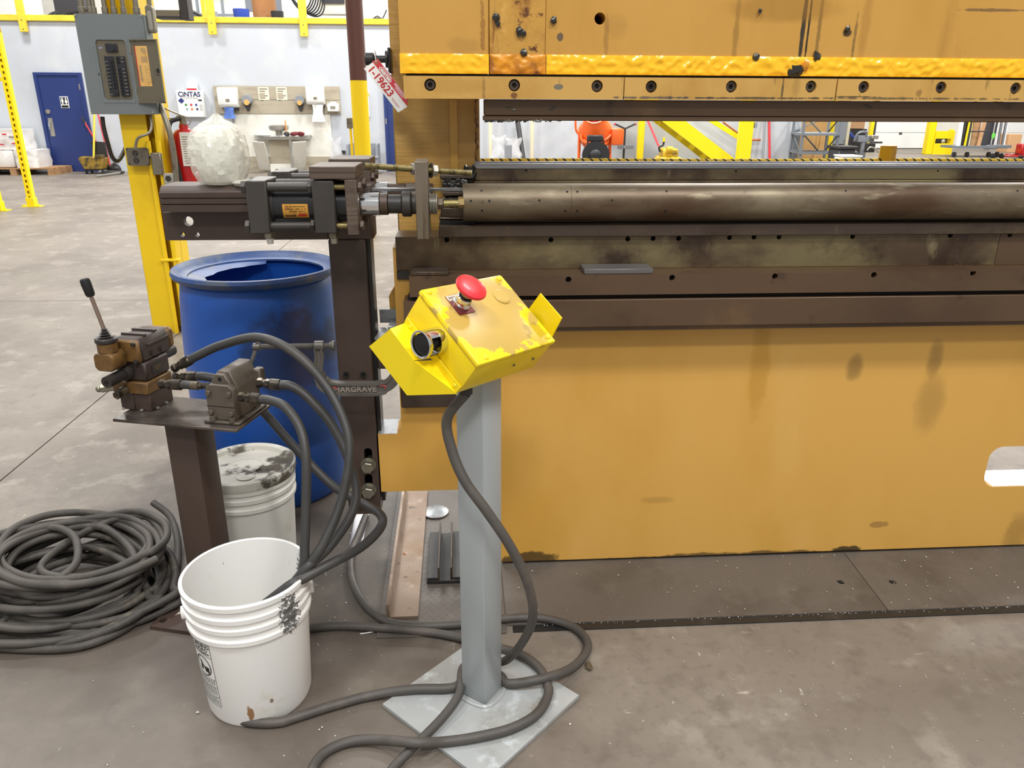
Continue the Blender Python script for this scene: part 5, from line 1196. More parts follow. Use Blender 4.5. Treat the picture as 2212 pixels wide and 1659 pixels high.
# column: a boxed H section, front face towards the camera
ca = P(262, 250, CY).x, P(349, 250, CY).x-.035
co_ = thing('steel_column', 'yellow painted steel column carrying the grey breaker panel', 'column', ((ca[0]+ca[1])/2, CY, 0))
part('web', MB().bx(ca[0]+.004, ca[1], CY+.1, CY+.112, 0, 4.2), m_colyel, co_)
part('flange', MB().bx(ca[0]-.0, ca[0]+.018, CY-.02, CY+.24, 0, 4.2, .003), m_colyel, co_)
part('flange', MB().bx(ca[1]-.018, ca[1], CY-.02, CY+.24, 0, 4.2, .003), m_colyel, co_)
part('front_sheet', MB().bx(ca[0]-.0, ca[1]-.05, CY-.04, CY-.022, .0, 1.42, .004), m_colyel, co_)
for px in (345, 366):
    p = P(px, 470, CY-.05); part('painted_conduit', MB().cyl((p.x, CY-.058, 0.0), (p.x, CY-.058, 1.22), .0155, 16), m_colyel, co_)
    part('conduit_strap', MB().bx(p.x-.03, p.x+.03, CY-.078, CY-.0405, .48, .497, .004), m_colyel, co_)
# panel
Yp = 4.98
v = [P(160, 30, Yp), P(197, 248, Yp)]
px0 = (v[0].x+v[1].x)/2; z0, z1 = P(260, 247, Yp).z, P(235, 30, Yp).z
px1 = (P(304, 31, Yp).x+P(342, 246, Yp).x)/2+.0
pn = thing('breaker_panel', 'grey electrical breaker panel with open door and rows of black breakers', 'electrical panel', ((px0+px1)/2, Yp, z0))
part('enclosure', MB().bx(px0+.01, px1+.008, Yp+.004, Yp+.10, z0+.002, z1-.002, .002), m_panel, pn)
W_ = px1-px0
ox0, ox1, oz0, oz1 = rect(210, 86, 282, 215, Yp)
ox0, ox1 = (P(207, 88, Yp).x+P(226, 215, Yp).x)/2, (P(272, 88, Yp).x+P(289, 215, Yp).x)/2
cv = part('cover', MB().prism([(px0, z0), (px1, z0), (px1, z1), (px0, z1)], .004, 'xz', Yp-.002, [rrect(ox0, ox1, oz0, oz1, .018, 5)]), m_panel, pn)
part('raised_rim', MB().prism(rrect(ox0-.012, ox1+.008, oz0-.018, oz1+.012, .006, 3), .002, 'xz', Yp-.004, [rrect(ox0, ox1, oz0, oz1, .018, 5)]), m_panel, cv)
fr_ = part('dead_front', MB().bx(ox0+.002, ox1-.002, Yp+.0022, Yp+.0038, oz0+.002, oz1-.002), m_panel_in, pn)
for x, z in ((px0+.008, z1-.008), (px1-.008, z1-.008), (px0+.008, z0+.008), (px1-.02, z0+.012)): part('cover_screw', MB().cyl((x, Yp-.002, z), (x, Yp-.006, z), .006, 12), m_metal, cv)
part('latch_hole', MB().bx(ox0-.011, ox0-.006, Yp-.0048, Yp-.004, oz0+.13, oz0+.145), m_recess_shade, cv)
ow, oh = ox1-ox0, oz1-oz0
mbk = part('main_breaker', MB().bx(ox0+.32*ow, ox0+.70*ow, Yp-.010, Yp+.002, oz1-.20*oh, oz1-.065*oh, .001).bx(ox0+.54*ow, ox0+.62*ow, Yp-.018, Yp-.0102, oz1-.18*oh, oz1-.15*oh), m_breaker, pn)
part('maker_badge', MB().prism([(ox0+.13*ow+.011*math.cos(a*PI/8), oz1-.135*oh+.005*math.sin(a*PI/8)) for a in range(16)], .0012, 'xz', Yp+.001), mat('badge_blue', (140, 146, 190), .4), fr_)
rows = 11; zt0, zb0_ = oz1-.27*oh, oz1-.94*oh; rh = (zt0-zb0_)/rows
for c, (u0, u1, sw) in enumerate(((.22, .52, .38), (.60, .90, .64))):
    k = 0; seq = [2, 1, 1, 1, 1, 1, 1, 1, 2] if c == 0 else [1, 1, 2, 1, 1, 1, 1, 1, 1, 1]
    for n in seq:
        za, zb = zt0-rh*k, zt0-rh*(k+n)
        b = part('breaker', MB().bx(ox0+u0*ow, ox0+u1*ow, Yp-.009, Yp+.002, zb+.0006, za-.0006, .0008), m_breaker, pn)
        zc = zb+rh*.5
        part('breaker_toggle', MB().bx(ox0+(u0+(.58 if c == 0 else .22))*ow*1.0 if False else ox0+((u0+.19) if c == 0 else (u0+.04))*ow, ox0+((u0+.25) if c == 0 else (u0+.10))*ow, Yp-.016, Yp-.0092, zc-.004, zc+.004), m_ink, b)
        part('breaker_mark', MB().bx(ox0+((u0+.02) if c == 0 else (u0+.17))*ow, ox0+((u0+.09) if c == 0 else (u0+.26))*ow, Yp-.0094, Yp-.0091, zc-.0025, zc+.0015), m_greyline, b)
        k += n
# open door, swung to the right
dxa, dxb = ox1+.010, None
D0, D1, D2, D3 = P(281, 86, Yp-.004), P(340, 83, Yp-.05), P(357, 223, Yp-.05), P(298, 223, Yp-.004)
hx0 = (D0.x+D3.x)/2; dw = (D1.x+D2.x)/2-hx0; dy = -.05
dr_m = facing((hx0, Yp-.006, z0), (dw, dy, 0)); Lw = math.hypot(dw, dy)
za, zb = D3.z-z0, D0.z-z0
dz0 = P(326, 223, Yp-.03).z-z0; dz1 = P(310, 85, Yp-.03).z-z0
dd_ = part('door', MB().bx(0, Lw, dz0, dz1, -.006, -.002, .001).bx(0, Lw, dz1-.006, dz1, -.002, .006).bx(0, Lw, dz0, dz0+.006, -.002, .006).bx(Lw-.006, Lw, dz0, dz1, -.002, .006).xf(dr_m), m_panel_in, pn)
card = part('directory_card', MB().bx(.14*Lw, .60*Lw, dz0+.27*(dz1-dz0), dz0+.90*(dz1-dz0), -.0019, -.0012).xf(dr_m), m_tan_paper, dd_)
part('card_edge', MB().bx(.14*Lw, .17*Lw, dz0+.27*(dz1-dz0), dz0+.90*(dz1-dz0), -.0012, -.0009).xf(dr_m), m_red_ink, card)
pr_ = MB(); dh = dz1-dz0
for k in range(7): pr_.bx((.36+.028*k)*Lw, (.372+.028*k)*Lw, dz0+(.78 if k > 1 else .8)*dh, dz0+(.87 if k < 6 else .85)*dh, -.0012, -.0009)
for k in range(8): pr_.bx((.34+.03*k)*Lw, (.352+.03*k)*Lw, dz0+.64*dh, dz0+(.75-.01*(k % 3))*dh, -.0012, -.0009)
for k in range(3): pr_.bx((.22+.03*k)*Lw, (.235+.03*k)*Lw, dz0+.34*dh, dz0+.6*dh, -.0012, -.0009)
for u in (.44, .58): pr_.bx(u*Lw, (u+.006)*Lw, dz0+.33*dh, dz0+.58*dh, -.0012, -.0009)
for k in range(6): pr_.bx(.44*Lw, .586*Lw, dz0+(.33+.05*k)*dh, dz0+(.333+.05*k)*dh, -.0012, -.0009)
part('card_print', pr_.xf(dr_m), m_greyline, card, angle=0)
lk = part('door_latch', MB().bx(.78*Lw, Lw-.008, dz0+.46*dh, dz0+.57*dh, -.0019, .002, .001).xf(dr_m), m_panel_in, dd_)
part('latch_slot', MB().bx(.86*Lw, .97*Lw, dz0+.48*dh, dz0+.55*dh, .0021, .003).bx(.80*Lw, .815*Lw, dz0+.49*dh, dz0+.53*dh, .0021, .003).xf(dr_m), m_ink, lk)
for zz in (.20, .82): part('hinge', MB().cyl((hx0-.004, Yp-.006, z0+dz0+zz*dh-.012), (hx0-.004, Yp-.006, z0+dz0+zz*dh+.012), .003, 8), m_metal, pn)
# conduits on the top of the panel
for px, r in ((178, .014), (196, .012), (204, .011), (228, .0135), (247, .013), (268, .012), (296, .015)):
    p = P(px, 29, Yp+.05)
    c = thing('rigid_conduit', {178: 'leftmost grey conduit entering the panel top', 196: 'second grey conduit from the left on the panel top', 204: 'thin grey conduit close beside the second one on the panel top', 228: 'grey conduit left of the middle on the panel top', 247: 'bright grey conduit in the middle of the panel top', 268: 'thinner grey conduit right of the middle on the panel top', 296: 'thick grey conduit at the right end of the panel top'}[px], 'conduit', (p.x, Yp+.05, z1), 0, 'conduits on the breaker panel')
    part('pipe', MB().cyl((p.x, Yp+.05, z1+.03), (p.x, Yp+.05, z1+1.0), r, 16), m_conduit, c)
    part('connector', MB().cyl((p.x, Yp+.05, z1+.0005), (p.x, Yp+.05, z1+.04), r*1.35, 16, None, .002), m_conduit, c)
# conduit body at the right of the panel
q0 = P(329, 62, Yp+.06)
lbx = thing('conduit_outlet', 'grey conduit elbow body with oval cover at the upper right of the panel', 'conduit', (q0.x, Yp+.06, z1-.18))
e0, e1 = P(322, 20, Yp+.06), P(334, 72, Yp+.06); xm = (e0.x+e1.x)/2
part('body', MB().prism(rrect(xm-.022, xm+.02, e1.z, e0.z+.02, .018, 6), .045, 'xz', Yp+.035, (), .003), m_conduit, lbx)
part('cover', MB().prism(rrect(xm-.012, xm+.012, e1.z+.015, e0.z-.01, .010, 6), .003, 'xz', Yp+.0315), m_metal, lbx)
part('pipe', MB().cyl((xm, Yp+.06, e0.z+.02), (xm, Yp+.06, z1+1.0), .013, 16), m_conduit, lbx)
part('nipple', MB().cyl((px1-.0+.009, Yp+.05, e1.z+.02), (xm-.02, Yp+.06, e1.z+.02), .011, 14), m_conduit, lbx)
# flexible conduits below
def flex(name, lab, pts, r, m, rib=True):
    n = len(spline(pts, 10))
    return solo(name, MB().tube(pts, r, 10, 10, rf=(lambda t: 1.0 if int(round(t*(n-1))) % 2 else .9) if rib else None), m, lab, 'conduit', loc=pts[0])
flex('flexible_conduit', 'thin grey flexible conduit from the panel down to the outlet box', [P(325, 250, Yp+.04), P(327, 270, Yp+.03), P(322, 287, Yp), P(300, 297, Yp-.02), P(294, 310, Yp-.02), P(293, 322, Yp-.02)], .0085, m_conduit)
flex('flexible_conduit', 'black flexible conduit hanging from the panel left of the column', [P(221, 252, Yp+.05), P(224, 275, Yp+.05), P(233, 310, Yp+.06), P(243, 340, Yp+.10), P(256, 346, Yp+.14), P(272, 318, Yp+.25), P(285, 280, Yp+.3)], .0135, m_darkplast)
flex('flexible_conduit', 'thick grey flexible conduit down the right side of the column', [P(345, 224, Yp+.05), P(355, 250, Yp+.02), P(366, 285, Yp), P(375, 330, Yp), P(379, 370, Yp), P(381, 398, Yp)], .0165, m_conduit, False)
p = P(221, 256, Yp+.05); 
# outlet box on the column
yo = CY-.1
x0, x1, z0o, z1o = rect(274, 319, 321, 358, yo)
ob = thing('outlet_box', 'grimy square outlet box with black duplex receptacle on the yellow column', 'outlet', ((x0+x1)/2, yo, z0o))
part('box', MB().bx(x0+.004, x1-.004, yo+.002, CY-.041, z0o+.004, z1o-.004, .004), m_box_grimy, ob)
part('cover', MB().prism(rrect(x0, x1, z0o, z1o, .012, 4), .004, 'xz', yo-.002), m_box_grimy, ob)
xm, zm = x0+(x1-x0)*.42, (z0o+z1o)/2
for dz in (.021, -.021):
    rc = part('receptacle', MB().cyl((xm, yo-.0022, zm+dz), (xm, yo-.006, zm+dz), .0165, 20), m_outlet, ob)
    part('slot', MB().bx(xm-.007, xm-.005, yo-.0068, yo-.006, zm+dz-.002, zm+dz+.006).bx(xm+.005, xm+.007, yo-.0068, yo-.006, zm+dz-.002, zm+dz+.006).cyl((xm, yo-.006, zm+dz-.008), (xm, yo-.0068, zm+dz-.008), .0025, 8), m_greyline, rc)
for x, z in ((x0+.008, z1o-.008), (x1-.008, z0o+.008), (x0+.01, z0o+.012), (x1-.008, z1o-.008)): part('cover_screw', MB().cyl((x, yo-.002, z), (x, yo-.0045, z), .004, 8), m_ink, ob)
x0, x1, za, zb = rect(328, 330, 349, 378, yo+.01)
lb2 = thing('conduit_elbow', 'small grey conduit elbow box right of the grimy outlet box', 'conduit', ((x0+x1)/2, yo, za))
part('body', MB().bx(x0, x1, yo+.005, CY-.045, za, zb, .005), m_conduit, lb2); part('nipple', MB().cyl((P(320, 339, yo+.02).x, yo+.02, zb-.02), (x0-.0003, yo+.02, zb-.02), .009, 12), m_conduit, lb2)
x0, x1, za, zb = rect(354, 375, 374, 402, yo)
o2 = thing('outlet_box', 'pale grey outlet box low on the column just above the brown arm', 'outlet', ((x0+x1)/2, yo, za-.05))
part('box', MB().bx(x0, x1, yo, CY-.0205 if False else yo+.05, za-.05, zb, .003), m_lightbox, o2)
rc = part('receptacle', MB().cyl(((x0+x1)/2, yo-.0003, (za+zb)/2+.008), ((x0+x1)/2, yo-.005, (za+zb)/2+.008), .0165, 18), m_outlet, o2)
part('slot', MB().bx((x0+x1)/2-.007, (x0+x1)/2-.005, yo-.0058, yo-.005, (za+zb)/2+.004, (za+zb)/2+.012).bx((x0+x1)/2+.005, (x0+x1)/2+.007, yo-.0058, yo-.005, (za+zb)/2+.004, (za+zb)/2+.012), m_greyline, rc)
# fire extinguisher hung on the far side of the column
Ye = 5.30
ex0 = P(372, 320, Ye).x; er = .09; ecx = ex0+er
ztop = P(392, 272, Ye).z; zbt = ztop-.52
fe = thing('fire_extinguisher', 'red fire extinguisher with white tag beside the yellow column', 'extinguisher', (ecx, Ye, zbt))
part('cylinder', MB().lathe([(0, 0), (.075, 0), (.088, .015), (er, .03), (er, .42), (.08, .46), (.055, .49), (.03, .505), (.026, .53), (0, .53)], 36, Matrix.Translation((ecx, Ye, zbt))), m_red, fe)
hv = part('valve', MB().cyl((ecx, Ye, ztop+.0105), (ecx, Ye, ztop+.055), .022, 16).bx(ecx-.035, ecx+.02, Ye-.014, Ye+.014, ztop+.045, ztop+.062, .004), m_zinc, fe)
part('squeeze_handle', MB().box((ecx-.055, Ye, ztop+.085), (.12, .02, .008), Matrix.Rotation(math.radians(24), 3, 'Y')).box((ecx-.06, Ye, ztop+.045), (.11, .02, .006), Matrix.Rotation(math.radians(-4), 3, 'Y')), m_zinc, hv)
part('pull_ring', MB().tube([(ecx+.03+.024*math.cos(a*PI/6), Ye-.02, ztop+.03+.024*math.sin(a*PI/6)) for a in range(12)], .0025, 6, 2, True), m_zinc, hv)
part('hose', MB().tube([(ecx-.01, Ye-.02, ztop+.045), (ecx-.06, Ye-.06, ztop+.02), (ecx-.055, Ye-.105, ztop-.07), (ecx-.035, Ye-.112, ztop-.22), (ecx-.02, Ye-.112, ztop-.40)], .0135, 10, 8), m_rubber, fe)
part('hose_band', MB().lathe([(er+.001, .10), (er+.003, .10), (er+.003, .118), (er+.001, .118)], 36, Matrix.Translation((ecx, Ye, zbt))), m_conduit, fe)
part('buckle', MB().bx(ecx-.045, ecx-.005, Ye-.125, Ye-.096, zbt+.095, zbt+.13, .004), m_metal, fe)
tgm = part('inspection_tag', MB().prism([(ecx+.0, ztop-.035), (ecx+.08, ztop-.035), (ecx+.095, ztop-.07), (ecx+.095, ztop-.24), (ecx+.0, ztop-.24)], .0015, 'xz', Ye-.10), m_paper, fe)
pt = MB()
for k in range(12): pt.bx(ecx+.012, ecx+.012+random.uniform(.025, .07), Ye-.1008, Ye-.1001, ztop-.065-.0145*k, ztop-.061-.0145*k)
part('tag_print', pt, m_greyline, tgm, angle=0)
# dark frame at the upper edge
x0, x1, za, zb = rect(358, -120, 398, 42, 6.2)
du = thing('hanging_heater', 'dark metal housing hanging above the panel at the top edge', 'heater', ((x0+x1)/2, 6.2, za))
part('housing', MB().bx(x1-.06, x1, 6.2, 6.32, za, zb+.4, .004), m_label_blk, du); part('tray', MB().bx(x0-.1, x1-.061, 6.2, 6.32, za+.005, za+.02), m_label_blk, du)
part('tray', MB().bx(x0-.1, x1-.061, 6.2, 6.215, za+.021, za+.06), m_conduit, du)
# wall pipe column, brown over yellow
Yq_ = 9.0
pxm = (P(751, 100, Yq_).x+P(789, 100, Yq_).x)/2; prd = (P(789, 100, Yq_).x-P(751, 100, Yq_).x)/2*.97; zs_ = P(776, 174, Yq_).z
pc = thing('pipe_column', 'round pipe column painted brown above and yellow below', 'column', (pxm, Yq_, 0))
part('upper_pipe', MB().cyl((pxm, Yq_, zs_+.0005), (pxm, Yq_, 4.5), prd, 32), m_brownpipe, pc); part('lower_pipe', MB().cyl((pxm, Yq_, 0), (pxm, Yq_, zs_), prd*1.01, 32), m_pipeyel, pc)
p = P(756, 266, Yq_-.02)
part('switch_box', MB().bx(p.x-.035, p.x+.02, Yq_-.03, Yq_+.05, p.z-.055, p.z+.055, .005), m_conduit, pc)
part('conduit', MB().cyl((p.x, Yq_, 0.0), (p.x+.0, Yq_, p.z-.056), .014, 12), m_pipeyel, pc)
# ------------------------------------------------------------------ things on and before the grey wall
YS = 17.88
def wrect(a, b, c, d): return rect(a, b, c, d, YS)
def wb(name, lab, cat, a, b, c, d, dep, m, Y=YS, bev=.004, group=None):
    x0, x1, z0, z1 = rect(a, b, c, d, Y); return solo(name, MB().bx(x0, x1, Y-dep, Y, z0, z1, bev), m, lab, cat, group, loc=((x0+x1)/2, Y, z0))
def wthing(name, lab, cat, a, b, c, d, Y=YS, group=None):
    x0, x1, z0, z1 = rect(a, b, c, d, Y); return thing(name, lab, cat, ((x0+x1)/2, Y, z0), 0, group), x0, x1, z0, z1
# mezzanine brackets
for a, b, c, d, lab in ((36, -40, 52, 69, 'left yellow post fixed over the mezzanine edge'), (446, -40, 463, 75, 'middle yellow post fixed over the mezzanine edge'), (645, -40, 662, 79, 'right yellow post fixed over the mezzanine edge')):
    t, x0, x1, z0, z1 = wthing('guard_post', lab, 'post', a, b, c, d, YW-.062, 'mezzanine guard posts')
    part('post', MB().bx(x0, x1, YW-.12, YW-.0625, z0, z1+.4, .004), m_trim_y, t)
    for z in (z0+.05, z0+.22): part('bolt', MB().cyl(((x0+x1)/2, YW-.12, z), ((x0+x1)/2, YW-.128, z), .012, 8), m_zinc, t)
wb('guard_post', 'thin yellow post just left of the middle mezzanine bracket', 'post', 434, -40, 442, 40, .05, m_trim_y, YW+.2)
# mezzanine storage
def mz(px, py): return P(px, py, YW+.9)
zm = zb1
def on_mezz(name, lab, cat, px, wpx, hpx, m, Y=YW+.8, shape='box', group=None):
    x = P(px, 30, Y).x; s = Y/1600.0; w_, h_ = wpx*s*1.06, hpx*s*1.06
    if shape == 'box': return solo(name, MB().bx(x-w_/2, x+w_/2, Y, Y+w_*.8, zm, zm+h_, .01), m, lab, cat, group, loc=(x, Y, zm))
    mb = MB().lathe([(0, 0), (w_*.44, 0), (w_*.47, h_*.1), (w_*.5, h_*.95), (w_*.5, h_), (w_*.44, h_), (w_*.40, h_*.15), (0, h_*.15)], 28, Matrix.Translation((x, Y+w_/2, zm)))
    return solo(name, mb, m, lab, cat, group, loc=(x, Y+w_/2, zm))
on_mezz('carton_stack', 'pale wrapped cartons stored on the mezzanine at the far left', 'cartons', 15, 70, 40, m_sack, YW+1.2)
hb = MB(); random.seed(3)
for k in range(9):
    p = P(100+k*7, 26, YW+.6); hb.tube([(p.x, YW+.6, zm+.03+.02*(k % 3)), (p.x+.15, YW+.7, zm+.12), (p.x+.35, YW+.6, zm+.05+.015*k)], .025, 6, 4)
solo('hose_heap', hb, m_darkplast, 'heap of dark hoses on the mezzanine above the blue door', 'hoses', loc=(P(120, 26, YW+.6).x, YW+.6, zm))
on_mezz('storage_case', 'black case on the mezzanine left of the breaker panel', 'case', 148, 44, 40, m_label_blk, YW+.9)
b_ = on_mezz('blue_bucket', 'blue bucket standing on the mezzanine edge', 'bucket', 517, 28, 18, m_bluebucket, YW+.5, 'round')
on_mezz('fibre_drum', 'brown fibre drum standing on the mezzanine', 'drum', 566, 42, 60, m_fibre, YW+.9, 'round')
on_mezz('small_bin', 'small dark bin with white rim beside the fibre drum', 'bin', 596, 22, 15, m_darkplast, YW+.5, 'round')
x0 = P(470, 20, YW+3.4).x
sh_ = thing('mezzanine_rack', 'grey metal rack with stored pipes at the back of the mezzanine', 'rack', (P(490, 20, YW+3.2).x, YW+3.2, zm))
for px in (428, 482): p = P(px, 20, YW+3.2); part('upright', MB().bx(p.x-.03, p.x+.03, YW+3.15, YW+3.2, zm, zm+2.2), m_greyrack, sh_)
pa, pb = P(415, 20, YW+3.2), P(510, 20, YW+3.2)
part('beam', MB().bx(pa.x, pb.x, YW+3.12, YW+3.149, zm+.3, zm+.36), m_greyrack, sh_); part('beam', MB().bx(pa.x, pb.x, YW+3.12, YW+3.149, zm+.9, zm+.96), m_greyrack, sh_)
part('stored_pipe', MB().cyl((pa.x, YW+3.0, zm+.28), (pb.x-.2, YW+3.05, zm+.06), .05, 10).cyl((pa.x, YW+2.9, zm+.42), (pb.x-.4, YW+3.0, zm+.12), .04, 10), m_darkplast, sh_)
on_mezz('grey_canister', 'grey canister hanging beside the middle mezzanine post', 'canister', 461, 11, 24, m_greybin, YW+2.2, 'round')
wb('grey_partition', 'dark grey partition panel behind the fibre drum on the mezzanine', 'panel', 528, -60, 606, 26, .05, mat('slate_panel', (112, 116, 124), .6), YW+3.0)
wb('cream_cabinet', 'cream cabinet with a dark screen on the mezzanine', 'cabinet', 690, -80, 748, 34, .4, m_cream, YW+2.2)
wb('screen', 'dark screen in front of the cream cabinet on the mezzanine', 'screen', 692, -80, 742, 8, .03, m_label_blk, YW+1.78)
cm = MB(); cx = P(653, 10, YW+.5)
for k in range(7):
    w_, h_ = .25+.035*k, .55+.02*k
    cm.tube([(cx.x+w_*math.sin(a*PI/8+.1*k), YW+.5+.012*k, cx.z+.45-h_*math.cos(a*PI/8)) for a in range(16)], .016, 6, 3, True)
solo('hanging_cable_coil', cm, m_rubber, 'coil of black cable hanging behind the right mezzanine post', 'cable', loc=(cx.x, YW+.5, cx.z))
p = P(815, 36, YW+.3)
solo('wire_tangle', MB().tube([(p.x-.1, YW+.3, zm+.02), (p.x, YW+.3, zm+.08), (p.x+.1, YW+.3, zm+.03), (p.x+.2, YW+.3, zm+.2)], .012, 6, 5).bx(p.x-.1, p.x+.1, YW+.25, YW+.33, zm, zm+.05, .01), m_darkplast, 'small dark wire tangle on the mezzanine edge by the press', 'wire')
# first aid cabinet
t, x0, x1, z0, z1 = wthing('first_aid_cabinet', 'white first aid cabinet with coloured logos on the grey wall', 'cabinet', 387, 195, 443, 253)
part('body', MB().bx(x0, x1, YS-.12, YS, z0, z1, .012), m_whiteplast, t)
FM = lambda u, v: facing((x0+(x1-x0)*u, YS-.1205, z0+(z1-z0)*v))
part('lettering', text_mesh('CiNTAS', .135, FM(.5, .84), .004, .001), mat('navy_print', (34, 44, 92), .5), t, angle=0)
part('lettering', text_mesh('First Aid & Safety', .05, FM(.5, .71), 0, .001), m_greyline, t, angle=0)
ww, hh = x1-x0, z1-z0
part('logo', MB().prism([(x0+.17*ww, z0+.50*hh), (x0+.29*ww, z0+.61*hh), (x0+.17*ww, z0+.72*hh), (x0+.05*ww, z0+.61*hh)], .002, 'xz', YS-.1225), mat('logo_navy', (44, 54, 120), .5), t)
for u, v, c in ((.33, .46, (70, 140, 70)), (.53, .46, (200, 70, 70)), (.72, .46, (70, 80, 150)), (.35, .30, (150, 170, 170)), (.54, .30, (226, 130, 80)), (.74, .30, (70, 74, 90))):
    part('logo', MB().prism(rrect(x0+(u-.045)*ww, x0+(u+.045)*ww, z0+(v-.045)*hh, z0+(v+.045)*hh, .02, 3), .002, 'xz', YS-.1225), mat('logo_%d%d' % (u*100, v*100), c, .5), t)
part('logo', MB().bx(x0+.82*ww, x0+.96*ww, YS-.1225, YS-.1205, z0+.60*hh, z0+.66*hh), m_darkplast, t)
for k in range(4): part('small_print', MB().bx(x0+.85*ww, x0+.96*ww, YS-.1215, YS-.1205, z0+(.44-.06*k)*hh, z0+(.46-.06*k)*hh), m_greyline, t)
t, x0, x1, z0, z1 = wthing('glove_box', 'small white carton on top of the first aid cabinet', 'box', 406, 178, 427, 194.4)
part('carton', MB().bx(x0, x1, YS-.1, YS-.005, z0, z1, .003), m_paper, t); part('carton_band', MB().bx(x0-.001, x1+.001, YS-.102, YS-.1002, z0, z0+.03), m_estop, t)
# backboard of two planks over the sink
t, x0, x1, z0, z1 = wthing('backboard', 'grey two-plank backboard carrying the towel and soap dispensers', 'board', 464, 186, 735, 246)
zmid = (z0+z1)/2
part('plank', MB().bx(x0, x1, YS-.03, YS, z0, zmid-.004, .003), m_board, t); part('plank', MB().bx(x0, x1, YS-.03, YS, zmid+.004, z1, .003), m_board, t)
t, x0, x1, z0, z1 = wthing('splash_panel', 'large stained white splash panel on the wall behind the sink', 'panel', 512, 246.6, 718, 376)
part('panel', MB().bx(x0, x1, YS-.02, YS, max(.3, z0), z1, .002), m_splash, t)
part('kick_panel', MB().bx(x0-.05, x1, YS-.05, YS-.0205, .0, .32), m_board, t)
def towel(lab, a, b, c, d, mt, a2, c2, d2):
    t, x0, x1, z0, z1 = wthing('towel_dispenser', lab, 'dispenser', a, b, c, d, YS-.031, 'paper towel dispensers')
    Yd = YS-.0315
    part('housing', MB().prism([(Yd, z0), (Yd-.14, z0), (Yd-.19, z0+.06), (Yd-.19, z1-.06), (Yd-.17, z1), (Yd, z1)], x1-x0, 'yz', x0, (), .012), m_whiteplast, t)
    part('window', MB().bx(x0+.42*(x1-x0), x0+.62*(x1-x0), Yd-.195, Yd-.1905, z0+.28*(z1-z0), z0+.42*(z1-z0)), m_greyline, t)
    part('outlet', MB().bx(x0+.25*(x1-x0), x1-.02, Yd-.12, Yd-.001, z0-.06, z0-.002), m_darkplast, t)
    q0_, q1_, r0_, r1_ = rect(a2, d, c2, d2, Yd-.1)
    tw = MB(); tw.grid(lambda u, v: Vector((q0_+(q1_-q0_)*u+.02*math.sin(9*u+5*v), Yd-.15+.02*math.sin(7*u), r1_+(r0_-r1_)*v)), 8, 6)
    part('paper_towel', tw, mt, t, angle=60)
    return t
towel('left white towel dispenser with a blue paper towel hanging out', 475, 189, 516, 232, m_blue_towel, 486, 508, 256)
towel('right white towel dispenser with white paper hanging out', 664, 187, 702, 226, m_paper, 676, 700, 263)
def soap(lab, a, b, c, d):
    t, x0, x1, z0, z1 = wthing('soap_dispenser', lab, 'dispenser', a, b, c, d, YS-.031, 'soap dispensers'); Yd = YS-.0315; xm = (x0+x1)/2; w_ = (x1-x0)/2
    part('housing', MB().prism([(xm-w_*.5, z1), (xm+w_*.5, z1), (xm+w_, z1-.12), (xm+w_*.6, z0+.15), (xm-w_*.6, z0+.15), (xm-w_, z1-.12)], .12, 'xz', Yd-.12, (), .01), m_greybin, t)
    part('window', MB().cyl((xm, Yd-.121, z1-.15), (xm, Yd-.126, z1-.15), w_*.5, 16), m_tan_paper, t)
    part('nozzle', MB().prism([(xm-w_*.6, z0+.148), (xm+w_*.6, z0+.148), (xm+w_*.2, z0), (xm-w_*.1, z0)], .07, 'xz', Yd-.1), m_darkplast, t)
soap('left grey soap dispenser with amber window on the backboard', 524, 205, 548, 240); soap('right grey soap dispenser with amber window on the backboard', 639, 206, 660, 241)
for a, b, c, d, lab in ((558, 188, 581, 216, 'notice sheet with photo on the left half of the backboard'), (597, 188, 620, 216, 'text notice sheet on the right half of the backboard')):
    t, x0, x1, z0, z1 = wthing('notice_sheet', lab, 'notice', a, b, c, d, YS-.031, 'notices on the backboard')
    part('sheet', MB().bx(x0, x1, YS-.0325, YS-.0312, z0, z1), m_cream, t)
    for k in range(6): part('print_line', MB().bx(x0+.03, x1-.03-.05*(k % 3), YS-.034, YS-.0326, z1-.05-.045*k, z1-.028-.045*k), m_greyline, t)
    part('print_block', MB().bx(x0+.02, x0+.14, YS-.0345, YS-.0342, z0+.04, z0+.14), m_board, t)
t, x0, x1, z0, z1 = wthing('wipes_box', 'small white wipes box at the right end of the backboard', 'box', 708, 221, 733, 241, YS-.031)
part('box', MB().bx(x0, x1, YS-.14, YS-.0315, z0, z1-.02, .015), m_whiteplast, t); part('lid', MB().bx(x0+.06, x1-.06, YS-.13, YS-.0316, z1-.02, z1+.005, .005), m_whiteplast, t)
part('print_line', MB().bx(x0+.07, x1-.07, YS-.143, YS-.1405, z1-.11, z1-.08).bx(x0+.07, x1-.07, YS-.143, YS-.1405, z0+.05, z0+.07), m_greyline, t)
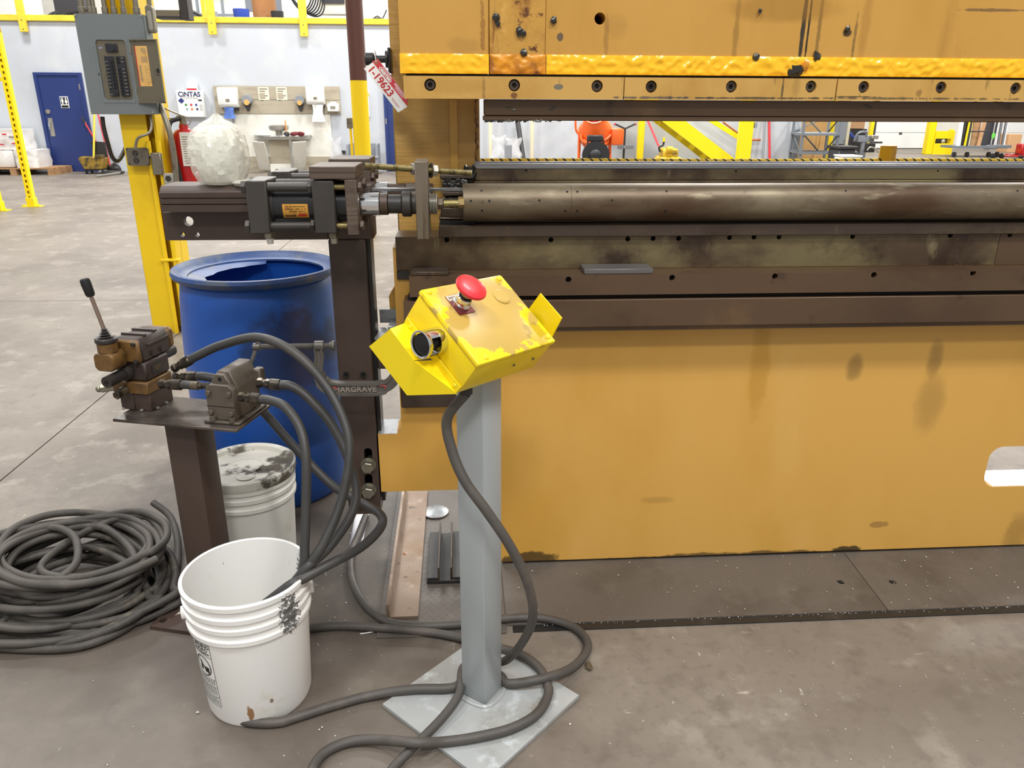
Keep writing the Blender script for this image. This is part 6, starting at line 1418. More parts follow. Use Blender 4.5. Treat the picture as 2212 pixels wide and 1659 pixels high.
# half round wash fountain
Yk_ = 17.45
x0, x1, zk0, zk1 = rect(541, 294, 665, 303, Yk_); xm = (x0+x1)/2; rk = (x1-x0)/2
sk = thing('wash_fountain', 'half-round steel wash fountain with spray head and white skirt panels', 'sink', (xm, YS-.02, 0))
hp_ = [(xm+rk*math.cos(PI+PI*k/24), YS-.021+.72*rk*math.sin(PI+PI*k/24)) for k in range(25)]
part('bowl', MB().prism(hp_, .06, 'xy', zk1-.07, (), .006), m_sinksteel, sk)
part('bowl_rim', MB().tube([(a_, b_, zk1-.004) for a_, b_ in hp_], .022, 8), m_sinksteel, sk)
p = P(602, 286, Yk_)
part('spray_stem', MB().cyl((p.x, 17.5, zk1-.009), (p.x, 17.5, P(602, 283, Yk_).z), .075, 18), m_metal, sk)
zc_ = P(602, 277, Yk_).z
part('spray_head', MB().lathe([(0, -.06), (.11, -.06), (.19, -.04), (.21, .0), (.21, .05), (.17, .065), (0, .065)], 24, Matrix.Translation((p.x, 17.5, zc_))), m_sinksteel, sk)
for (a, b, c, d, nm) in ((540, 305, 572, 372, 0), (634, 305, 664, 366, 1)):
    A_, B_, C_, D_ = (P(545, 306, 17.35), P(570, 308, 17.2), P(584, 368, 17.6), P(560, 366, 17.7)) if nm == 0 else (P(632, 308, 17.2), P(662, 306, 17.35), P(660, 366, 17.75), P(632, 370, 17.6))
    part('skirt_panel', MB().quad(A_, B_, C_, D_, .02), m_splash, sk)
part('pedestal', MB().bx(P(584, 330, 17.6).x, P(628, 330, 17.6).x, 17.6, YS-.022, .0, zk1-.075), m_board, sk)
part('front_panel', MB().bx(P(584, 360, 17.5).x, P(628, 360, 17.5).x, 17.5, 17.53, .0, P(606, 354, 17.5).z), m_splash, sk)
part('support_leg', MB().cyl((P(630, 340, 17.4).x, 17.4, 0), (P(630, 340, 17.4).x, 17.4, zk1-.071), .03, 10), m_sinksteel, sk)
p = P(619, 290, 17.3)
t = thing('bottle_brush', 'orange-handled brush standing on the wash fountain rim', 'brush', (p.x, 17.32, zk1+.019))
part('handle', MB().cyl((p.x, 17.32, zk1+.06), (p.x-.01, 17.32, zk1+.32), .012, 8), mat('orange_handle', (230, 150, 50), .5), t); part('bristles', MB().ball((p.x, 17.32, zk1+.05), .06, (1, 1, .8), 2, .4), m_darkplast, t)
for px, lab in ((636, 'left dark red rag on the wash fountain rim'), (649, 'right dark red rag on the wash fountain rim')):
    p = P(px, 295, 17.3); solo('red_rag', MB().ball((p.x, 17.32, zk1+.05), .09, (1, .7, .5), 2, .5), mat('rag_%d' % px, (110, 40, 46), .8), lab, 'rag', 'rags on the wash fountain', loc=(p.x, 17.32, zk1+.02))
# clipboard, grey bin, clear bag
t, x0, x1, z0, z1 = wthing('clipboard_sheet', 'white sheet with yellow top on the wall between pipe column and blue door', 'sheet', 787, 201, 798, 252)
part('sheet', MB().bx(x0, x1, YS-.02, YS, z0, z1-.07), m_paper, t); part('yellow_head', MB().bx(x0, x1, YS-.021, YS-.0005, z1-.069, z1), m_trim_y, t)
Yt_ = 17.0
x0, x1, z0, z1 = rect(749, 312, 816, 378, Yt_)
t = thing('utility_cart', 'grey plastic utility bin standing behind the yellow pipe column', 'bin', ((x0+x1)/2, Yt_+.3, 0))
z1 = P(780, 312, Yt_).z
part('back_wall', MB().bx(x0, x1, Yt_+.6, Yt_+.64, .08, z1, .01), m_greybin, t); part('side_wall', MB().bx(x0, x0+.04, Yt_+.041, Yt_+.599, .08, z1, .01), m_greybin, t); part('side_wall', MB().bx(x1-.04, x1, Yt_+.041, Yt_+.599, .08, z1, .01), m_greybin, t)
part('front_wall', MB().bx(x0, x1, Yt_, Yt_+.04, .08, z1-.29, .01), m_greybin, t); part('front_rim', MB().bx(x0-.02, x1+.02, Yt_-.02, Yt_+.041, z1-.288, z1-.23, .01), m_greybin, t); part('floor', MB().bx(x0+.05, x1-.05, Yt_+.05, Yt_+.59, .08, .1), m_greybin, t)
for x in (x0+.1, x1-.1): part('caster', MB().cyl((x-.02, Yt_+.1, .04), (x+.02, Yt_+.1, .04), .04, 12), m_rubber, t)
def clearbag(name, lab, a, b, c, d, Y, parent=None):
    x0, x1, z0, z1 = rect(a, b, c, d, Y); z0 = max(z0, .3)
    def f(u, v):
        an = 2*PI*u; k = 1-.45*(1-v)**.8 if v > .35 else .66+.1*v
        rr_ = (x1-x0)/2*(1-.35*abs(math.sin(PI*(v-.1)))**2)*(1+.16*mnoise.noise(Vector((math.cos(an)*2, math.sin(an)*2, v*6+a))))
        return Vector(((x0+x1)/2+rr_*math.cos(an), Y+.5*rr_*math.sin(an), z0+(z1-z0)*v+.03*math.sin(3*an)))
    return solo(name, MB().grid(f, 24, 14), m_bagclear, lab, 'bag', loc=((x0+x1)/2, Y, z0), angle=80)
cbg = clearbag('clear_bag', 'clear plastic bag hanging on the wall right of the sink', 711, 298, 740, 350, YS-.2)
q_ = P(725, 300, YS); part('hook', MB().tube([(q_.x, YS, q_.z+.03), (q_.x, YS-.1, q_.z+.03), (q_.x, YS-.2, q_.z-.02)], .01, 6, 4), m_metal, cbg)
p = P(742, 330, YS)
wb('wall_outlet', 'dark wall fitting beside the hanging clear bag', 'fitting', 738, 325, 747, 332, .06, m_darkplast)
# mop bucket and sticks by the blue door
Ym = 17.25
x0, x1, z0, z1 = rect(172, 342, 227, 368, Ym)
t = thing('mop_bucket', 'grimy yellow wringer mop bucket standing by the blue door', 'mop bucket', ((x0+x1)/2, Ym, 0))
xm = (x0+x1)/2; w_ = (x1-x0)/2
part('tub', MB().prism([(xm-w_*.72, .10), (xm+w_*.72, .10), (xm+w_*.9, z1), (xm-w_*.98, z1+.03), (xm-w_*1.05, z1-.02)], .36, 'xz', Ym, (), .01), m_mopyel, t)
part('wringer', MB().prism([(xm-w_*.2, z1+.031), (xm+w_*.86, z1+.005), (xm+w_*.82, z1+.31), (xm-w_*.24, z1+.33)], .05, 'xz', Ym+.25), m_darkplast, t)
part('rim_lip', MB().bx(xm+w_*.3, xm+w_*.92, Ym-.02, Ym+.1, z1+.004, z1+.07, .01), m_mopyel, t)
part('chassis', MB().bx(xm-w_*.7, xm+w_*.7, Ym+.02, Ym+.34, .075, .099), m_darkplast, t)
for x in (xm-w_*.65, xm+w_*.65):
    for y in (Ym+.05, Ym+.31): part('caster', MB().cyl((x-.015, y, .037), (x+.015, y, .037), .037, 12), m_rubber, t)
def stick(lab, a, b, m, r=.014, tip=None, Yb_=None):
    A_, B_ = P(a[0], a[1], a[2]), P(b[0], b[1], b[2]); t = thing('broom_handle', lab, 'handle', A_); part('pole', MB().cyl(A_, B_, r, 10), m, t)
    if tip: part('grip', MB().cyl(B_, B_+(B_-A_).normalized()*tip, r*1.1, 10), m_darkplast, t)
    return t, A_
t, A_ = stick('yellow mop handle standing upright in the mop bucket', (202.5, 340, Ym+.18), (204, 240, Ym+.25), m_yelstick, .02)
t, A_ = stick('short red handle leaning towards the blue door', (212, 314, Ym+.5), (184, 266, YW-.1), m_redstick, .015, .14)
t, A_ = stick('long red handle leaning beside the black flexible conduit', (238, 358, Ym+.25), (211, 243, YW-.1), m_redstick, .015)
part('mop_head', MB().ball((A_.x+.09, A_.y, .1), .13, (1, .7, .75), 2, .5), m_darkplast, t)
p = P(222, 372, 16.6)
t = thing('floor_squeegee', 'floor squeegee with metal blade lying by the wall near the mop bucket', 'squeegee', (p.x, 16.6, 0))
part('blade', MB().tube([G(207, 380.5, .03), G(259, 373.5, .03)], .022, 8), m_metal, t); part('head', MB().ball(G(238, 373, .04)+Vector((0, .12, 0)), .12, (2.2, .6, .35), 2, .3), m_darkplast, t)
solo('hose_tail', MB().tube([G(250, 374, .05)+Vector((.2, .3, 0)), G(262, 373, .05)+Vector((.2, .3, 0)), G(272, 375, .05)+Vector((.2, .3, 0))], .05, 8, 4), m_greybin, 'grey hose end lying on the floor left of the yellow column', 'hose')
# pallet of white sacks
Yp_ = 17.0
pa, pb = P(-60, 372, Yp_), P(116, 372, Yp_)
t = thing('wooden_pallet', 'wooden pallet on the floor under the white sacks', 'pallet', ((pa.x+pb.x)/2, Yp_+.4, 0))
for k in range(5): part('deck_board', MB().bx(pa.x, pb.x, Yp_+.01+.17*k, Yp_+.13+.17*k, .115, .14), m_wood, t)
for x in (pa.x, (pa.x+pb.x)/2-.06, pb.x-.12): part('stringer', MB().bx(x, x+.12, Yp_, Yp_+.82, .0, .114), m_wood, t)
def sack(lab, a, b, c, d, Y, dy=.7, base=None):
    x0, x1, z0, z1 = rect(a, b, c, d, Y)
    if base is not None: z0 = base
    mb = MB(); t_ = bmesh.new(); bmesh.ops.create_cube(t_, size=1); bmesh.ops.subdivide_edges(t_, edges=t_.edges[:], cuts=7, use_grid_fill=True)
    for v in t_.verts:
        q_ = v.co.copy(); n_ = 1-.10*(abs(q_.x*2)**8+abs(q_.y*2)**8)/2
        k = 1+.05*mnoise.noise(q_*5+Vector((a, b, 0)))
        v.co = Vector(((x0+x1)/2+q_.x*(x1-x0)*n_*k, Y+dy/2+q_.y*dy*n_*k, (z0+z1)/2+q_.z*(z1-z0)*(1 if q_.z < -.49 else k)))
    mb.merge(t_); o = solo('sack_stack', mb, m_sack, lab, 'sacks', 'shrink-wrapped sacks on the pallet', loc=((x0+x1)/2, Y+dy/2, z0), angle=60)
    return o, x0, x1, z0, z1
o, a0, a1, b0, b1 = sack('low white shrink-wrapped stack at the right end of the pallet', 30, 325, 80, 371, Yp_+.05, .7, .141)
o, a0_, a1_, b0_, b1_ = sack('tall white shrink-wrapped stack with red print on the pallet', -70, 280, 46, 325, Yp_+.12, .7, b1+.005)
for k, (u, v, w2, c) in enumerate(((40, 310, 10, m_estop), (12, 312, 9, m_estop), (17, 290, 8, m_estop), (35, 296, 14, m_greyline))):
    p = P(u-8, v, Yp_+.1); part('print_patch', MB().bx(p.x-w2*.005, p.x+w2*.005, Yp_+.085, Yp_+.1, p.z-.012, p.z+.012), c, o)
x0, x1, z0, z1 = rect(4, 300, 18, 312, Yp_+.1)
solo('sack_stack', MB().bx(a0-1.2, a0-.02, Yp_+.1, Yp_+.8, .141, b1, .05, 2), m_sack, 'white sacks at the left end of the pallet, cut by the picture edge', 'sacks', 'shrink-wrapped sacks on the pallet', loc=(a0-.6, Yp_+.4, .141))
# yellow perforated frame at the left
def perfpost(bm_, x, y, z0, z1, s=.045, step=.0762):
    # channel with slots on the front and the right face
    n = int((z1-z0)/step)
    sl_ = [rrect(x-s*.30, x+s*.30, z0+step*(k+.2), z0+step*(k+.72), .008, 2) for k in range(n)]
    bm_.prism([(x-s, z0), (x+s, z0), (x+s, z1), (x-s, z1)], .004, 'xz', y-s, sl_)
    bm_.bx(x-s, x-s+.004, y-s+.0041, y+s, z0, z1); bm_.bx(x+s-.004, x+s, y-s+.0041, y+s, z0, z1)
fA, fB = G(77, 446), G(10, 451)
gy = thing('perforated_frame', 'yellow perforated steel frame standing on the floor at the left edge', 'frame', ((fA.x+fB.x)/2, (fA.y+fB.y)/2, 0))
mb = MB(); perfpost(mb, fA.x-.04, fA.y, .02, P(2, 70, fA.y).z, .042); part('upright', mb, m_bracket_y, gy)
mb = MB(); perfpost(mb, fB.x+.04, fB.y-.2, .02, P(2, 70, fA.y).z, .042); part('upright', mb, m_bracket_y, gy)
part('upright_back', MB().bx(fA.x-.076, fA.x-.004, fA.y+.036, fA.y+.042, .02, 2.6), m_darkpost, gy); part('upright_back', MB().bx(fB.x+.004, fB.x+.076, fB.y-.164, fB.y-.158, .02, 2.6), m_darkpost, gy)
for c in ((fA.x-.04, fA.y), (fB.x+.04, fB.y-.2)):
    part('foot_plate', MB().bx(c[0]-.13, c[0]+.13, c[1]-.07, c[1]+.07, .0003, .0115), m_bracket_y, gy); part('socket', MB().bx(c[0]-.055, c[0]+.055, c[1]-.055, c[1]+.055, .0118, .13, .004), m_bracket_y, gy)
    for dx in (-.1, .1): part('anchor_bolt', MB().hexa((c[0]+dx, c[1]-.03, .0118), (c[0]+dx, c[1]-.03, .035), .015), m_bracket_y, gy)
p = P(12, 171, fA.y)
part('cross_rail', MB().bx(fA.x-1.5, fA.x-.083, fA.y-.03, fA.y+.03, p.z-.025, p.z+.025, .003), m_bracket_y, gy)

# ------------------------------------------------------------------ seen through the press opening
# studs, bags
Yz = 17.6
for a, b, lab in ((1056, 1063, 'left pale wood stud leaning on the grey wall beside the bags'), (1146, 1153, 'right pale wood stud leaning on the grey wall')):
    x0, x1, z0, z1 = rect(a, 240, b, 350, Yz); solo('wood_stud', MB().bx(x0, x1, Yz, Yz+.05, 0, 2.4, .003), m_stud, lab, 'stud', 'studs on the back wall', loc=((x0+x1)/2, Yz, 0))
clearbag('clear_bag', 'left clear waste bag hanging beside the wood stud', 1060, 294, 1094, 420, Yz-.3); clearbag('clear_bag', 'right clear waste bag hanging between the wood studs', 1092, 300, 1128, 420, Yz-.35)
wb('grey_carton', 'grey carton behind the clear waste bags', 'box', 1090, 312, 1104, 380, .3, m_greybin, Yz-.6)
A_, B_ = P(1118, 262, Yz+.1), P(1136, 380, Yz-.5)
solo('metal_bar', MB().cyl(A_, B_, .055, 10), m_darkplast, 'dark bar leaning on the wall between the studs', 'bar', loc=B_)
# orange mixer
Yx = 15.6
mx = thing('concrete_mixer', 'orange concrete mixer with black base seen through the press opening', 'mixer', (P(1285, 300, Yx).x, Yx, 0))
s = Yx/1560.0
c = P(1286, 284, Yx)
DMx = Matrix.Translation(c) @ Matrix.Rotation(math.radians(-12), 4, 'Y') @ Matrix.Rotation(math.radians(38), 4, 'X')
part('drum', MB().lathe([(0, -.42), (.20, -.40), (.31, -.16), (.315, .0), (.30, .05), (.19, .34), (.20, .37), (.165, .36), (.26, .04), (0, -.2)], 36, DMx), m_orange, mx)
part('drum_ring', MB().lathe([(.312, -.03), (.345, -.03), (.345, .03), (.312, .03)], 36, DMx), m_orange, mx)
x0, x1, z0, z1 = rect(1318, 277, 1345, 313, Yx-.1)
part('motor_housing', MB().bx(x0, x1, Yx-.25, Yx+.2, z0, z1, .04, 2), m_orange, mx)
part('yoke', MB().tube([P(1256, 290, Yx-.1), P(1259, 305, Yx-.2), P(1285, 312, Yx-.35), P(1310, 310, Yx-.2), P(1316, 290, Yx-.1)], .028, 8, 5), m_orange, mx)
for a, b in ((1252, 1250), (1317, 1320)): part('frame_leg', MB().cyl(P(a, 290, Yx-.05), Vector((P(b, 345, Yx-.05).x, Yx-.05, 0)), .03, 10), m_orange, mx)
part('tilt_lever', MB().tube([P(1243, 258, Yx), P(1244, 280, Yx), P(1250, 290, Yx)], .02, 8, 3), m_orange, mx)
part('wheel_cover', MB().lathe([(0, -.09), (.18, -.085), (.24, -.04), (.26, .0), (.26, .08), (0, .08)], 32, Matrix.Translation(P(1286, 335, Yx-.45)) @ Matrix.Rotation(PI/2, 4, 'X')), m_rubber, mx)
part('wheel_hub', MB().ball(P(1286, 335, Yx-.56), .12, (1, .5, .9), 2), m_rubber, mx)
x0, x1, z0, z1 = rect(1269, 292, 1303, 306, Yx-.5)
part('guard_box', MB().bx(x0, x1, Yx-.52, Yx-.4, z0, z1, .02), m_rubber, mx)
part('guard_arm', MB().cyl(P(1270, 300, Yx-.45), P(1268, 325, Yx-.45), .015, 8).cyl(P(1303, 300, Yx-.45), P(1305, 322, Yx-.45), .015, 8), m_rubber, mx)
# tool stand
Yg = 16.2
x_ = P(1349, 300, Yg).x
t = thing('tool_stand', 'thin black tool stand with forked red-tipped top right of the mixer', 'stand', (x_, Yg, 0))
zt = P(1349, 278, Yg).z
part('pole', MB().cyl((x_, Yg, .02), (x_, Yg, zt), .022, 8), m_darkplast, t); part('foot', MB().bx(x_-.25, x_+.25, Yg-.2, Yg+.2, .0003, .0195), m_darkplast, t)
for px in (1329, 1372): part('fork', MB().cyl((x_, Yg, zt), P(px, 268, Yg), .018, 8), m_darkplast, t); part('fork_tip', MB().cyl(P(px, 268.5, Yg), P(px+(2 if px > 1349 else -2), 267.5, Yg), .024, 8), m_redstick, t)
x0, x1, z0, z1 = rect(1334, 314, 1368, 322, Yg); part('tray', MB().bx(x0, x1, Yg-.05, Yg+.05, z0, z1), m_greyrack, t); part('tray_knob', MB().cyl((x_, Yg-.051, (z0+z1)/2), (x_, Yg-.08, (z0+z1)/2), .02, 10), m_metal, t)
# stair columns and stringers
Yst = 16.4
def ypost(lab, a, c, Y): x0, x1, z0, z1 = rect(a, 240, c, 350, Y); return solo('stair_post', MB().bx(x0, x1, Y, Y+.12, 0, 3.2, .006), m_bracket_y, lab, 'post', 'yellow posts of the mezzanine stair', loc=((x0+x1)/2, Y, 0))
ypost('slender yellow stair post right of the orange mixer', 1379, 1392, Yst+.05); ypost('broad yellow stair post at the foot of the stair', 1597, 1626, Yst)
sA = [P(1431, 262, Yst+.2), P(1482, 262, Yst+.2), P(1592, 347, Yst+.2), P(1545, 350, Yst+.2)]
dxz = Vector((sA[1].x-sA[2].x, 0, sA[1].z-sA[2].z))
t = thing('stair', 'yellow steel stair with sloping stringers climbing to the mezzanine', 'stair', (sA[2].x, Yst+.2, 0))
e1, e2 = sA[1]+dxz*.8, sA[0]+dxz*.8
e3, e4 = sA[2]-dxz*.12, sA[3]-dxz*.12
part('stringer', MB().prism([(e2.x, e2.z), (e1.x, e1.z), (e3.x, max(e3.z, .01)), (e4.x, max(e4.z, .01))], .05, 'xz', Yst+.2), m_bracket_y, t)
part('stringer', MB().prism([(e2.x, e2.z), (e1.x, e1.z), (e3.x, max(e3.z, .01)), (e4.x, max(e4.z, .01))], .05, 'xz', Yst+1.1), m_bracket_y, t)
for k in range(9):
    u = k/8; x = e4.x+(e2.x-e4.x)*u+.1; z = max(e4.z, .01)+(e2.z-max(e4.z, .01))*u+.14; part('tread', MB().bx(x-.13, x+.13, Yst+.251, Yst+1.099, z, z+.03), m_greyrack, t)
A_, B_ = P(1540, 262, Yst+1.2), P(1602, 301, Yst+1.2)
dd2 = B_-A_
part('hand_rail', MB().box((A_+B_)/2-dd2*.25, (dd2.length*1.6, .04, .1), Matrix.Rotation(math.atan2(-dd2.z, dd2.x), 3, 'Y')), m_bracket_y, t)
A_, B_ = P(1562, 264, Yst+1.25), P(1600, 292, Yst+1.25); part('rail_pipe', MB().cyl(A_, B_, .022, 8), mat('rail_brown', (168, 96, 60), .5), t)
pp = P(1632, 302, YW); part('rail_end', MB().cyl((P(1606, 302, YW-.1).x, YW-.1, pp.z), (P(1643, 302, YW-.1).x, YW-.1, pp.z), .025, 8), mat('rail_copper', (186, 104, 60), .5), t)
p = P(1629, 270, Yst+.0); wb('post_switch', 'grey switch box on the right side of the broad stair post', 'switch', 1627, 264, 1632, 276, .1, m_greybin, Yst+.1)
# compactor
Yv = 15.4
cp_ = thing('plate_compactor', 'grimy yellow plate compactor below the stair', 'compactor', (P(1443, 335, Yv).x, Yv, 0))
x0, x1, z0, z1 = rect(1428, 320, 1460, 340, Yv); part('engine', MB().bx(x0, x1, Yv-.2, Yv+.2, z0, z1, .03), m_machine_y, cp_)
x0, x1, z0, z1 = rect(1420, 338, 1466, 356, Yv); part('deck', MB().bx(x0, x1, Yv-.3, Yv+.3, z0, z1, .04), m_machine_y, cp_); part('base', MB().bx(x0, x1, Yv-.3, Yv+.3, .0003, z0-.001), m_darkplast, cp_)
part('air_filter', MB().cyl(P(1440, 323, Yv-.25), P(1452, 323, Yv-.25), .06, 14), m_machine_y, cp_)
part('lift_hook', MB().tube([P(1426, 328, Yv), P(1424, 318, Yv), P(1432, 314, Yv), P(1434, 306, Yv)], .02, 8, 4), m_rubber, cp_); part('fuel_cap', MB().cyl(P(1434, 306, Yv), P(1434, 297, Yv), .022, 10), m_bracket_y, cp_)
part('push_handle', MB().cyl(P(1424, 318, Yv+.1), P(1400, 262, Yv+.6), .022, 8), m_redstick, cp_)
# grey wall end: poles
for a, lab, m in ((1652, 'grey pole leaning on the wall right of the stair', m_greybin), (1661.5, 'red pole leaning on the wall right of the stair', m_redstick)):
    A_, B_ = P(a, 262, YW-.15), P(a+1-(5 if m is m_greybin else 0), 350, YW-.3); solo('leaning_pole', MB().cyl(A_+(A_-B_)*.4, Vector((B_.x, B_.y, .0)) if False else B_-(A_-B_)*.25, .028, 8), m, lab, 'pole', 'poles leaning on the grey wall', loc=B_)
# plywood sheet, rack, cabinet
Ypl = 18.6
x0, x1, z0, z1 = rect(1712, 264, 1788, 350, Ypl)
solo('plywood_sheet', MB().bx(x0, x1, Ypl, Ypl+.03, 0, 1.75), m_ply, 'large plywood sheet standing behind the grey shelf rack', 'plywood', loc=((x0+x1)/2, Ypl, 0))
Yrk = 16.9
rk_ = thing('shelf_rack', 'empty grey steel shelf rack with diagonal braces before the plywood', 'rack', (P(1760, 340, Yrk).x, Yrk, 0))
fl_, fr2, bl_, br2 = P(1733, 300, Yrk).x, P(1810, 300, Yrk).x, P(1711, 300, Yrk+.9).x, P(1786, 300, Yrk+.9).x
for x, y in ((fl_, Yrk), (fr2, Yrk), (bl_, Yrk+.9), (br2, Yrk+.9)): part('upright', MB().bx(x-.025, x+.025, y-.02, y+.02, 0, 2.1), m_greyrack, rk_)
for px, py in ((0, 290.5), (0, 331)):
    z = P(1770, py, Yrk).z
    part('shelf', MB().prism([(fl_-.03, Yrk-.04), (fr2+.03, Yrk-.04), (br2+.03, Yrk+.94), (bl_-.03, Yrk+.94)], .045, 'xy', z-.022), m_greyrack, rk_)
za = [P(1770, 262, Yrk).z+.1, P(1770, 290, Yrk).z, P(1770, 331, Yrk).z]
for k in range(2):
    part('brace', MB().cyl((fl_, Yrk-.03, za[k]), (fr2-.15, Yrk+.5, za[k+1]), .016, 6), m_greyrack, rk_); part('brace', MB().cyl((fr2, Yrk+.0, za[k]), (br2, Yrk+.9, za[k+1]), .014, 6), m_darkplast, rk_); part('brace', MB().cyl((fl_, Yrk, za[k+1]), (bl_, Yrk+.9, za[k]), .014, 6), m_greyrack, rk_)
part('brace', MB().cyl((bl_, Yrk+.95, za[1]), (br2, Yrk+.95, za[0]), .014, 6), m_greyrack, rk_)
Yb1 = 19.4
x0, x1, z0, z1 = rect(1787, 262, 1798, 350, Yb1); solo('bollard_post', MB().cyl(((x0+x1)/2, Yb1, 0), ((x0+x1)/2, Yb1, 2.2), (x1-x0)/2, 14), m_bracket_y, 'yellow round post between the plywood and the grey cabinet', 'post', loc=((x0+x1)/2, Yb1, 0))
def cab(nm, lab, cat, a, b, c, d, Y, dep, m, floor=False):
    x0, x1, z0, z1 = rect(a, b, c, d, Y); z0 = 0 if floor else z0
    return solo(nm, MB().bx(x0, x1, Y, Y+dep, z0, z1, .01), m, lab, cat, loc=((x0+x1)/2, Y, z0))
t = thing('grey_cabinet', 'grey steel cabinet standing behind the shelf rack', 'cabinet', (P(1815, 300, 19.8).x, 19.8, 0))
x0, x1, z0, z1 = rect(1798, 240, 1830, 312, 19.8); part('body', MB().bx(x0, x1, 19.8, 20.4, .5, 2.3, .01), m_grey_cab, t); part('leg', MB().bx(x0+.02, x0+.08, 19.85, 20.35, 0, .499), m_darkplast, t); part('leg', MB().bx(x1-.08, x1-.02, 19.85, 20.35, 0, .499), m_darkplast, t)
cab('wood_plank', 'pale wood plank standing right of the grey cabinet', 'plank', 1829.5, 255, 1836, 312, 19.9, .05, m_stud, True)
cab('cardboard_box', 'cardboard boxes stacked high behind the drill machine', 'box', 1838, 240, 1870, 278, 21.0, .6, m_carton)
cab('storage_shelf', 'dark open storage shelf under the cardboard boxes', 'shelf', 1836, 278.5, 1870, 325, 21.0, .6, m_darkplast, True)
cab('dock_post', 'yellow dock post left of the overhead door', 'post', 1880, 250, 1887, 322, 25.5, .15, m_bracket_y, True)
# tote bins
Yto = 16.1
x0, x1, z0, z1 = rect(1812, 316, 1848, 346, Yto)
t = thing('tote_bin', 'dark grey open tote bin on the floor right of the rack', 'bin', ((x0+x1)/2, Yto, 0))
part('body', MB().bx(x0, x1, Yto, Yto+.5, .0003, z1-.06, .02), m_label_blk, t); part('rim', MB().bx(x0-.03, x1+.03, Yto-.03, Yto+.53, z1-.059, z1, .01), m_darkplast, t)
x0, x1, z0, z1 = rect(1822, 336, 1860, 352, Yto-.7)
t = thing('white_tote', 'white lidded tote in front of the dark bin', 'tote', ((x0+x1)/2, Yto-.7, 0)); part('body', MB().bx(x0, x1, Yto-.7, Yto-.3, .0003, z1-.03, .01), m_whiteplast, t); part('lid', MB().bx(x0-.02, x1+.02, Yto-.72, Yto-.28, z1-.029, z1, .008), m_whiteplast, t)
solo('black_wheel', MB().lathe([(.0, -.04), (.22, -.05), (.28, -.03), (.28, .03), (.22, .05), (0, .04)], 28, Matrix.Translation((P(1855, 335, Yto+.1).x, Yto+.2, .29)) @ Matrix.Rotation(math.radians(70), 4, 'Y')), m_rubber, 'black wheel leaning at the right of the tote bin', 'wheel')
# drill machine
Yd2 = 19.5
t = thing('drill_machine', 'grey drilling machine on a stand before the overhead door', 'machine', (P(1880, 310, Yd2).x, Yd2, 0))
for nm, a, b, c, d, m in (('head', 1854, 293, 1885, 307, m_grey_cab), ('motor', 1878, 292, 1893, 300, m_metal), ('column', 1862, 307, 1872, 345, m_grey_cab), ('table', 1874, 305, 1898, 309, m_darkplast), ('lower_body', 1861, 308, 1880, 328, m_darkplast)):
    x0, x1, z0, z1 = rect(a, b, c, d, Yd2); o_ = {'head': 0, 'motor': -.12, 'column': .02, 'table': -.2, 'lower_body': -.24}[nm]
    part(nm, MB().bx(x0, x1, Yd2+o_, Yd2+o_+.1, 0 if nm == 'column' else z0, z1, .01), m, t)
part('feed_cable', MB().tube([P(1845, 305, Yd2), P(1852, 290, Yd2), P(1862, 285, Yd2), P(1872, 286, Yd2), P(1871, 293, Yd2)], .03, 8, 5), m_greyrack, t)
part('blue_hose', MB().tube([P(1837, 287, Yd2+.1), P(1841, 294, Yd2+.1), P(1848, 298, Yd2+.1)], .03, 8, 4), m_bluebucket, t)
part('crank', MB().tube([P(1873, 325, Yd2-.3), P(1880, 318, Yd2-.3), P(1892, 322, Yd2-.3), P(1898, 330, Yd2-.3)], .018, 8, 4), m_metal, t)
# dock guard and carts at the far right
Yk3 = 24.0
def k3(a, b, c, d): return rect(a, b, c, d, Yk3)
t = thing('dock_guard', 'bright yellow dock guard with an open slot in its middle', 'guard', (P(2042, 325, Yk3).x, Yk3, 0))
x0, x1, z0, z1 = k3(2019, 283, 2060, 327); zz0, zz1 = P(2040, 310, Yk3).z, P(2040, 299.5, Yk3).z
part('panel', MB().prism([(x0, .0), (x1, .0), (x1, z1), (x0, z1)], .08, 'xz', Yk3, [rrect(x0-(-.02), P(2055, 300, Yk3).x, zz0, zz1, .01, 2)]), m_bracket_y, t)
part('post', MB().bx(P(2004, 300, Yk3).x, x0-.002, Yk3+.02, Yk3+.2, 0, 2.6, .01), m_bracket_y, t); part('post', MB().bx(x1-.1, x1, Yk3+.081, Yk3+.2, 0, z1+.05, .01), m_bracket_y, t)
part('roller', MB().ball(P(2036, 306, Yk3+.3), .09, sub=2), m_whiteplast, t); part('backing', MB().bx(x0+.02, x1-.02, Yk3+.25, Yk3+.3, .3, z1-.1), m_label_blk, t)
Yc3 = 22.6
t = thing('panel_cart', 'dark wheeled panel cart holding leaning boards and pipes', 'cart', (P(2100, 322, Yc3).x, Yc3, 0))
x0, x1, z0, z1 = rect(2066, 316, 2178, 321, Yc3)
part('deck', MB().bx(x0, x1, Yc3, Yc3+.8, z0, z1), m_greyrack, t)
for px in (2067, 2095, 2142, 2160): p = P(px, 325, Yc3); part('caster', MB().cyl((p.x-.03, Yc3+.1, .075), (p.x+.03, Yc3+.1, .075), .075, 14), m_rubber, t)
for px in (2094, 2149): p = P(px, 300, Yc3); part('upright', MB().cyl((p.x, Yc3+.05, z1+.0005), (p.x, Yc3+.05, 2.0), .03, 8), m_label_blk, t)
part('cross_bar', MB().cyl(P(2095, 284, Yc3+.05), P(2134, 284, Yc3+.05), .018, 8), m_label_blk, t)
zt = z1+.003
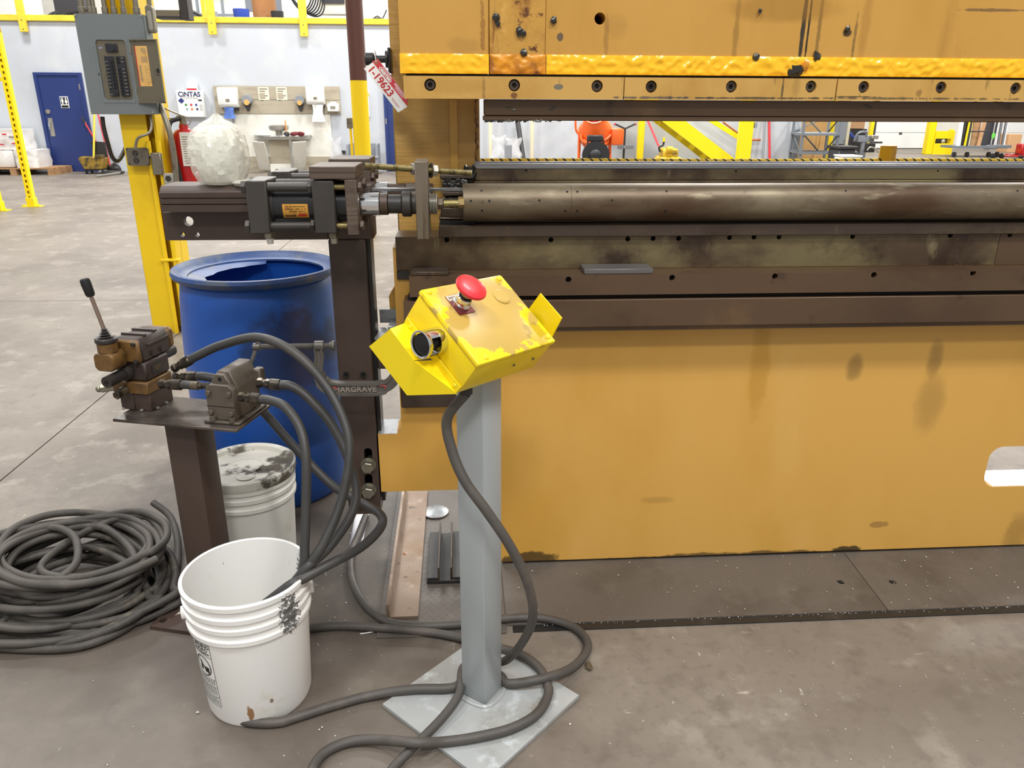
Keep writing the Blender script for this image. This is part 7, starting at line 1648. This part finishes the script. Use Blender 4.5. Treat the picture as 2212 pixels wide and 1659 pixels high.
def lean(nm, lab, cat, a, b, w_, m, Y, grp=None):
    A_, B_ = P(a[0], a[1], Y+.1), P(b[0], b[1], Y); B_.z = zt; d = (A_-B_); A_ = B_+d*1.5
    mb = MB().quad(B_-Vector((w_/2, 0, 0)), B_+Vector((w_/2, 0, 0)), A_+Vector((w_/2, 0, 0)), A_-Vector((w_/2, 0, 0)), -.04)
    solo(nm, mb, m, lab, cat, grp, loc=B_)
lean('leaning_board', 'white board leaning at the left end of the panel cart', 'board', (2078, 264), (2070, 316), .12, m_paper, Yc3+.3)
lean('leaning_board', 'black board leaning second from the left on the panel cart', 'board', (2087, 264), (2078, 316), .2, m_darkplast, Yc3+.32)
lean('leaning_board', 'yellow board leaning on the panel cart', 'board', (2098, 264), (2087, 316), .12, m_bracket_y, Yc3+.25)
lean('leaning_board', 'brown planks leaning in the middle of the panel cart', 'board', (2112, 264), (2104, 316), .22, m_wood, Yc3+.34)
lean('leaning_board', 'pale orange plank leaning right of the brown planks', 'board', (2128, 264), (2114, 316), .10, m_carton, Yc3+.22)
lean('leaning_board', 'dark green board leaning at the right of the panel cart', 'board', (2135, 264), (2124, 316), .22, m_label_blk, Yc3+.4)
p = P(2144, 293, Yc3+.02); solo('green_tag', MB().prism([(p.x+.05*math.cos(a*PI/6)*1.0, p.z+.09*math.sin(a*PI/6)) for a in range(12)], .008, 'xz', Yc3-.02), mat('tag_green', (120, 230, 90), .5), 'bright green tag hanging on the panel cart upright', 'tag')
t = thing('hand_truck', 'dark hand truck with white wheels standing right of the panel cart', 'hand truck', (P(2165, 322, Yc3-.6).x, Yc3-.6, 0))
for a, b in ((2164, 2155), (2174, 2164)): part('side_rail', MB().cyl(P(b, 316, Yc3-.6), P(a, 262, Yc3-.2), .035, 8), m_label_blk, t)
x0, x1, z0, z1 = rect(2141, 313, 2175, 319, Yc3-.7); part('toe_plate', MB().bx(x0, x1, Yc3-.9, Yc3-.62, z0, z1), m_greyrack, t)
for px in (2144, 2163): p = P(px, 326, Yc3-.7); part('wheel', MB().lathe([(.0, -.03), (.05, -.035), (.055, -.03), (.08, -.03), (.08, .03), (.055, .03), (.05, .035), (0, .03)], 18, Matrix.Translation((p.x, Yc3-.75, .081)) @ Matrix.Rotation(math.radians(65), 4, 'Y')), m_rubber, t)
part('white_panel', MB().quad(P(2172, 264, Yc3), P(2178, 264, Yc3), P(2170, 315, Yc3-.3), P(2165, 315, Yc3-.3), .03), m_paper, t)
t = thing('red_jack', 'red pallet jack frame on the floor at the far right', 'pallet jack', (P(2190, 327, Yc3-.5).x, Yc3-.5, 0))
part('fork', MB().bx(P(2164, 328, Yc3-.5).x, P(2216, 328, Yc3-.5).x, Yc3-.6, Yc3-.45, .05, .10, .01), m_red, t); part('fork', MB().bx(P(2172, 328, Yc3).x, P(2222, 328, Yc3).x, Yc3-.15, Yc3, .06, .11, .01), m_red, t); part('wheel', MB().cyl((P(2200, 328, Yc3-.5).x, Yc3-.7, .05), (P(2200, 328, Yc3-.5).x, Yc3-.61, .05), .05, 12), m_rubber, t)
part('pump_head', MB().bx(P(2207, 315, Yc3-.4).x, P(2224, 315, Yc3-.4).x, Yc3-.44, Yc3-.16, .111, .4, .02), m_red, t)
cab('carton_wall', 'tan cardboard stack standing before the right overhead door', 'cartons', 2178, 290, 2206, 322, 25.0, .5, m_carton, True)
